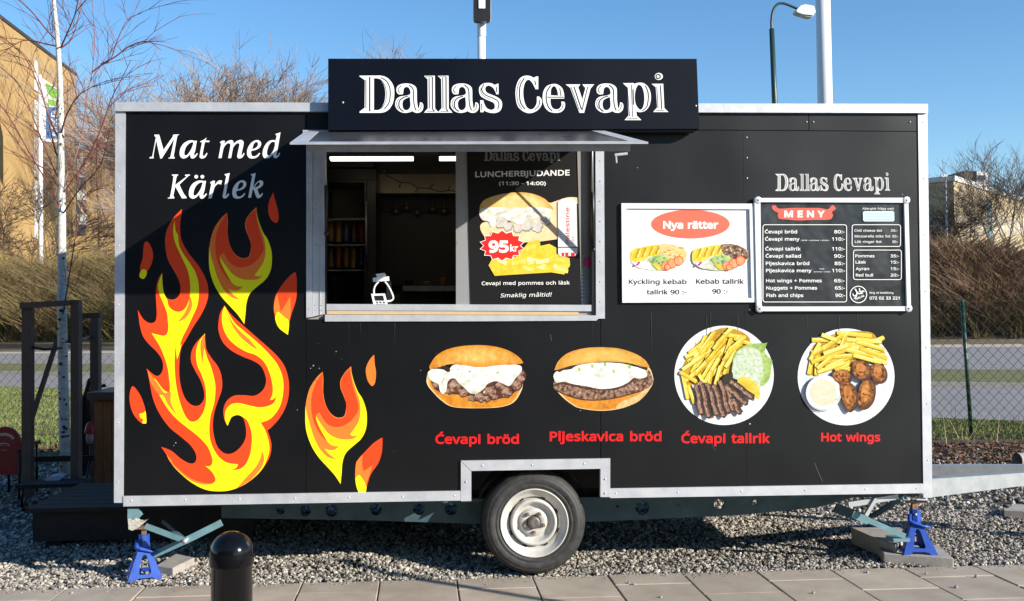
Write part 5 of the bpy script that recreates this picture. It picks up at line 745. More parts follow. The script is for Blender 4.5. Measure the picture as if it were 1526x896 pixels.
# ------------------------------------------------------------------ wheel and running gear
Wc = Vector((2.363, .035, .303)); WH = thing('wheel_pivot', None, None) if 0 else None
wheel = MB().lathe([(.188, .02), (.200, .006), (.212, -.002), (.222, -.003), (.224, -.001), (.228, -.004), (.250, -.006), (.262, -.004), (.264, -.001), (.268, -.002), (.283, .008), (.293, .024), (.299, .034), (.300, .050), (.292, .053), (.292, .060), (.301, .063), (.302, .085), (.293, .088), (.293, .095), (.302, .098), (.301, .120), (.292, .123), (.292, .130), (.299, .133), (.298, .150), (.285, .172), (.25, .185), (.19, .165), (.188, .02)], Wc, 72, None, 'Y')
WHEEL = part('wheel', m_rub, wheel, 'trailer wheel with steel rim')
part('rim', m_rim, MB().lathe([(.196, .018), (.199, .002), (.195, -.003), (.190, .000), (.186, .010), (.176, .016), (.170, .028), (.163, .034), (.150, .036), (.141, .060), (.1375, .075), (.136, .040), (.134, .022), (.128, .014), (.118, .016), (.110, .026), (.101, .044), (.090, .050), (.0815, .050), (.079, .036), (.073, .030), (.045, .030), (.040, .034), (.036, .045)], Wc, 56, None, 'Y'), parent=WHEEL)
mb = MB().lathe([(.036, .045), (.036, .012), (.033, .004), (.026, .001), (.012, .004), (.0001, .003)], Wc, 28, None, 'Y')
part('hub_cap', mat('hub_steel', (.22, .21, .2), .5, .5, c2=(.1, .08, .07), scale=60), mb, parent=WHEEL)
for k in range(5):
    a = math.radians(55+72*k); c = Wc+Vector((.058*math.cos(a), .012, .058*math.sin(a)))
    part('lug_bolt', m_rust, MB().lathe([(.011, .02), (.011, .004), (.008, 0), (.0001, 0)], c, 6, None, 'Y', False), parent=WHEEL)
mb = MB()
for a in (25, 68, 118, 160, 205, 248, 298, 340):
    c = Wc+Vector((.1465*math.cos(math.radians(a)), .036, .1465*math.sin(math.radians(a)))); mb.box(c-Vector((.013, .001, .005)), c+Vector((.013, .002, .005)), None, Matrix.Rotation(-math.radians(a+90), 3, 'Y'))
part('rim_slot', m_dark, mb, parent=WHEEL)
mb = MB()
for k in range(90):   # tread blocks
    a = 2*math.pi*k/90; R = Matrix.Rotation(-a, 3, 'Y')
    for h in (.0735, .109, .1415): q = Vector((.3015, h, 0)); e = R @ q; c = Wc+e; mb.box(c-Vector((.0035, .010, .0075)), c+Vector((.0035, .010, .0075)), None, R)
part('tread', m_rub, mb, parent=WHEEL, kind='stuff')
part('wheel', m_rub, MB().lathe([(.19, .02), (.25, 0), (.29, .01), (.3, .04), (.3, .14), (.285, .17), (.25, .18), (.19, .165)], Wc+Vector((0, 1.75, 0)), 40, None, 'Y'), 'far side wheel under the trailer')
part('axle', m_teald, MB().tube([Wc+Vector((0, .05, 0)), Wc+Vector((0, 1.8, 0))], .035, 10))
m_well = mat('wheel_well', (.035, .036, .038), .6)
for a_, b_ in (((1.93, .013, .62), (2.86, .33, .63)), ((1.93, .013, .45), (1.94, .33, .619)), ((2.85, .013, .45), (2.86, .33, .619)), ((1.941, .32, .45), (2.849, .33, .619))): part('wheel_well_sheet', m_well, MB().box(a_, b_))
# mudguard over the tyre: galvanised sheet seen in the arch
mb = MB(); n = 16
for k in range(n):
    a0 = math.radians(25+130*k/n); a1 = math.radians(25+130*(k+1)/n); q = []
    for Y in (.05, .27):
        for a in (a0, a1): q.append((Wc.x+.345*math.cos(a), Y, min(Wc.z+.345*math.sin(a), .612)))
    mb.add(q, [(0, 1, 3, 2)])
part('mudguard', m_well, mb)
def beamhole(cx, cy, r=8, n=16): return [(cx+r*math.cos(2*math.pi*i/n), cy+r*1.02*math.sin(2*math.pi*i/n)) for i in range(n)]
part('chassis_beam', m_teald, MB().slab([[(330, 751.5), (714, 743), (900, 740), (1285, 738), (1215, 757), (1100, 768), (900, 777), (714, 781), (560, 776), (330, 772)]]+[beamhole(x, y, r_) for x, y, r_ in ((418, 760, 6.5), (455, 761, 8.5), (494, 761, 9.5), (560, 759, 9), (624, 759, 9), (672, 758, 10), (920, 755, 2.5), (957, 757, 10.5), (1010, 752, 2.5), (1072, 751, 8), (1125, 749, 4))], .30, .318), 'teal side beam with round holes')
part('hole_shade_sheet', m_dark, MB().box((.7, .345, .385), (4.3, .352, .454)))  # dark sheet standing in for the shade behind the beam holes
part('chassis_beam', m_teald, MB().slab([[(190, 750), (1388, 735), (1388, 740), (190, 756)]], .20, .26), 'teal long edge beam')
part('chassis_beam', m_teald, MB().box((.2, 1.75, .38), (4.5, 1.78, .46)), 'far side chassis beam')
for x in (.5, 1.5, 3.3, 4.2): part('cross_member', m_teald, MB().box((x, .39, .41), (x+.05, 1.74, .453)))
# corner steadies
def bar2(px0, px1, Y, w, m, name='steady_leg', d=.02, Yb=None):
    a, b = P(*px0, Y), P(*px1, Yb if Yb is not None else Y); return part(name, m, MB().bar(a, b, .03, w, up=(0, 1, 0)) if 0 else MB().bar(a, b, w, d, up=(0, 1, 0)))
m_tl = m_teal
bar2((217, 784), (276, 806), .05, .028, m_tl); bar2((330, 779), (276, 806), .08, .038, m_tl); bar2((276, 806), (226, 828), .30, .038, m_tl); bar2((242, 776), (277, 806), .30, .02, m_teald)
part('steady_pin', m_galv, MB().lathe([(.014, .03), (.014, -.02), (.0001, -.022)], P(276, 806, .04), 10, None, 'Y'))
part('steady_foot', m_tl, MB().box(P(216, 832, .30)-np.array([.06, .05, .0]), P(216, 832, .30)+np.array([.05, .05, .02])))
part('steady_bracket', m_tl, MB().slab([[(190, 758), (205, 758), (211, 768), (205, 774), (190, 774)]], .02, .05))
rag = MB(); rp = [(190.5, 774), (196, 776), (201, 773), (205, 777), (211, 778), (218, 776), (209, 784), (204, 788), (197, 791), (191.5, 789)]
part('cloth', mat('grey_rag', (.50, .47, .40), .9, c2=(.38, .35, .3), scale=40, bump=.6, bscale=60), MB().slab([rp], .0, .05), 'dirty rag wedged under the corner')
bar2((1264, 752), (1338, 740), .06, .03, m_galv); bar2((1305, 743), (1290, 768), .045, .02, m_galv); bar2((1340, 744), (1294, 774), .42, .03, m_teald)
bar2((1270, 766), (1293, 776), .09, .045, m_tl); bar2((1293, 775), (1348, 799), .10, .032, m_tl); bar2((1245, 757), (1275, 768), .45, .06, m_teald)
part('steady_pin', m_tl, MB().lathe([(.018, .03), (.018, -.01), (.008, -.011), (.007, .0)], P(1347.5, 741.8, .04), 14, None, 'Y'))
part('steady_foot', m_tl, MB().box(P(1338, 805, .14)-np.array([.05, .05, .0]), P(1338, 805, .14)+np.array([.05, .05, .02])))
part('corner_plate', m_alu, MB().slab([[(1374, 735.5), (1383, 735.3), (1382, 746), (1366, 745.5), (1366, 744), (1380, 744)]], -.004, .02))
# drawbar
Hc = Vector((6.55, .52, 0)); n0, n1 = Vector(P(1389.5, 714, .06)), Vector(P(1389.5, 741, .06)); m0, m1 = Vector(P(1526, 704.8, .30)), Vector(P(1526, 724, .30)); k_ = (Hc.y-.06)/(.30-.06)
e0, e1 = n0+(m0-n0)*k_, n1+(m1-n1)*k_; t_ = Vector((0, .06, 0))
part('drawbar', mat('drawbar_zinc', (.33, .35, .36), .55, .3, c2=(.25, .27, .28), scale=14, rvar=.08, bump=.1, bscale=30), MB().add([n0, n1, e1, e0, n0+t_, n1+t_, e1+t_, e0+t_], [(0, 1, 2, 3), (7, 6, 5, 4), (0, 3, 7, 4), (1, 5, 6, 2), (0, 4, 5, 1), (3, 2, 6, 7)]), 'near galvanised drawbar beam')
q0 = Vector(P(1386, 701, .95)); q1 = (e0+e1)/2+Vector((0, .07, 0))
part('drawbar', m_galv, MB().bar(q0, q1, .05, .075), 'far galvanised drawbar beam')
cp_ = (e0+e1)/2; part('coupling', m_galv, MB().tube([cp_+Vector((-.12, .03, .02)), cp_+Vector((.18, .04, .02)), cp_+Vector((.26, .04, -.01))], [.045, .04, .05], 14))
part('jockey_post', m_galv, MB().tube([(cp_.x-.1, cp_.y+.16, .10), (cp_.x-.1, cp_.y+.16, .72)], .024, 12)); part('jockey_wheel', m_rub, MB().lathe([(.02, -.03), (.08, -.03), (.09, -.015), (.09, .015), (.08, .03), (.02, .03)], (cp_.x-.1, cp_.y+.16, .085), 24, None, 'Y'))
pp = G(1516, 697); pb = MB().tube([pp+np.array((0, 0, .07)), pp+np.array((1.4, .25, .07))], .07, 20, None, False).tube([pp+np.array((.001, 0, .07)), pp+np.array((1.399, .25, .07))], .055, 20, None, False); tag(pb.build('concrete_pipe', m_slab), 'short grey concrete pipe lying at the edge of the soil on the right', 'pipe')
# ------------------------------------------------------------------ jack stands and slabs
def jack(base, s, label, rot):
    t = thing('jack_stand', label, 'jack stand', base, 'blue jack stands under the trailer corners'); bx, by, bz = base
    R = Matrix.Rotation(rot, 3, 'Z')
    def pt(u, v, f):
        h = .100+(.036-.100)*v; q = R @ Matrix.Rotation(f*math.pi/2, 3, 'Z') @ Vector((u*h, -h, v*.17)); return Vector(base)+q*s
    mb = MB()
    for f in range(4):
        o = [(-1, 0), (-.62, 0), (-.45, .10), (.45, .10), (.62, 0), (1, 0), (1, 1), (-1, 1)]; h = [(-.36, .22), (.36, .22), (.42, .30), (.40, .55), (.32, .76), (.16, .86), (-.16, .86), (-.32, .76), (-.40, .55), (-.42, .30)]
        tri = tessellate_polygon([[Vector((a, b, 0)) for a, b in o], [Vector((a, b, 0)) for a, b in h]]); mb.add([pt(a, b, f) for a, b in o+h], tri)
    q = mb.build('leg_frame', m_blue, t); sd = q.modifiers.new('s', 'SOLIDIFY'); sd.thickness = .004; sd.offset = 0
    c = Vector(base)
    V = lambda x, y, z: c+(R @ Vector((x, y, z)))*s
    MB().lathe([(.036, .165), (.034, .172), (.034, .262), (.028, .264), (.0265, .2)], (bx, by, bz), 4 if 0 else 8, None, 'Z', False).build('collar', m_blue, t) if s == 1 else MB().lathe([(.036*s, .165*s), (.034*s, .262*s), (.028*s, .264*s), (.0265*s, .2*s)], (bx, by, bz), 8, None, 'Z', False).build('collar', m_blue, t)
    MB().box(V(-.016, -.014, .18), V(.016, .014, .30)).build('ratchet_post', m_rust, t)
    MB().box(V(-.05, -.02, .30), V(.05, .02, .314)).build('saddle', m_rust, t)
    MB().tube([V(-.04, -.03, .235), V(-.046, -.045, .195), V(-.02, -.052, .185), V(.04, -.052, .165), V(.075, -.05, .158)], [.013*s, .014*s, .012*s, .009*s, .008*s], 8).build('handle', m_blue, t)
    MB().lathe([(.008*s, 0), (.008*s, -.006), (.0001, -.007)], V(-.006, -.035, .235), 8, None, 'Y').build('pin', m_galv, t)
    return t
jack((.10, .20, .0), .95, 'blue steel jack stand on the gravel under the left front corner', .35)
jack((4.685, .20, .055), .97, 'blue steel jack stand on a concrete slab under the right front corner', -.15)
def pslab(top, zt, zb, label):
    v = [Vector(G(x, y, zt)) for x, y in top]; mb = MB(); n = len(v)
    mb.add(v+[Vector((p.x, p.y, zb)) for p in v], [tuple(range(n)), tuple(range(2*n-1, n-1, -1))]+[(i, (i+1) % n, (i+1) % n+n, i+n) for i in range(n)])
    o = mb.build('concrete_slab', m_slab); tag(o, label, 'concrete slab', 'loose concrete slabs under the corners'); bv = o.modifiers.new('b', 'BEVEL'); bv.width = .004; return o
pslab([(232, 843), (258, 846.5), (290, 831), (262, 825)], .05, -.01, 'small concrete slab on the gravel behind the left jack stand')
pslab([(1317, 825), (1421, 832), (1398, 812), (1300, 806)], .055, -.01, 'lower concrete slab carrying the right jack stand')
pslab([(1295, 798), (1335, 812), (1352, 800), (1342, 786), (1268, 786)], .105, .0, 'upper concrete slab under the right steady foot')
pslab([(1496, 760), (1560, 764), (1560, 754), (1512, 751)], .05, -.01, 'concrete slab at the right edge of the gravel')
# bollard
B = thing('bollard', 'glossy black round-topped bollard in front of the trailer', 'bollard', tuple(G(345, 1090))); bc = P(345, 792, -2.18)
m_boll = mat('bollard_paint', (.003, .003, .004), .14, spec=.32, rvar=.03, c2=(.005, .005, .006), scale=20)
r = 31*(3.5/CF)*1.0; zt_ = bc[2]; B.location = (bc[0], bc[1], 0)
MB().lathe([(r*.96, 0), (r*.96, zt_-r*1.62), (r, zt_-r*1.60), (r*1.04, zt_-r*1.5), (r*1.04, zt_-r*1.12)], (bc[0], bc[1], 0), 48).build('shaft', m_boll, B)
MB().lathe([(r*1.04, zt_-r*1.12), (r*1.03, zt_-r*1.0)]+[(r*1.03*math.cos(a), zt_-r*1.0+r*math.sin(a)) for a in [math.radians(6*k) for k in range(1, 15)]]+[(.0001, zt_)], (bc[0], bc[1], 0), 48).build('cap', m_boll, B)
SP = thing('sign_post', 'slim grey steel post standing on the paving right of the camera', 'post', (5.42, -2.55, 0))
MB().tube([(5.42, -2.55, -.02), (5.42, -2.55, 2.02)], .028, 12).lathe([(.03, 0), (.03, .012), (.0001, .02)], (5.42, -2.55, 2.02), 12).build('shaft', m_galv, SP)
MB().box((5.34, -2.63, .004), (5.50, -2.47, .014)).build('foot_plate', m_galv, SP)
# ------------------------------------------------------------------ ground
def poly_sheet(name, pts, z, m, **kw): return MB().add([(x, y, z) for x, y in pts], [tuple(range(len(pts)))]).build(name, m, None, **kw)
m_grass = mat('grass_ground', (.10, .13, .028), .95, c2=(.17, .14, .05), scale=.9, bump=.6, bscale=9, detail=10)
m_soil = mat('soil', (.10, .065, .04), .95, c2=(.05, .032, .02), scale=9, bump=.6, bscale=40)
m_asph = mat('asphalt', (.22, .205, .20), .9, c2=(.26, .245, .235), scale=1.2, detail=10, bump=.2, bscale=60)
poly_sheet('ground', [(-1500, -1500), (1500, -1500), (1500, 1500), (-1500, 1500)], -.03, m_grass, kind='structure')
def gq(*px): return [tuple(G(*q)[:2]) for q in px]
def road(name, L, R):
    # L, R: (far y, near y) seen at x = 0 and x = 1526, straight strip extended both ways
    a, b = np.array(G(L[0], L[1])[:2]), np.array(G(R[0], R[1])[:2]); c, d = np.array(G(L[0], L[2])[:2]), np.array(G(R[0], R[2])[:2])
    e = lambda p, q, k: tuple(p+(q-p)*k)
    poly_sheet(name, [e(a, b, -1.2), e(a, b, 2.2), e(c, d, 2.2), e(c, d, -1.2)], -.024, m_asph, kind='structure')
    return a, b, c, d
ra = road('far_road', (0, 526, 541), (1500, 516, 550)); rb = road('near_road', (0, 558, 574), (1500, 577, 624))
road_v = (G(0, 512), G(1500, 506), G(0, 523), G(1500, 514)); a_, b_, c_, d_ = [np.array(q[:2]) for q in road_v]
poly_sheet('leafy_verge', [tuple(a_-(b_-a_)*1.2), tuple(a_+(b_-a_)*2.2), tuple(c_+(d_-c_)*2.2), tuple(c_-(d_-c_)*1.2)], -.026, mat('leafy_ground', (.20, .115, .055), .95, c2=(.10, .075, .03), scale=.7, detail=9), kind='structure')
def kerb(p, q, name='kerb'):
    p, q = Vector((*p, 0)), Vector((*q, 0)); d = q-p; MB().bar(p-d*.8+Vector((0, 0, .03)), q+d*1.0+Vector((0, 0, .03)), .14, .11).build(name, m_slab, None, kind='structure')
kerb(rb[0], rb[1]); kerb(ra[0], ra[1])
poly_sheet('soil_strip', [(1.2, 3.6), (16, 3.0), (16, 5.6), (1.2, 6.6)], -.022, m_soil, kind='structure')
m_gbed = mat('gravel_bed', (.08, .074, .066), .95, c2=(.03, .028, .025), scale=70, bump=.8, bscale=120)
poly_sheet('gravel_bed', [(-14, -.3), (16, -.3), (16, 3.75), (5, 4.1), (1, 5.2), (-14, 6.2)], -.016, m_gbed, kind='structure')
# paving: every slab a piece of the pavement
phi, off, voff, s = .0118, -.2671, -.2252, .4357
pav = poly_sheet('pavement', [(-16, -.196), (18, .205), (18, -2.95), (-16, -3.3)], -.012, mat('joint_sand', (.05, .045, .04), .95, c2=(.10, .09, .08), scale=40), kind='structure')
def paver_mesh(L):
    g = .0035; b = .004; x0, x1, y0, y1 = g, s-g, g, L-g; v = []
    for z, i in ((-.05, 0), (-b, 0), (0, b)): v += [(x0+i, y0+i, z), (x1-i, y0+i, z), (x1-i, y1-i, z), (x0+i, y1-i, z)]
    f = [(8, 9, 10, 11)]+[(r_*4+i, r_*4+(i+1) % 4, r_*4+4+(i+1) % 4, r_*4+4+i) for r_ in (0, 1) for i in range(4)]
    me = bpy.data.meshes.new('paver'); me.from_pydata(v, [], f); me.materials.append(m_conc); return me
poly_sheet('street', [(-60, -3.3), (-16, -3.3), (18, -2.95), (60, -2.9), (60, -26), (-60, -26)], -.02, mat('street_asphalt', (.048, .047, .046), .9, c2=(.06, .058, .056), scale=2, bump=.2, bscale=60), kind='structure')  # dark ground added out of view to cut bounce light and deepen shade
mfull, mhalf = paver_mesh(s), paver_mesh(s/2)
nx, ny = math.cos(phi), math.sin(phi); tx, ty = -ny, nx; rp = random.Random(3)
for i in range(-8, 20):
    half = (i % 2 == 1); v0 = voff+s/2
    rows = ([(v0-s/2, 1)] if half else [])+[(v0-(s/2 if half else 0)-s*(j+1), 0) for j in range(6)]
    for vb, h in rows:
        o = bpy.data.objects.new('paver', mhalf if h else mfull); COL.objects.link(o); o.parent = pav
        a, b = off+s*i, vb; o.location = (a*nx+b*tx, a*ny+b*ty, rp.uniform(-.0015, .002)); o.rotation_euler = (rp.uniform(-.003, .003), rp.uniform(-.003, .003), phi+rp.uniform(-.002, .002))
# gravel stones
ph = (1+5**.5)/2; ico = np.array([(-1, ph, 0), (1, ph, 0), (-1, -ph, 0), (1, -ph, 0), (0, -1, ph), (0, 1, ph), (0, -1, -ph), (0, 1, -ph), (ph, 0, -1), (ph, 0, 1), (-ph, 0, -1), (-ph, 0, 1)])/1.9
icf = np.array([(0, 11, 5), (0, 5, 1), (0, 1, 7), (0, 7, 10), (0, 10, 11), (1, 5, 9), (5, 11, 4), (11, 10, 2), (10, 7, 6), (7, 1, 8), (3, 9, 4), (3, 4, 2), (3, 2, 6), (3, 6, 8), (3, 8, 9), (4, 9, 5), (2, 4, 11), (6, 2, 10), (8, 6, 7), (9, 8, 1)])
def stones(n, xs, ys, r0, r1, zf):
    x = rng.uniform(*xs, n); y = ys[0]+(ys[1]-ys[0])*rng.random(n)**1.35; z = zf(x, y)
    rad = rng.uniform(r0, r1, n)**1.0; V = ico[None]*(1+.38*(rng.random((n, 12, 1))-.5))*rad[:, None, None]*rng.uniform(.6, 1.25, (n, 1, 3))
    a = rng.uniform(0, 6.28, n); c, s_ = np.cos(a), np.sin(a); X_, Y_ = V[..., 0].copy(), V[..., 1].copy()
    V[..., 0] = X_*c[:, None]-Y_*s_[:, None]; V[..., 1] = X_*s_[:, None]+Y_*c[:, None]; V[..., 2] *= .8
    t = rng.uniform(-.9, .9, n); c, s_ = np.cos(t), np.sin(t); X_, Z_ = V[..., 0].copy(), V[..., 2].copy()
    V[..., 0] = X_*c[:, None]-Z_*s_[:, None]; V[..., 2] = X_*s_[:, None]+Z_*c[:, None]
    V += np.stack([x, y, z], 1)[:, None]; return V.reshape(-1, 3), (icf[None]+(np.arange(n)*12)[:, None, None]).reshape(-1, 3)
def gz(x, y):
    h = -.012+.006*np.sin(x*1.7+y)+.004*np.sin(x*5+y*3)
    h += .045*np.exp(-((x-1.35)/.35)**2-((y-.42)/.18)**2)      # small heap
    return h+rng.uniform(0, .010, x.shape)
m_grav = mat('gravel_stone', (.5, .5, .5), .85)
t = m_grav.node_tree; ge = t.nodes.new('ShaderNodeNewGeometry'); cr = t.nodes.new('ShaderNodeValToRGB'); cr.color_ramp.interpolation = 'LINEAR'
for pos, c in ((0, (.035, .029, .022)), (.3, (.095, .079, .06)), (.55, (.165, .14, .11)), (.8, (.25, .217, .172)), (1, (.50, .455, .39))):
    e = cr.color_ramp.elements[0] if pos == 0 else cr.color_ramp.elements[1] if pos == 1 else cr.color_ramp.elements.new(pos); e.position = pos; e.color = (*c, 1)
t.links.new(ge.outputs['Random Per Island'], cr.inputs[0]); t.links.new(cr.outputs[0], t.nodes['Principled BSDF'].inputs['Base Color'])
def gravel(n, xs, ys, r0, r1):
    V, F = stones(n, xs, ys, r0, r1, gz); c = V.reshape(-1, 12, 3).mean(1); keep = c[:, 1]*nx-c[:, 0]*ny > voff+s/2+.006
    V = V.reshape(-1, 12, 3)[keep].reshape(-1, 3); k = int(keep.sum()); F = (icf[None]+(np.arange(k)*12)[:, None, None]).reshape(-1, 3)
    return V, F
V1, F1 = gravel(62000, (-3.0, 6.4), (-.15, 1.7), .006, .0155); V2, F2 = gravel(26000, (-5, 10), (1.2, 5.0), .010, .022)
big_mesh('gravel', np.concatenate([V1, V2]), np.concatenate([F1, F2+len(V1)]), m_grav, kind='stuff')
V3, F3_ = stones(900, (-2.5, 6.2), (-.001, 0), .002, .0055, lambda x, y: np.full_like(x, .002)); c3 = V3.reshape(-1, 12, 3); c3[..., 1] += (c3[..., 0].mean(1)*.0118-.0073-np.abs(rng.normal(0, .045, 900))**1.0)[:, None]
big_mesh('grit', V3, F3_, m_grav, kind='stuff', label='loose grit spilling over the edge of the paving')
litter('fallen_leaves', 260, (-3, 7), lambda x, t: -.3+3.6*t, m_leaf, .022, .006) if 0 else None
# few stones lying on the paving
rs = random.Random(5)
for x, y, lb in ((937, 869, 'larger pebble of the pair on the paving right of the wheel'), (945, 871, 'smaller pebble of the pair on the paving right of the wheel'), (107, 884, 'lone pebble on the paving at the far left'), (1293, 853, 'pebble near the gravel edge left of the right jack stand'), (1212, 884, 'pebble on the paving between wheel and right jack stand'), (1425, 875, 'pebble on the paving below the right jack stand, nearer the camera'), (725, 871, 'pebble on the paving just left of the wheel'), (1380, 855, 'pebble on the paving straight in front of the right jack stand'), (1455, 859, 'rightmost pebble on the paving'), (985, 890, 'pebble nearest the bottom edge right of the wheel')):
    c = G(x, y, .004); V = ico*rs.uniform(.005, .012)*(1+.3*(rng.random((12, 1))-.5))+c
    o = MB().add(V, [tuple(f) for f in icf]).build('pebble', m_grav); tag(o, lb, 'pebble', 'pebbles on the paving')
# leaf litter and grass
def litter(name, n, xs, yf, m, sz=.04, z=-.015):
    x = rng.uniform(*xs, n); y = yf(x, rng.random(n)); a = rng.uniform(0, 6.28, n); r = rng.uniform(.4, 1, n)*sz; ti = rng.uniform(-.5, .5, (n, 4))*sz
    V = np.zeros((n, 4, 3))
    for j, (u, v) in enumerate(((-1, 0), (0, -.4), (1, 0), (0, .4))):
        V[:, j, 0] = x+r*(u*np.cos(a)-v*np.sin(a)); V[:, j, 1] = y+r*(u*np.sin(a)+v*np.cos(a)); V[:, j, 2] = z+.5*sz+ti[:, j]
    return big_mesh(name, V.reshape(-1, 3), np.arange(n*4).reshape(-1, 4), m, kind='stuff')
m_leaf = mat('dead_leaves', (.20, .11, .055), .85, c2=(.09, .045, .025), scale=12)
litter('leaf_litter', 9000, (1.5, 13), lambda x, t: 3.9+(1.9-.05*x)*t, m_leaf, .045)
litter('leaf_litter', 3500, (-6.5, -1), lambda x, t: 4.9+1.6*t, m_leaf, .04)
def blades(name, n, xs, yf, m, h0, h1, w=.006):
    x = rng.uniform(*xs, n); y = yf(x, rng.random(n)); a = rng.uniform(0, 6.28, n); h = rng.uniform(h0, h1, n); V = np.zeros((n, 3, 3))
    V[:, 0] = np.stack([x-np.cos(a)*w, y-np.sin(a)*w, np.full(n, -.03)], 1); V[:, 1] = np.stack([x+np.cos(a)*w, y+np.sin(a)*w, np.full(n, -.03)], 1)
    V[:, 2] = np.stack([x+rng.uniform(-.5, .5, n)*h, y+rng.uniform(-.5, .5, n)*h, h-.03], 1)
    return big_mesh(name, V.reshape(-1, 3), np.arange(n*3).reshape(-1, 3), m, kind='stuff')
m_blade = mat('grass_blade', (.10, .16, .025), .8, c2=(.20, .20, .06), scale=1.5)
_rn = lambda x: rb[2][1]+(rb[3][1]-rb[2][1])*(x-rb[2][0])/(rb[3][0]-rb[2][0])-.2
blades('grass', 32000, (5, 13), lambda x, t: (6.3-.06*x)+(np.maximum(_rn(x)-6.3+.06*x, .3))*t, m_blade, .015, .05, .010)
blades('grass', 45000, (-14, -1), lambda x, t: 6.4+(_rn(x)-6.4)*t, m_blade, .02, .06, .010)
blades('dry_weeds', 40, (7.6, 9.0), lambda x, t: 5.2+1.0*t, mat('dry_stalk', (.38, .29, .15), .8), .15, .6, .005)
# ------------------------------------------------------------------ fence
fa, fb = np.array((-3.855, 7.55)), np.array((8.275, 5.99)); fd = (fb-fa)/np.linalg.norm(fb-fa); fperp = np.array((fd[1], -fd[0]))
def fence(l0, l1, h, label, posts, m):
    o = fa+fd*l0; F = thing('chain_link_fence', label, 'fence', (o[0], o[1], -.03)); sg = []; L = l1-l0; s_ = .058; k = int((L+h)/(2*s_))
    for fam in (1, -1):
        for i in range(-int(h/(2*s_))-1, k+1):
            u0 = i*2*s_; N = 1
            a, b = (0, h) if fam == 1 else (h, 0)
            ua, ub = u0, u0+h*.92
            pa, pb = (ua, a), (ub, b)
            if ub < 0 or ua > L: continue
            q0 = fa+fd*(l0+ua); q1 = fa+fd*(l0+ub); sg.append((q0[0], q0[1], a-.03, q1[0], q1[1], b-.03, .0032, .0032))
    for z in (0.02, h): q0 = fa+fd*l0; q1 = fa+fd*l1; sg.append((q0[0], q0[1], z, q1[0], q1[1], z, .004, .004))
    seg_mesh('wire_mesh', sg, m, F, n=3, kind='stuff', label='diamond wire mesh')
    for u, tp in posts:
        q = fa+fd*u-fperp*.04
        MB().tube([(q[0], q[1], -.05), (q[0]+tp[0], q[1], tp[1])], .023, 12).lathe([(.026, 0), (.023, .02), (.0001, .025)], (q[0]+tp[0], q[1], tp[1]), 12).build('fence_post', mat('green_post', (.006, .045, .028), .4), F)
    return F
m_wire = mat('fence_wire', (.055, .055, .04), .6)
Lr = float(np.linalg.norm(fb-fa)); fence(-6, 3.2, 1.10, 'low dark chain-link fence behind the stakes on the left', [(-5, (0, 1.1))], m_wire)
fence(8.2, Lr+8, 1.62, 'green chain-link fence with a leaning green post right of the trailer', [(Lr, (-.085, 1.62)), (Lr+3.2, (0, 1.6))], m_wire)
# ------------------------------------------------------------------ hedged bank
h0, h1 = np.array((-29.1, 66.7)), np.array((30.2, 48.6)); hd = (h1-h0)/np.linalg.norm(h1-h0); hn = np.array((-hd[1], hd[0])); hn = hn if hn[1] > 0 else -hn
def bankz(t): return np.clip(t, 0, 9)*.40
n1, n2 = 60, 10; V = []; F = []
for i in range(n1):
    for j in range(n2):
        p_ = h0+hd*(-30+i*2.2)+hn*(j*3.0 if j < 9 else 60); V.append((p_[0], p_[1], -.03+float(bankz(j*3.0))*(1 if 0 < j < 6 else 0)+(rng.uniform(-.15, .15) if 0 < j < 9 else 0)))
for i in range(n1-1):
    for j in range(n2-1): F.append((i*n2+j, (i+1)*n2+j, (i+1)*n2+j+1, i*n2+j+1))
big_mesh('bank', V, F, mat('bank_soil', (.07, .048, .032), .95, c2=(.11, .075, .045), scale=.8), kind='structure')
def hedge(name, t0, t1, clumps, hh, m, label):
    sg = []; r_ = random.Random(len(name)*3+clumps)
    for k in range(clumps):
        u = r_.uniform(t0, t1); w_ = r_.random()**.8*11; b = h0+hd*u+hn*w_; z = float(bankz(w_)); H = hh*r_.uniform(.6, 1.1)*(.8+.2*math.sin(u*.9)+.12*math.sin(u*2.3))
        for j in range(15):
            a = r_.uniform(0, 6.28); sp_ = r_.uniform(.1, 1.3); p0 = np.array((b[0]+r_.uniform(-.4, .4), b[1], z-.1)); q = p0
            d = np.array((math.cos(a)*sp_, math.sin(a)*sp_, 1.)); L_ = H*r_.uniform(.6, 1)
            for e in range(2):
                nq = q+d*L_/2*np.array((1, 1, 1)); nq += np.array((r_.uniform(-.15, .15), r_.uniform(-.15, .15), 0)); rr = (.022, .015)[e]
                sg.append((*q, *nq, rr, rr*.7)); 
                if r_.random() < .9: d2 = d+np.array((r_.uniform(-.9, .9), r_.uniform(-.9, .9), 0)); e2 = nq+d2*L_*.3; sg.append((*nq, *e2, .012, .008)); e3 = nq+(d-(d2-d)*.8)*L_*.25; sg.append((*nq, *e3, .012, .008))
                q = nq; d = d+np.array((r_.uniform(-.9, .9), r_.uniform(-.9, .9), -.2))
    return seg_mesh(name, sg, m, None, n=3, kind='stuff', label=label)
m_h1 = mat('hedge_twigs', (.22, .135, .065), .85, c2=(.075, .060, .026), scale=.55, detail=6); m_h2 = mat('hedge_twigs_olive', (.19, .17, .05), .85, c2=(.12, .085, .038), scale=.3); m_h3 = mat('hedge_twigs_red', (.24, .135, .080), .85, c2=(.10, .062, .038), scale=.5, detail=6)
def tpos(px, py): q = G(px, py)[:2]-h0; return float(q@hd)
ta, tb = tpos(-120, 510), tpos(420, 508); tc, td = tpos(1130, 505), tpos(1620, 504)
hedge('bushes', ta, tb, 900, 3.7, m_h1, 'dense brown leafless bushes on the bank left of the trailer'); hedge('bushes', ta, tb, 600, 3.7, m_h2, 'olive brown leafless bushes mixed in on the left bank')
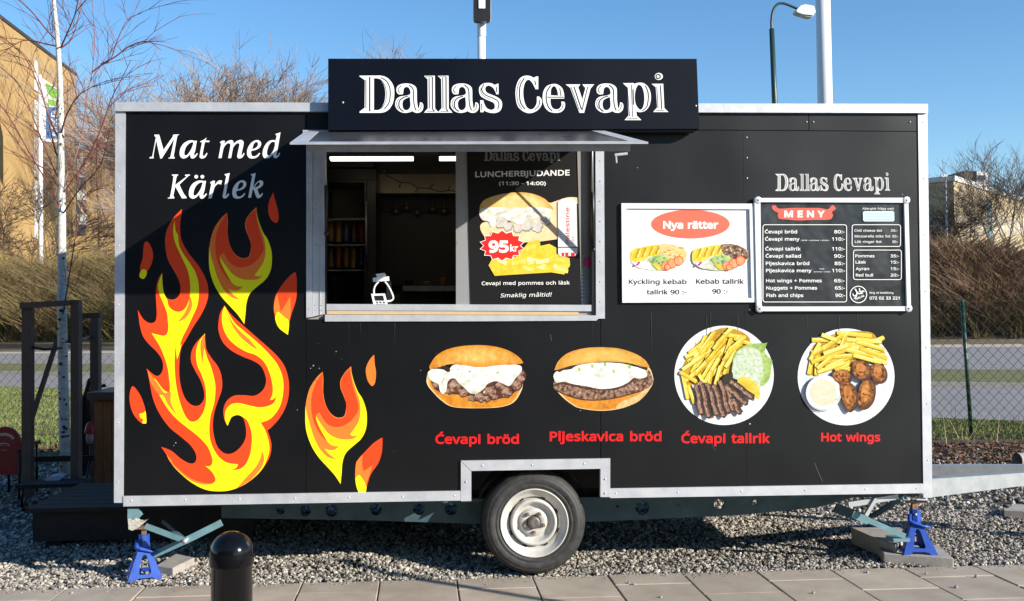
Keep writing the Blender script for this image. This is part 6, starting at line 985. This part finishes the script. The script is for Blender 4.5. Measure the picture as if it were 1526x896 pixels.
hedge('bushes', tc, td, 900, 3.0, m_h3, 'dense red brown leafless bushes on the bank right of the trailer'); hedge('bushes', tc, td, 450, 2.7, m_h2, 'olive brown leafless bushes mixed in on the right bank')
# ------------------------------------------------------------------ trees
def grow(sg, p, d, L, r, lev, rnd, up=.04, spread=.95, droop=0., split=(3, 5), minr=.008, wig=.22):
    "recursive bare branch: list of segments"
    k = 4 if lev > 1 else 3; q = np.array(p, float); d = np.array(d, float); d /= np.linalg.norm(d)
    for i in range(k):
        nr = r*(1-.16*(i+1)/1.3 if lev else 1-.2*i); nr = max(nr, minr*.6); nq = q+d*L/k
        sg.append((*q, *nq, r if i == 0 else pr, nr)); pr = nr
        if lev > 0 and i >= (1 if lev > 2 else 0):
            for _ in range(rnd.randint(*split) if i == k-1 else rnd.choice((1, 1, 2))):
                a = rnd.uniform(0, 6.28); s_ = rnd.uniform(.4, 1)*spread; ref = np.array((math.cos(a), math.sin(a), rnd.uniform(-.3, .3))); ref -= d*ref.dot(d)
                nd = d+ref*s_+np.array((0, 0, up)); grow(sg, nq, nd, L*rnd.uniform(.5, .78), max(nr*rnd.uniform(.5, .7), minr), lev-1, rnd, up, spread, droop, split, minr, wig)
        q = nq; d = d+np.array((rnd.uniform(-wig, wig), rnd.uniform(-wig, wig), rnd.uniform(-.03, .05)-droop*(3-lev if lev < 3 else 0)*.2)); d /= np.linalg.norm(d)
def tree(px, ytop, Y, label, m, seed, lean=(0, 0), lev=4, r=.16, spread=.7, trunk=.3, base_z=0., group='bare trees in the background', minr=.011, split=(2, 3), name='bare_tree'):
    top = P(px, ytop, Y); x = top[0]-lean[0]; H = top[2]-base_z; rnd = random.Random(seed); t = thing(name, label, 'tree', (x, Y, base_z), group)
    T = [np.array((x+lean[0]*k*.3, Y, base_z+H*trunk*k/4)) for k in range(5)]; tr = [(*T[k], *T[k+1], r*(1-.08*k), r*(1-.08*(k+1))) for k in range(4)]
    seg_mesh('trunk', tr, m, t, n=7); sg = []
    for j in range(4): a = j*1.6+rnd.uniform(-.3, .3); grow(sg, T[4-(j % 2)], (math.cos(a)*.75*spread, math.sin(a)*.75*spread, 1), H*(1-trunk)*.48*rnd.uniform(.85, 1.05), r*.42, lev, rnd, .05, spread*1.35, split=split, minr=minr)
    a_ = np.asarray(sg); zmax = a_[:, 5].max(); k = (top[2]-T[3][2])/(zmax-T[3][2]); 
    for c in (2, 5): a_[:, c] = T[3][2]+(a_[:, c]-T[3][2])*k
    seg_mesh('crown', a_, m, t, n=3); return t
m_tw2 = mat('pale_twigs', (.33, .225, .13), .8, c2=(.21, .14, .09), scale=1.2); m_tw3 = mat('purple_twigs', (.23, .17, .165), .8, c2=(.30, .23, .17), scale=1.0)
# left: birch tied between stakes
BT = thing('birch_tree', 'slim white-barked birch with red drooping twigs, tied between brown stakes', 'tree', tuple(G(97, 742)))
tp = [(98, 742), (96, 640), (94, 560), (92.5, 450), (92, 330), (91, 220), (89.5, 120), (86, 60), (80, 0), (74, -60), (72, -150)]
BY = BT.location[1]; tpts = [Vector(P(x, y, BY)) for x, y in tp]; tpts[0].z = -.05
MB().tube(tpts, [.052, .045, .042, .038, .034, .028, .023, .020, .016, .012, .006], 12).build('trunk', m_bark, BT)
rb_ = random.Random(12); mb = MB()
for k in range(46):
    i = rb_.choice((0, 0, 1, 1, 2, 2, 3, 4, 5)); f = rb_.random(); c = tpts[i].lerp(tpts[i+1], f); r = (.052, .045, .042, .038, .034, .028)[i]*1.01; a = rb_.uniform(-2.9, -.2); w_ = rb_.uniform(.15, .5); h = rb_.uniform(.006, .016)
    v = []; 
    for e in (-1, 0, 1):
        for hh in (-h*(1-.7*abs(e)), h*(1-.7*abs(e))): v.append((c.x+r*math.cos(a+e*w_), c.y+r*math.sin(a+e*w_), c.z+hh))
    mb.add(v, [(0, 2, 3, 1), (2, 4, 5, 3)])
mb.build('bark_mark', m_barkd, BT, kind='stuff')
sg = []
def limb(pts, r0, r1, twigs=5, ln=.5, dy=0.0, yend=0.0):
    q = [Vector(P(x, y, BY+yend*i/(len(pts)-1))) for i, (x, y) in enumerate(spline([(a, b, False) for a, b in pts], False, 5)[::1][:200])] if 0 else None
    sp_ = spline([(a, b, False) for a, b in pts], False, 5); n = len(sp_); q = [np.array(P(x, y, BY+yend*i/(n-1))) for i, (x, y) in enumerate(sp_)]
    for i in range(n-1): sg.append((*q[i], *q[i+1], r0+(r1-r0)*i/n, r0+(r1-r0)*(i+1)/n))
    for k in range(twigs):
        i = int(n*(.15+.85*k/twigs)); i = min(i, n-2); d = q[i+1]-q[i]; d /= np.linalg.norm(d); sd = rb_.choice((-1, 1)); nd = d+np.array((sd*rb_.uniform(.3, .9), rb_.uniform(-.5, .5), rb_.uniform(-.1, .5)))
        grow(sg, q[i], nd, ln*rb_.uniform(.5, 1.1), max(r0*.35, .003), 1, rb_, up=.12, spread=.8, droop=.12, split=(1, 1), minr=.0016)
for L_ in ([(90, 66), (70, 45), (45, 15), (20, -5), (-10, -20)], [(91, 70), (100, 50), (112, 20), (120, -20)], [(90, 72), (105, 60), (115, 35), (122, 0), (126, -40)], [(90, 70), (70, 66), (40, 60), (20, 68), (-10, 90)],
           [(92, 290), (100, 260), (112, 235), (124, 190), (130, 140), (137, 110), (141, 60), (138, 10), (136, -40)], [(137, 108), (150, 98), (165, 88), (175, 60), (190, 30), (210, 20)], [(150, 96), (170, 86), (195, 68), (220, 62), (240, 75)],
           [(93, 290), (120, 250), (145, 205), (165, 150), (180, 120), (195, 90)], [(92, 270), (110, 265), (140, 220), (170, 150), (200, 130)], [(91, 285), (70, 255), (48, 240), (20, 205), (0, 180), (-20, 170)], [(92, 275), (75, 240), (55, 190), (30, 130), (0, 100), (-20, 95)],
           [(91, 315), (72, 275), (45, 230), (20, 185), (-5, 150), (-20, 140)], [(89, 210), (75, 180), (62, 140), (40, 90), (10, 60), (-10, 50)], [(88, 240), (80, 215), (66, 150), (50, 100), (25, 70)], [(91, 200), (100, 170), (120, 140), (160, 120)],
           [(93, 320), (120, 280), (150, 245), (165, 190)], [(92, 480), (100, 430), (113, 350), (122, 300), (128, 290)]):
    limb(L_, .0078, .0022, 8, .36, yend=rb_.uniform(-.7, .7))
seg_mesh('branch', sg, m_redtwig, BT, n=4, label='red brown branches and hanging twigs')
# stakes and crossbars
ST = thing('tree_stakes', 'dark brown timber stakes and crossbars round the birch trunk', 'tree support', tuple(G(75, 742)))
def post(x0, x1, yt, yb, Y, name='stake'): 
    return MB().slab([[(x0, yt), (x1, yt), (x1, yb), (x0, yb)]], Y, Y+.09).build(name, m_woodd, ST)
Ya = BY-.25
post(32, 45, 452, 742, Ya); post(105, 117, 447, 748, Ya); post(134, 146.5, 474, 722, Ya+.9)
MB().slab([[(29, 451), (104, 447.5), (104, 455), (29, 460)]], Ya-.03, Ya+.06).build('crossbar', m_woodd, ST)
MB().slab([[(118, 467), (149, 466), (149, 474), (118, 475)]], Ya+.2, Ya+.3).build('crossbar', m_wood if 0 else m_woodd, ST)
MB().tube([P(45, 517, Ya+.03), P(66, 521, Ya+.1), P(92, 519, BY-.06)], .012, 6).tube([P(92, 508, BY-.06), P(100, 509, Ya+.02), P(106, 510, Ya)], .012, 6).tube([P(95, 508, BY), P(120, 507, Ya+.4), P(136, 502, Ya+.9)], .012, 6).build('tie_strap', m_blackp, ST)
MB().bar(P(86, 505, Ya+.5), P(42, 640, Ya+.5), .035, .035).build('brace', m_woodd, ST)
# cabinet with lid behind the trailer
CB = thing('wooden_cabinet', 'orange-brown stained wooden cabinet with overhanging lid behind the left end of the trailer', 'cabinet', tuple(G(150, 735)))
Yc = CB.location[1]
for x0, x1 in ((140.5, 153), (153.6, 166), (166.6, 180), (180.6, 194), (194.6, 208)): MB().slab([[(x0, 597), (x1, 597), (x1, 731), (x0, 731)]], Yc, Yc+.03).build('board', m_woodo, CB)
MB().box((P(141.5, 700, Yc)[0], Yc+.031, .0), (P(207, 700, Yc)[0], Yc+.55, P(150, 597, Yc)[2])).build('carcass', m_woodo, CB)
a, b = P(129, 597, Yc-.05), P(212, 584, Yc-.05); MB().box((a[0], Yc-.05, a[2]+.002), (b[0], Yc+.6, b[2])).build('lid', mat('cabinet_lid', (.16, .09, .06), .5, c2=(.10, .06, .04), scale=8), CB)
ha = thing('hand_cart', 'black two-handled cart leaning behind the wooden cabinet', 'cart', tuple(G(125, 735)+np.array((0, .6, 0))))
Yh = ha.location[1]
MB().tube([P(x, y, Yh) for x, y in ((118, 700), (119, 640), (122, 600), (129, 582), (133, 567), (136, 565))], .02, 8).tube([P(x, y, Yh+.1) for x, y in ((132, 590), (142, 584), (149, 577), (156, 574), (157, 577))], .016, 8).build('handle', m_blackp, ha)
MB().slab([[(117, 612), (124, 592), (132, 575), (136, 590), (140, 700), (116, 715)]], Yh+.02, Yh+.12).build('back_panel', m_blackp, ha)
lan = thing('hanging_lantern', 'small red-topped lantern hanging left of the wooden cabinet', 'lantern', tuple(P(134, 662, Yc-.12)))
lc = P(134, 662, Yc-.12); MB().lathe([(.001, .0), (.028, .002), (.034, .05), (.030, .09)], lc, 12).build('glass', mat('pinkish_glass', (.45, .30, .26), .2), lan); MB().lathe([(.042, .09), (.046, .11), (.030, .17), (.010, .19), (.001, .192)], lc, 12).build('hood', mat('lantern_red', (.40, .02, .015), .4), lan)
MB().tube([lc+np.array((0, 0, .19)), P(134, 600, Yc-.12)], .003, 5).tube([lc, P(134, 705, Yc-.12)], .005, 5).build('wire', m_blackp, lan)
# red chair back, bench, deck
RC = thing('red_chair', 'red round-backed metal chair with a pale arc of lettering at the left edge', 'chair', tuple(G(8, 745)))
Yr = RC.location[1]; arc = [(8+24*math.cos(math.radians(a)), 664-28*math.sin(math.radians(a))) for a in range(0, 181, 12)]+[(-17, 708), (31, 708)][::1]
MB().slab([arc], Yr, Yr+.02).build('backrest', mat('red_enamel', (.30, .012, .015), .3, c2=(.24, .01, .012), scale=6), RC)
p = Print(Yr-.001); m_crm = mat('cream_paint', (.60, .55, .40), .5)
p.stroke([(-4, 649, True), (0, 648, False), (9, 647.5, False), (16, 650, False), (20, 654, True)], 4, m_crm)
for k in range(6): p.stroke([(-3+k*4, 646.5+.12*k*k, True), (-2+k*4, 651+.12*k*k, True)], 1.2, mat('red_enamel', (0, 0, 0)))
p.ring(6, 666, 9, 1.2, m_crm, ry=6); p.text('Café', 0, 12, 668, 4, m_crm) if 0 else None
for x in (1, 4, 7, 10): p.stroke([(x, 664, True), (x+1.5, 668, True)], 1, m_crm)
p.build('backrest_print', RC)
MB().box((P(-17, 712, Yr)[0], Yr-.02, .42), (P(32, 712, Yr)[0], Yr+.4, .45)).build('seat', mat('red_enamel', (0, 0, 0)), RC)
for x, dy in ((-14, 0), (29, 0), (-14, .36), (29, .36)): q = P(x, 712, Yr); MB().tube([(q[0], Yr+dy, 0), (q[0], Yr+dy, .42)], .012, 6).build('leg', m_blacks, RC)
BN = thing('garden_bench', 'dark steel-framed bench with low back standing on the shaded gravel', 'bench', tuple(G(85, 755)))
Yb2 = BN.location[1]
MB().bar(P(33, 722, Yb2), P(130, 719, Yb2), .25, .03).build('seat', m_deck, BN)
MB().slab([[(50, 681), (140, 679), (140, 687), (50, 689)]], Yb2+.3, Yb2+.33).build('backrest', m_deck, BN)
for x in (34, 119): MB().tube([P(x, 722, Yb2-.1), P(x-2, 756, Yb2-.1)], .012, 6).tube([P(x, 757, Yb2-.1), P(x+4, 745, Yb2+.35), P(x+16, 685, Yb2+.33)], .012, 6).build('leg', m_blacks, BN)
MB().tube([P(33, 757, Yb2-.1), P(119, 754, Yb2-.1)], .010, 6).build('stretcher', m_blacks, BN)
bag = MB().slab([spline(parse('68,716 72,711 84,709 92,711 88,716 76,719'))], Yb2+.05, Yb2+.2).build('plastic_bag', mat('pale_plastic', (.45, .48, .60), .5), None); tag(bag, 'crumpled pale plastic bag lying on the dark bench', 'bag')
DK = thing('wooden_step', 'low dark wooden platform on the gravel at the left rear of the trailer', 'wooden platform', tuple(G(130, 832)))
a = G(95, 825); x0, y0 = a[0]-.30, 1.0; 
for k in range(7): MB().box((x0, y0+k*.145, .235), (x0+1.5, y0+k*.145+.138, .262)).build('board', m_deck, DK)
MB().box((x0+.03, y0+.03, .04), (x0+1.47, y0+.05, .234)).build('skirt', m_deck, DK); MB().box((x0+.03, y0+.95, .04), (x0+1.47, y0+.97, .234)).build('skirt', m_deck, DK)
for xx in (x0+.1, x0+1.3): MB().box((xx, y0+.06, -.01), (xx+.1, y0+.94, .15)).build('foot_block', m_deck, DK)
# ------------------------------------------------------------------ poles behind the trailer
m_wpole = mat('white_pole', (.74, .75, .76), .35)
FP = thing('flag_pole', 'thick white pole rising behind the right half of the trailer roof', 'pole', tuple(P(1249, 650, 6)*np.array((1, 1, 0))))
q0, q1 = Vector(P(1224, -120, 6)), Vector(P(1229.5, 153, 6)); g0 = q1+(q1-q0)*((q1.z)/(q0.z-q1.z)); FP.location = (g0.x, g0.y, 0)
MB().tube([g0, q1, q0], [.095, .088, .082], 24).build('shaft', m_wpole, FP)
MB().lathe([(.12, 0), (.12, .05), (.096, .08)], g0, 20).build('base', m_galv, FP)
LL = thing('flood_light', 'white pole with a black LED flood light head behind the sign board', 'flood light', (0, 0, 0)); q = P(718, 153, 3.2); LL.location = (q[0], q[1], 0)
MB().tube([(q[0], q[1], 0), P(717.5, 54, 3.2)], [.04, .036], 16).lathe([(.04, 0), (.04, .2)], P(717.8, 55, 3.2), 16).build('pole', m_wpole, LL)
MB().slab([[(714, 32), (722, 32), (722, 42), (714, 42)]], 3.17, 3.21).build('bracket', m_galv, LL)
def rr(x0, y0, x1, y1, r): return [(cx+r*math.cos(math.radians(a0+k*22.5)), cy+r*math.sin(math.radians(a0+k*22.5))) for cx, cy, a0 in ((x1-r, y0+r, -90), (x1-r, y1-r, 0), (x0+r, y1-r, 90), (x0+r, y0+r, 180)) for k in range(5)]
hd_ = MB().slab([rr(706, -60, 731, 32, 4)], 3.08, 3.14).build('lamp_housing', m_blackp, LL)
MB().slab([rr(705.3, -60.8, 731.8, 32.7, 4.5)], 3.141, 3.16).build('housing_rim', m_alu, LL); MB().slab([rr(713.5, -48, 723.2, 12.5, 1)], 3.07, 3.0795).build('led_panel', m_white, LL)
SL = thing('street_lamp', 'dark green curved street lamp behind the trailer roof', 'street lamp', (0, 0, 0)); Ys = 16
b0, b1 = Vector(P(1150, 43, Ys)), Vector(P(1154.5, 153, Ys)); g0 = b1+(b1-b0)*(b1.z/(b0.z-b1.z)); SL.location = (g0.x, g0.y, 0); m_lampg = mat('lamp_green', (.02, .045, .04), .4)
MB().tube([g0, b1, b0], [.07, .062, .055], 12).build('pole', m_lampg, SL)
MB().tube([P(x, y, Ys) for x, y in spline(parse('1150,44 1149.5,32 1152,16 1158,7 1166,5 1176,8 1190,14'), False)], .028, 10).build('arm', m_lampg, SL)
hm = MB().slab([[(1187, 15), (1194, 8), (1201, 6.5), (1213.5, 9), (1216, 18), (1212, 23), (1196, 21), (1188, 18)]], Ys-.12, Ys+.12); h_ = hm.build('lamp_head', m_galv, SL)
MB().slab([spline(parse('1194,21 1202,24.5 1210,25 1215,21 1212,22.5 1200,21.8'))], Ys-.09, Ys+.09).build('lens', mat('lamp_lens', (.5, .5, .45), .2), SL)
# banner pole on the left
BP = thing('banner_pole', 'white banner pole in front of the tan brick block at the far left', 'pole', (0, 0, 0)); Yp = 84
q = Vector(P(61, 340, Yp)); BP.location = (q.x, q.y, 0)
MB().tube([(q.x, q.y, 0), P(60, 112, Yp)], [.22, .18], 12).build('shaft', m_wpole, BP)
for k, (a_, b_) in enumerate(((94, 136), (150, 195), (205, 262), (268, 357))): pass
BA = thing('banner', 'vertical MKB banner, green leaf over blue field, hanging on the white pole', 'banner', tuple(P(76, 212, Yp)))
def wav(Yq, f): return [P(x, y, Yq)+np.array((0, .06*math.sin(y*.12+x*.1), 0)) for x, y in f]
MB().slab([[(62.5, 116), (89, 134), (90.5, 204), (84, 212), (63, 210)]], Yp-.01, Yp+.01).build('cloth', mat('banner_white', (.75, .77, .78), .8), BA)
p = Print(Yp-.012); p.rect(68.5, 160, 89.3, 207, mat('banner_blue', (.035, .16, .42), .8)); mgn = mat('banner_green', (.16, .50, .03), .8)
p.poly('68,124 78,130 88,147! 78,146 71,138', mgn).poly('79,131 87,135 89,142! 84,140', mgn).poly('72,148 80,150 88,157! 80,158 73,155', mgn).poly('68,152 72,156 70,158', mgn); p.up()
vtext(p, 'MKB', 86, 202, 165, 12, m_white, .04); p.build('banner_print', BA)
# ------------------------------------------------------------------ buildings
m_brick = mat('tan_brick_far', (.36, .225, .085), .9, c2=(.42, .275, .115), scale=.5, detail=9)
m_fas = mat('roof_fascia', (.04, .035, .03), .6); m_pan = mat('white_window_panel', (.62, .62, .60), .6); m_win = mat('dark_window_glass', (.05, .06, .075), .15)
def prism(name, foot, z0, z1, m, parent, **kw):
    n = len(foot); return MB().add([(x, y, z0) for x, y in foot]+[(x, y, z1) for x, y in foot], [tuple(range(n)), tuple(range(2*n-1, n-1, -1))]+[(i, (i+1) % n, (i+1) % n+n, i+n) for i in range(n)]).build(name, m, parent, **kw)
c1 = P(113, 113, 110); zt1 = c1[2]
def atz(x, y, z): d = ray(x, y); t_ = (z-CAM[2])/d[2]; return CAM+d*t_
c0 = atz(-90, -40, zt1); dv = (c0-c1)[:2]; dv = dv/np.linalg.norm(dv); pv = np.array((dv[1], -dv[0])); pv = pv if pv[0] < 0 else -pv
A1 = thing('brick_block', 'tan brick block with its long roof edge falling towards the right, far left', 'building', (c1[0], c1[1], 0))
prism('wall', [tuple(c1[:2]), tuple(c1[:2]+dv*50), tuple(c1[:2]+dv*50+pv*12), tuple(c1[:2]+pv*12)], 0, zt1, m_brick, A1)
e_ = .12; prism('roof_edge', [tuple(c1[:2]-pv*e_-dv*e_), tuple(c1[:2]+dv*50-pv*e_), tuple(c1[:2]+dv*50+pv*12), tuple(c1[:2]+pv*12-dv*e_)], zt1+.002, zt1+.32, m_fas, A1)
# white stair windows on that block, in broken stretches
_ry = ray(54.5, 200)[:2]; _A = np.array([[dv[0], -_ry[0]], [dv[1], -_ry[1]]]); uq = c1[:2]+dv*np.linalg.solve(_A, CAM[:2]-c1[:2])[0]
for y0, y1 in ((93, 137), (150, 196), (206, 265), (270, 300), (303, 356)):
    za, zb = 0, 0; u = float(np.linalg.norm(uq-c1[:2])); d0 = c1[:2]+dv*u-pv*.05; d1 = c1[:2]+dv*(u+.8)-pv*.05
    zz = lambda y: CAM[2]+(P(54, y, 45)[2]-CAM[2])*((d0[1]-CAM[1])/(45-CAM[1])); prism('window_panel', [tuple(d0), tuple(d1), tuple(d1-pv*.1), tuple(d0-pv*.1)], zz(y1), zz(y0), m_pan, A1)
A2 = thing('brick_block', 'lower tan brick block behind, with a column of white and dark windows', 'building', tuple(P(150, 400, 132)*np.array((1, 1, 0))))
z2 = P(113, 226, 132)[2]; a, b = P(60, 226, 132), P(330, 226, 132); prism('wall', [tuple(a[:2]), tuple(b[:2]), (b[0], 150), (a[0], 150)], 0, z2, m_brick, A2)
prism('roof_edge', [(a[0]-.2, 131.7), (b[0]+.2, 131.7), (b[0]+.2, 150), (a[0]-.2, 150)], z2+.002, z2+.35, m_fas, A2)
for y0, y1, m in ((234, 264, m_pan), (264.5, 282, m_win), (283, 298, m_pan), (299, 319, m_win), (320, 335, m_pan), (336, 350, m_win)): MB().slab([[(115, y0), (128, y0), (128, y1), (115, y1)]], 131.8, 131.99).build('window', m, A2)
MB().slab([[(140, 199), (173, 199), (173, 225.5), (140, 225.5)]], 134, 140).slab([[(147, 188), (160, 188), (160, 198.8), (147, 198.8)]], 134, 138).build('roof_house', m_fas, A2)
A3 = thing('brick_block', 'pale tan building with white roof edge and a white chimney box right of the trailer', 'building', (0, 0, 0))
m_brick3 = mat('pale_brick_far', (.36, .28, .17), .9, c2=(.42, .34, .22), scale=.6, detail=9)
k1 = P(1421, 262, 80); z3 = k1[2]; k2 = atz(1640, 333, z3); A3.location = (k1[0], k1[1], 0); dv3 = (k2-k1)[:2]/np.linalg.norm((k2-k1)[:2]); L3 = float(np.linalg.norm((k2-k1)[:2])); pv3 = np.array((-dv3[1], dv3[0]))
pts3 = [k1[:2], k1[:2]+dv3*L3, k1[:2]+dv3*L3+pv3*14, k1[:2]+pv3*14]
prism('wall', [tuple(q_) for q_ in pts3], 0, z3-.45, m_brick3, A3); prism('roof_edge', [tuple(k1[:2]-pv3*.15-dv3*.15), tuple(pts3[1]-pv3*.15), tuple(pts3[2]), tuple(pts3[3]-dv3*.15)], z3-.449, z3, m_pan, A3)
MB().slab([[(1456, 255), (1472, 257), (1472, 278), (1456, 274)]], 86, 90).build('chimney_box', m_pan, A3); MB().slab([[(1437, 254.5), (1455.7, 255), (1455.7, 276), (1437, 270)]], 86.2, 90).build('chimney_side', m_fas, A3); MB().slab([[(1460, 261), (1469, 262), (1469, 268), (1460, 267)]], 85.85, 85.99).build('vent', m_win, A3)
u = L3*.26
for f0, f1, y0, y1 in ((.155, .18, 1.2, 4.5), (.60, .63, 1.2, 4.5)):
    d0 = k1[:2]+dv3*L3*f0-pv3*.05; d1 = k1[:2]+dv3*L3*f1-pv3*.05; prism('window', [tuple(d0), tuple(d1), tuple(d1+pv3*.1), tuple(d0+pv3*.1)], z3-y1-2, z3-y0, mat('green_window', (.05, .10, .11), .3), A3)
# unseen block added behind the camera to darken panel reflections and shade
A4 = thing('brick_block', 'brown brick block added out of view to darken the reflections in the trailer', 'building', (-22, -34, 0))
m_bb = mat('brown_brick_far', (.10, .065, .045), .9, c2=(.14, .09, .06), scale=.6, detail=8)
prism('wall', [(-70, -32), (12, -32), (12, -46), (-70, -46)], 0, 14, m_bb, A4); prism('roof_edge', [(-70.3, -31.7), (12.3, -31.7), (12.3, -46), (-70.3, -46)], 14.002, 14.4, m_fas, A4)
for f_ in range(4):
    for k in range(18): x_ = -67+k*4.4; MB().box((x_, -31.99, 1+f_*3.3), (x_+1.8, -31.93, 2.6+f_*3.3)).build('window', m_win, A4)
# railing on the right bank
RL = thing('railing', 'grey metal railing along the top of the right bank', 'railing', tuple(P(1450, 350, 66))); mb = MB(); Yq = 66
for x in range(1375, 1640, 4): mb.bar(P(x, 324+(x-1385)*.03, Yq), P(x, 352, Yq), .03, .03, up=(0, 1, 0))
mb.build('baluster', m_galv, RL, kind='stuff'); MB().bar(P(1375, 323.5, Yq), P(1640, 331, Yq), .06, .06).bar(P(1375, 337, Yq), P(1640, 343, Yq), .04, .04).build('rail', m_galv, RL)
TL = thing('street_lamp', 'thin grey lamp post above the right bank beside the trailer edge', 'street lamp', tuple(P(1410, 350, 63)*np.array((1, 1, 0)))); MB().tube([P(1411, 360, 63)*np.array((1, 1, 0)), P(1409, 262, 63)], [.09, .06], 8).build('pole', m_galv, TL); MB().slab([[(1403, 260), (1412, 260), (1412, 264), (1403, 264)]], 62.9, 63.1).build('lamp_head', m_galv, TL)
# ------------------------------------------------------------------ background trees
nb = 'bare trees in the background'
for px, yt, Y, m, sd, r, lab, kw in (
    (150, 62, 98, m_tw2, 3, .3, 'bare tree between the brick block and the trailer corner', dict(spread=.6, minr=.016, lev=3)),
    (185, 120, 100, m_tw3, 8, .3, 'thinner bare tree touching the trailer corner', dict(spread=.6, minr=.016)),
    (28, 240, 84, m_twigd, 5, .22, 'dark multi-stemmed bare shrub tree at the far left', dict(spread=.8, trunk=.12, minr=.02)),
    (305, 92, 40, m_tw3, 11, .2, 'first bare treetop above the trailer roof from the left', dict()),
    (362, 75, 41, m_tw2, 12, .2, 'second bare treetop above the trailer roof', dict()),
    (425, 56, 40, m_tw3, 13, .24, 'tallest bare treetop above the trailer roof', dict()),
    (478, 72, 42, m_tw2, 14, .2, 'bare treetop cut off by the sign board', dict()),
    (335, 100, 43, m_tw2, 31, .2, 'low warm brown treetop between the first two above the trailer roof', dict(spread=.8)),
    (393, 84, 43, m_tw2, 32, .22, 'warm brown treetop just left of the tallest above the trailer roof', dict(spread=.7)),
    (452, 70, 44, m_tw3, 33, .22, 'treetop between the tallest one and the sign board', dict(spread=.8)),
    (640, 64, 55, m_tw3, 15, .2, 'faint bare treetop above the middle of the sign', dict(spread=.9)),
    (1405, 268, 64, m_twigd, 21, .12, 'dark dense bare tree beside the right trailer edge', dict(spread=.8, trunk=.3, base_z=3, lev=3)),
    (1438, 232, 63, m_twigd, 22, .12, 'dark bare tree in front of the chimney box', dict(spread=.7, trunk=.3, base_z=3, lev=3)),
    (1474, 210, 62, m_twigd, 23, .12, 'slim bare tree right of the chimney box', dict(spread=.5, trunk=.3, base_z=3, lev=3)),
    (1498, 192, 63, m_twigd, 24, .13, 'tallest bare tree on the right bank', dict(spread=.6, trunk=.3, base_z=3, lev=3)),
    (1530, 215, 61, m_twigd, 25, .12, 'bare tree at the right picture edge', dict(spread=.6, trunk=.3, base_z=3, lev=3)),
    (1392, 300, 65, m_twigd, 26, .10, 'low dark thicket tree hard against the trailer edge', dict(spread=1.0, trunk=.2, base_z=3, lev=4))):
    tree(px, yt, Y, lab, m, sd, r=r, **kw)
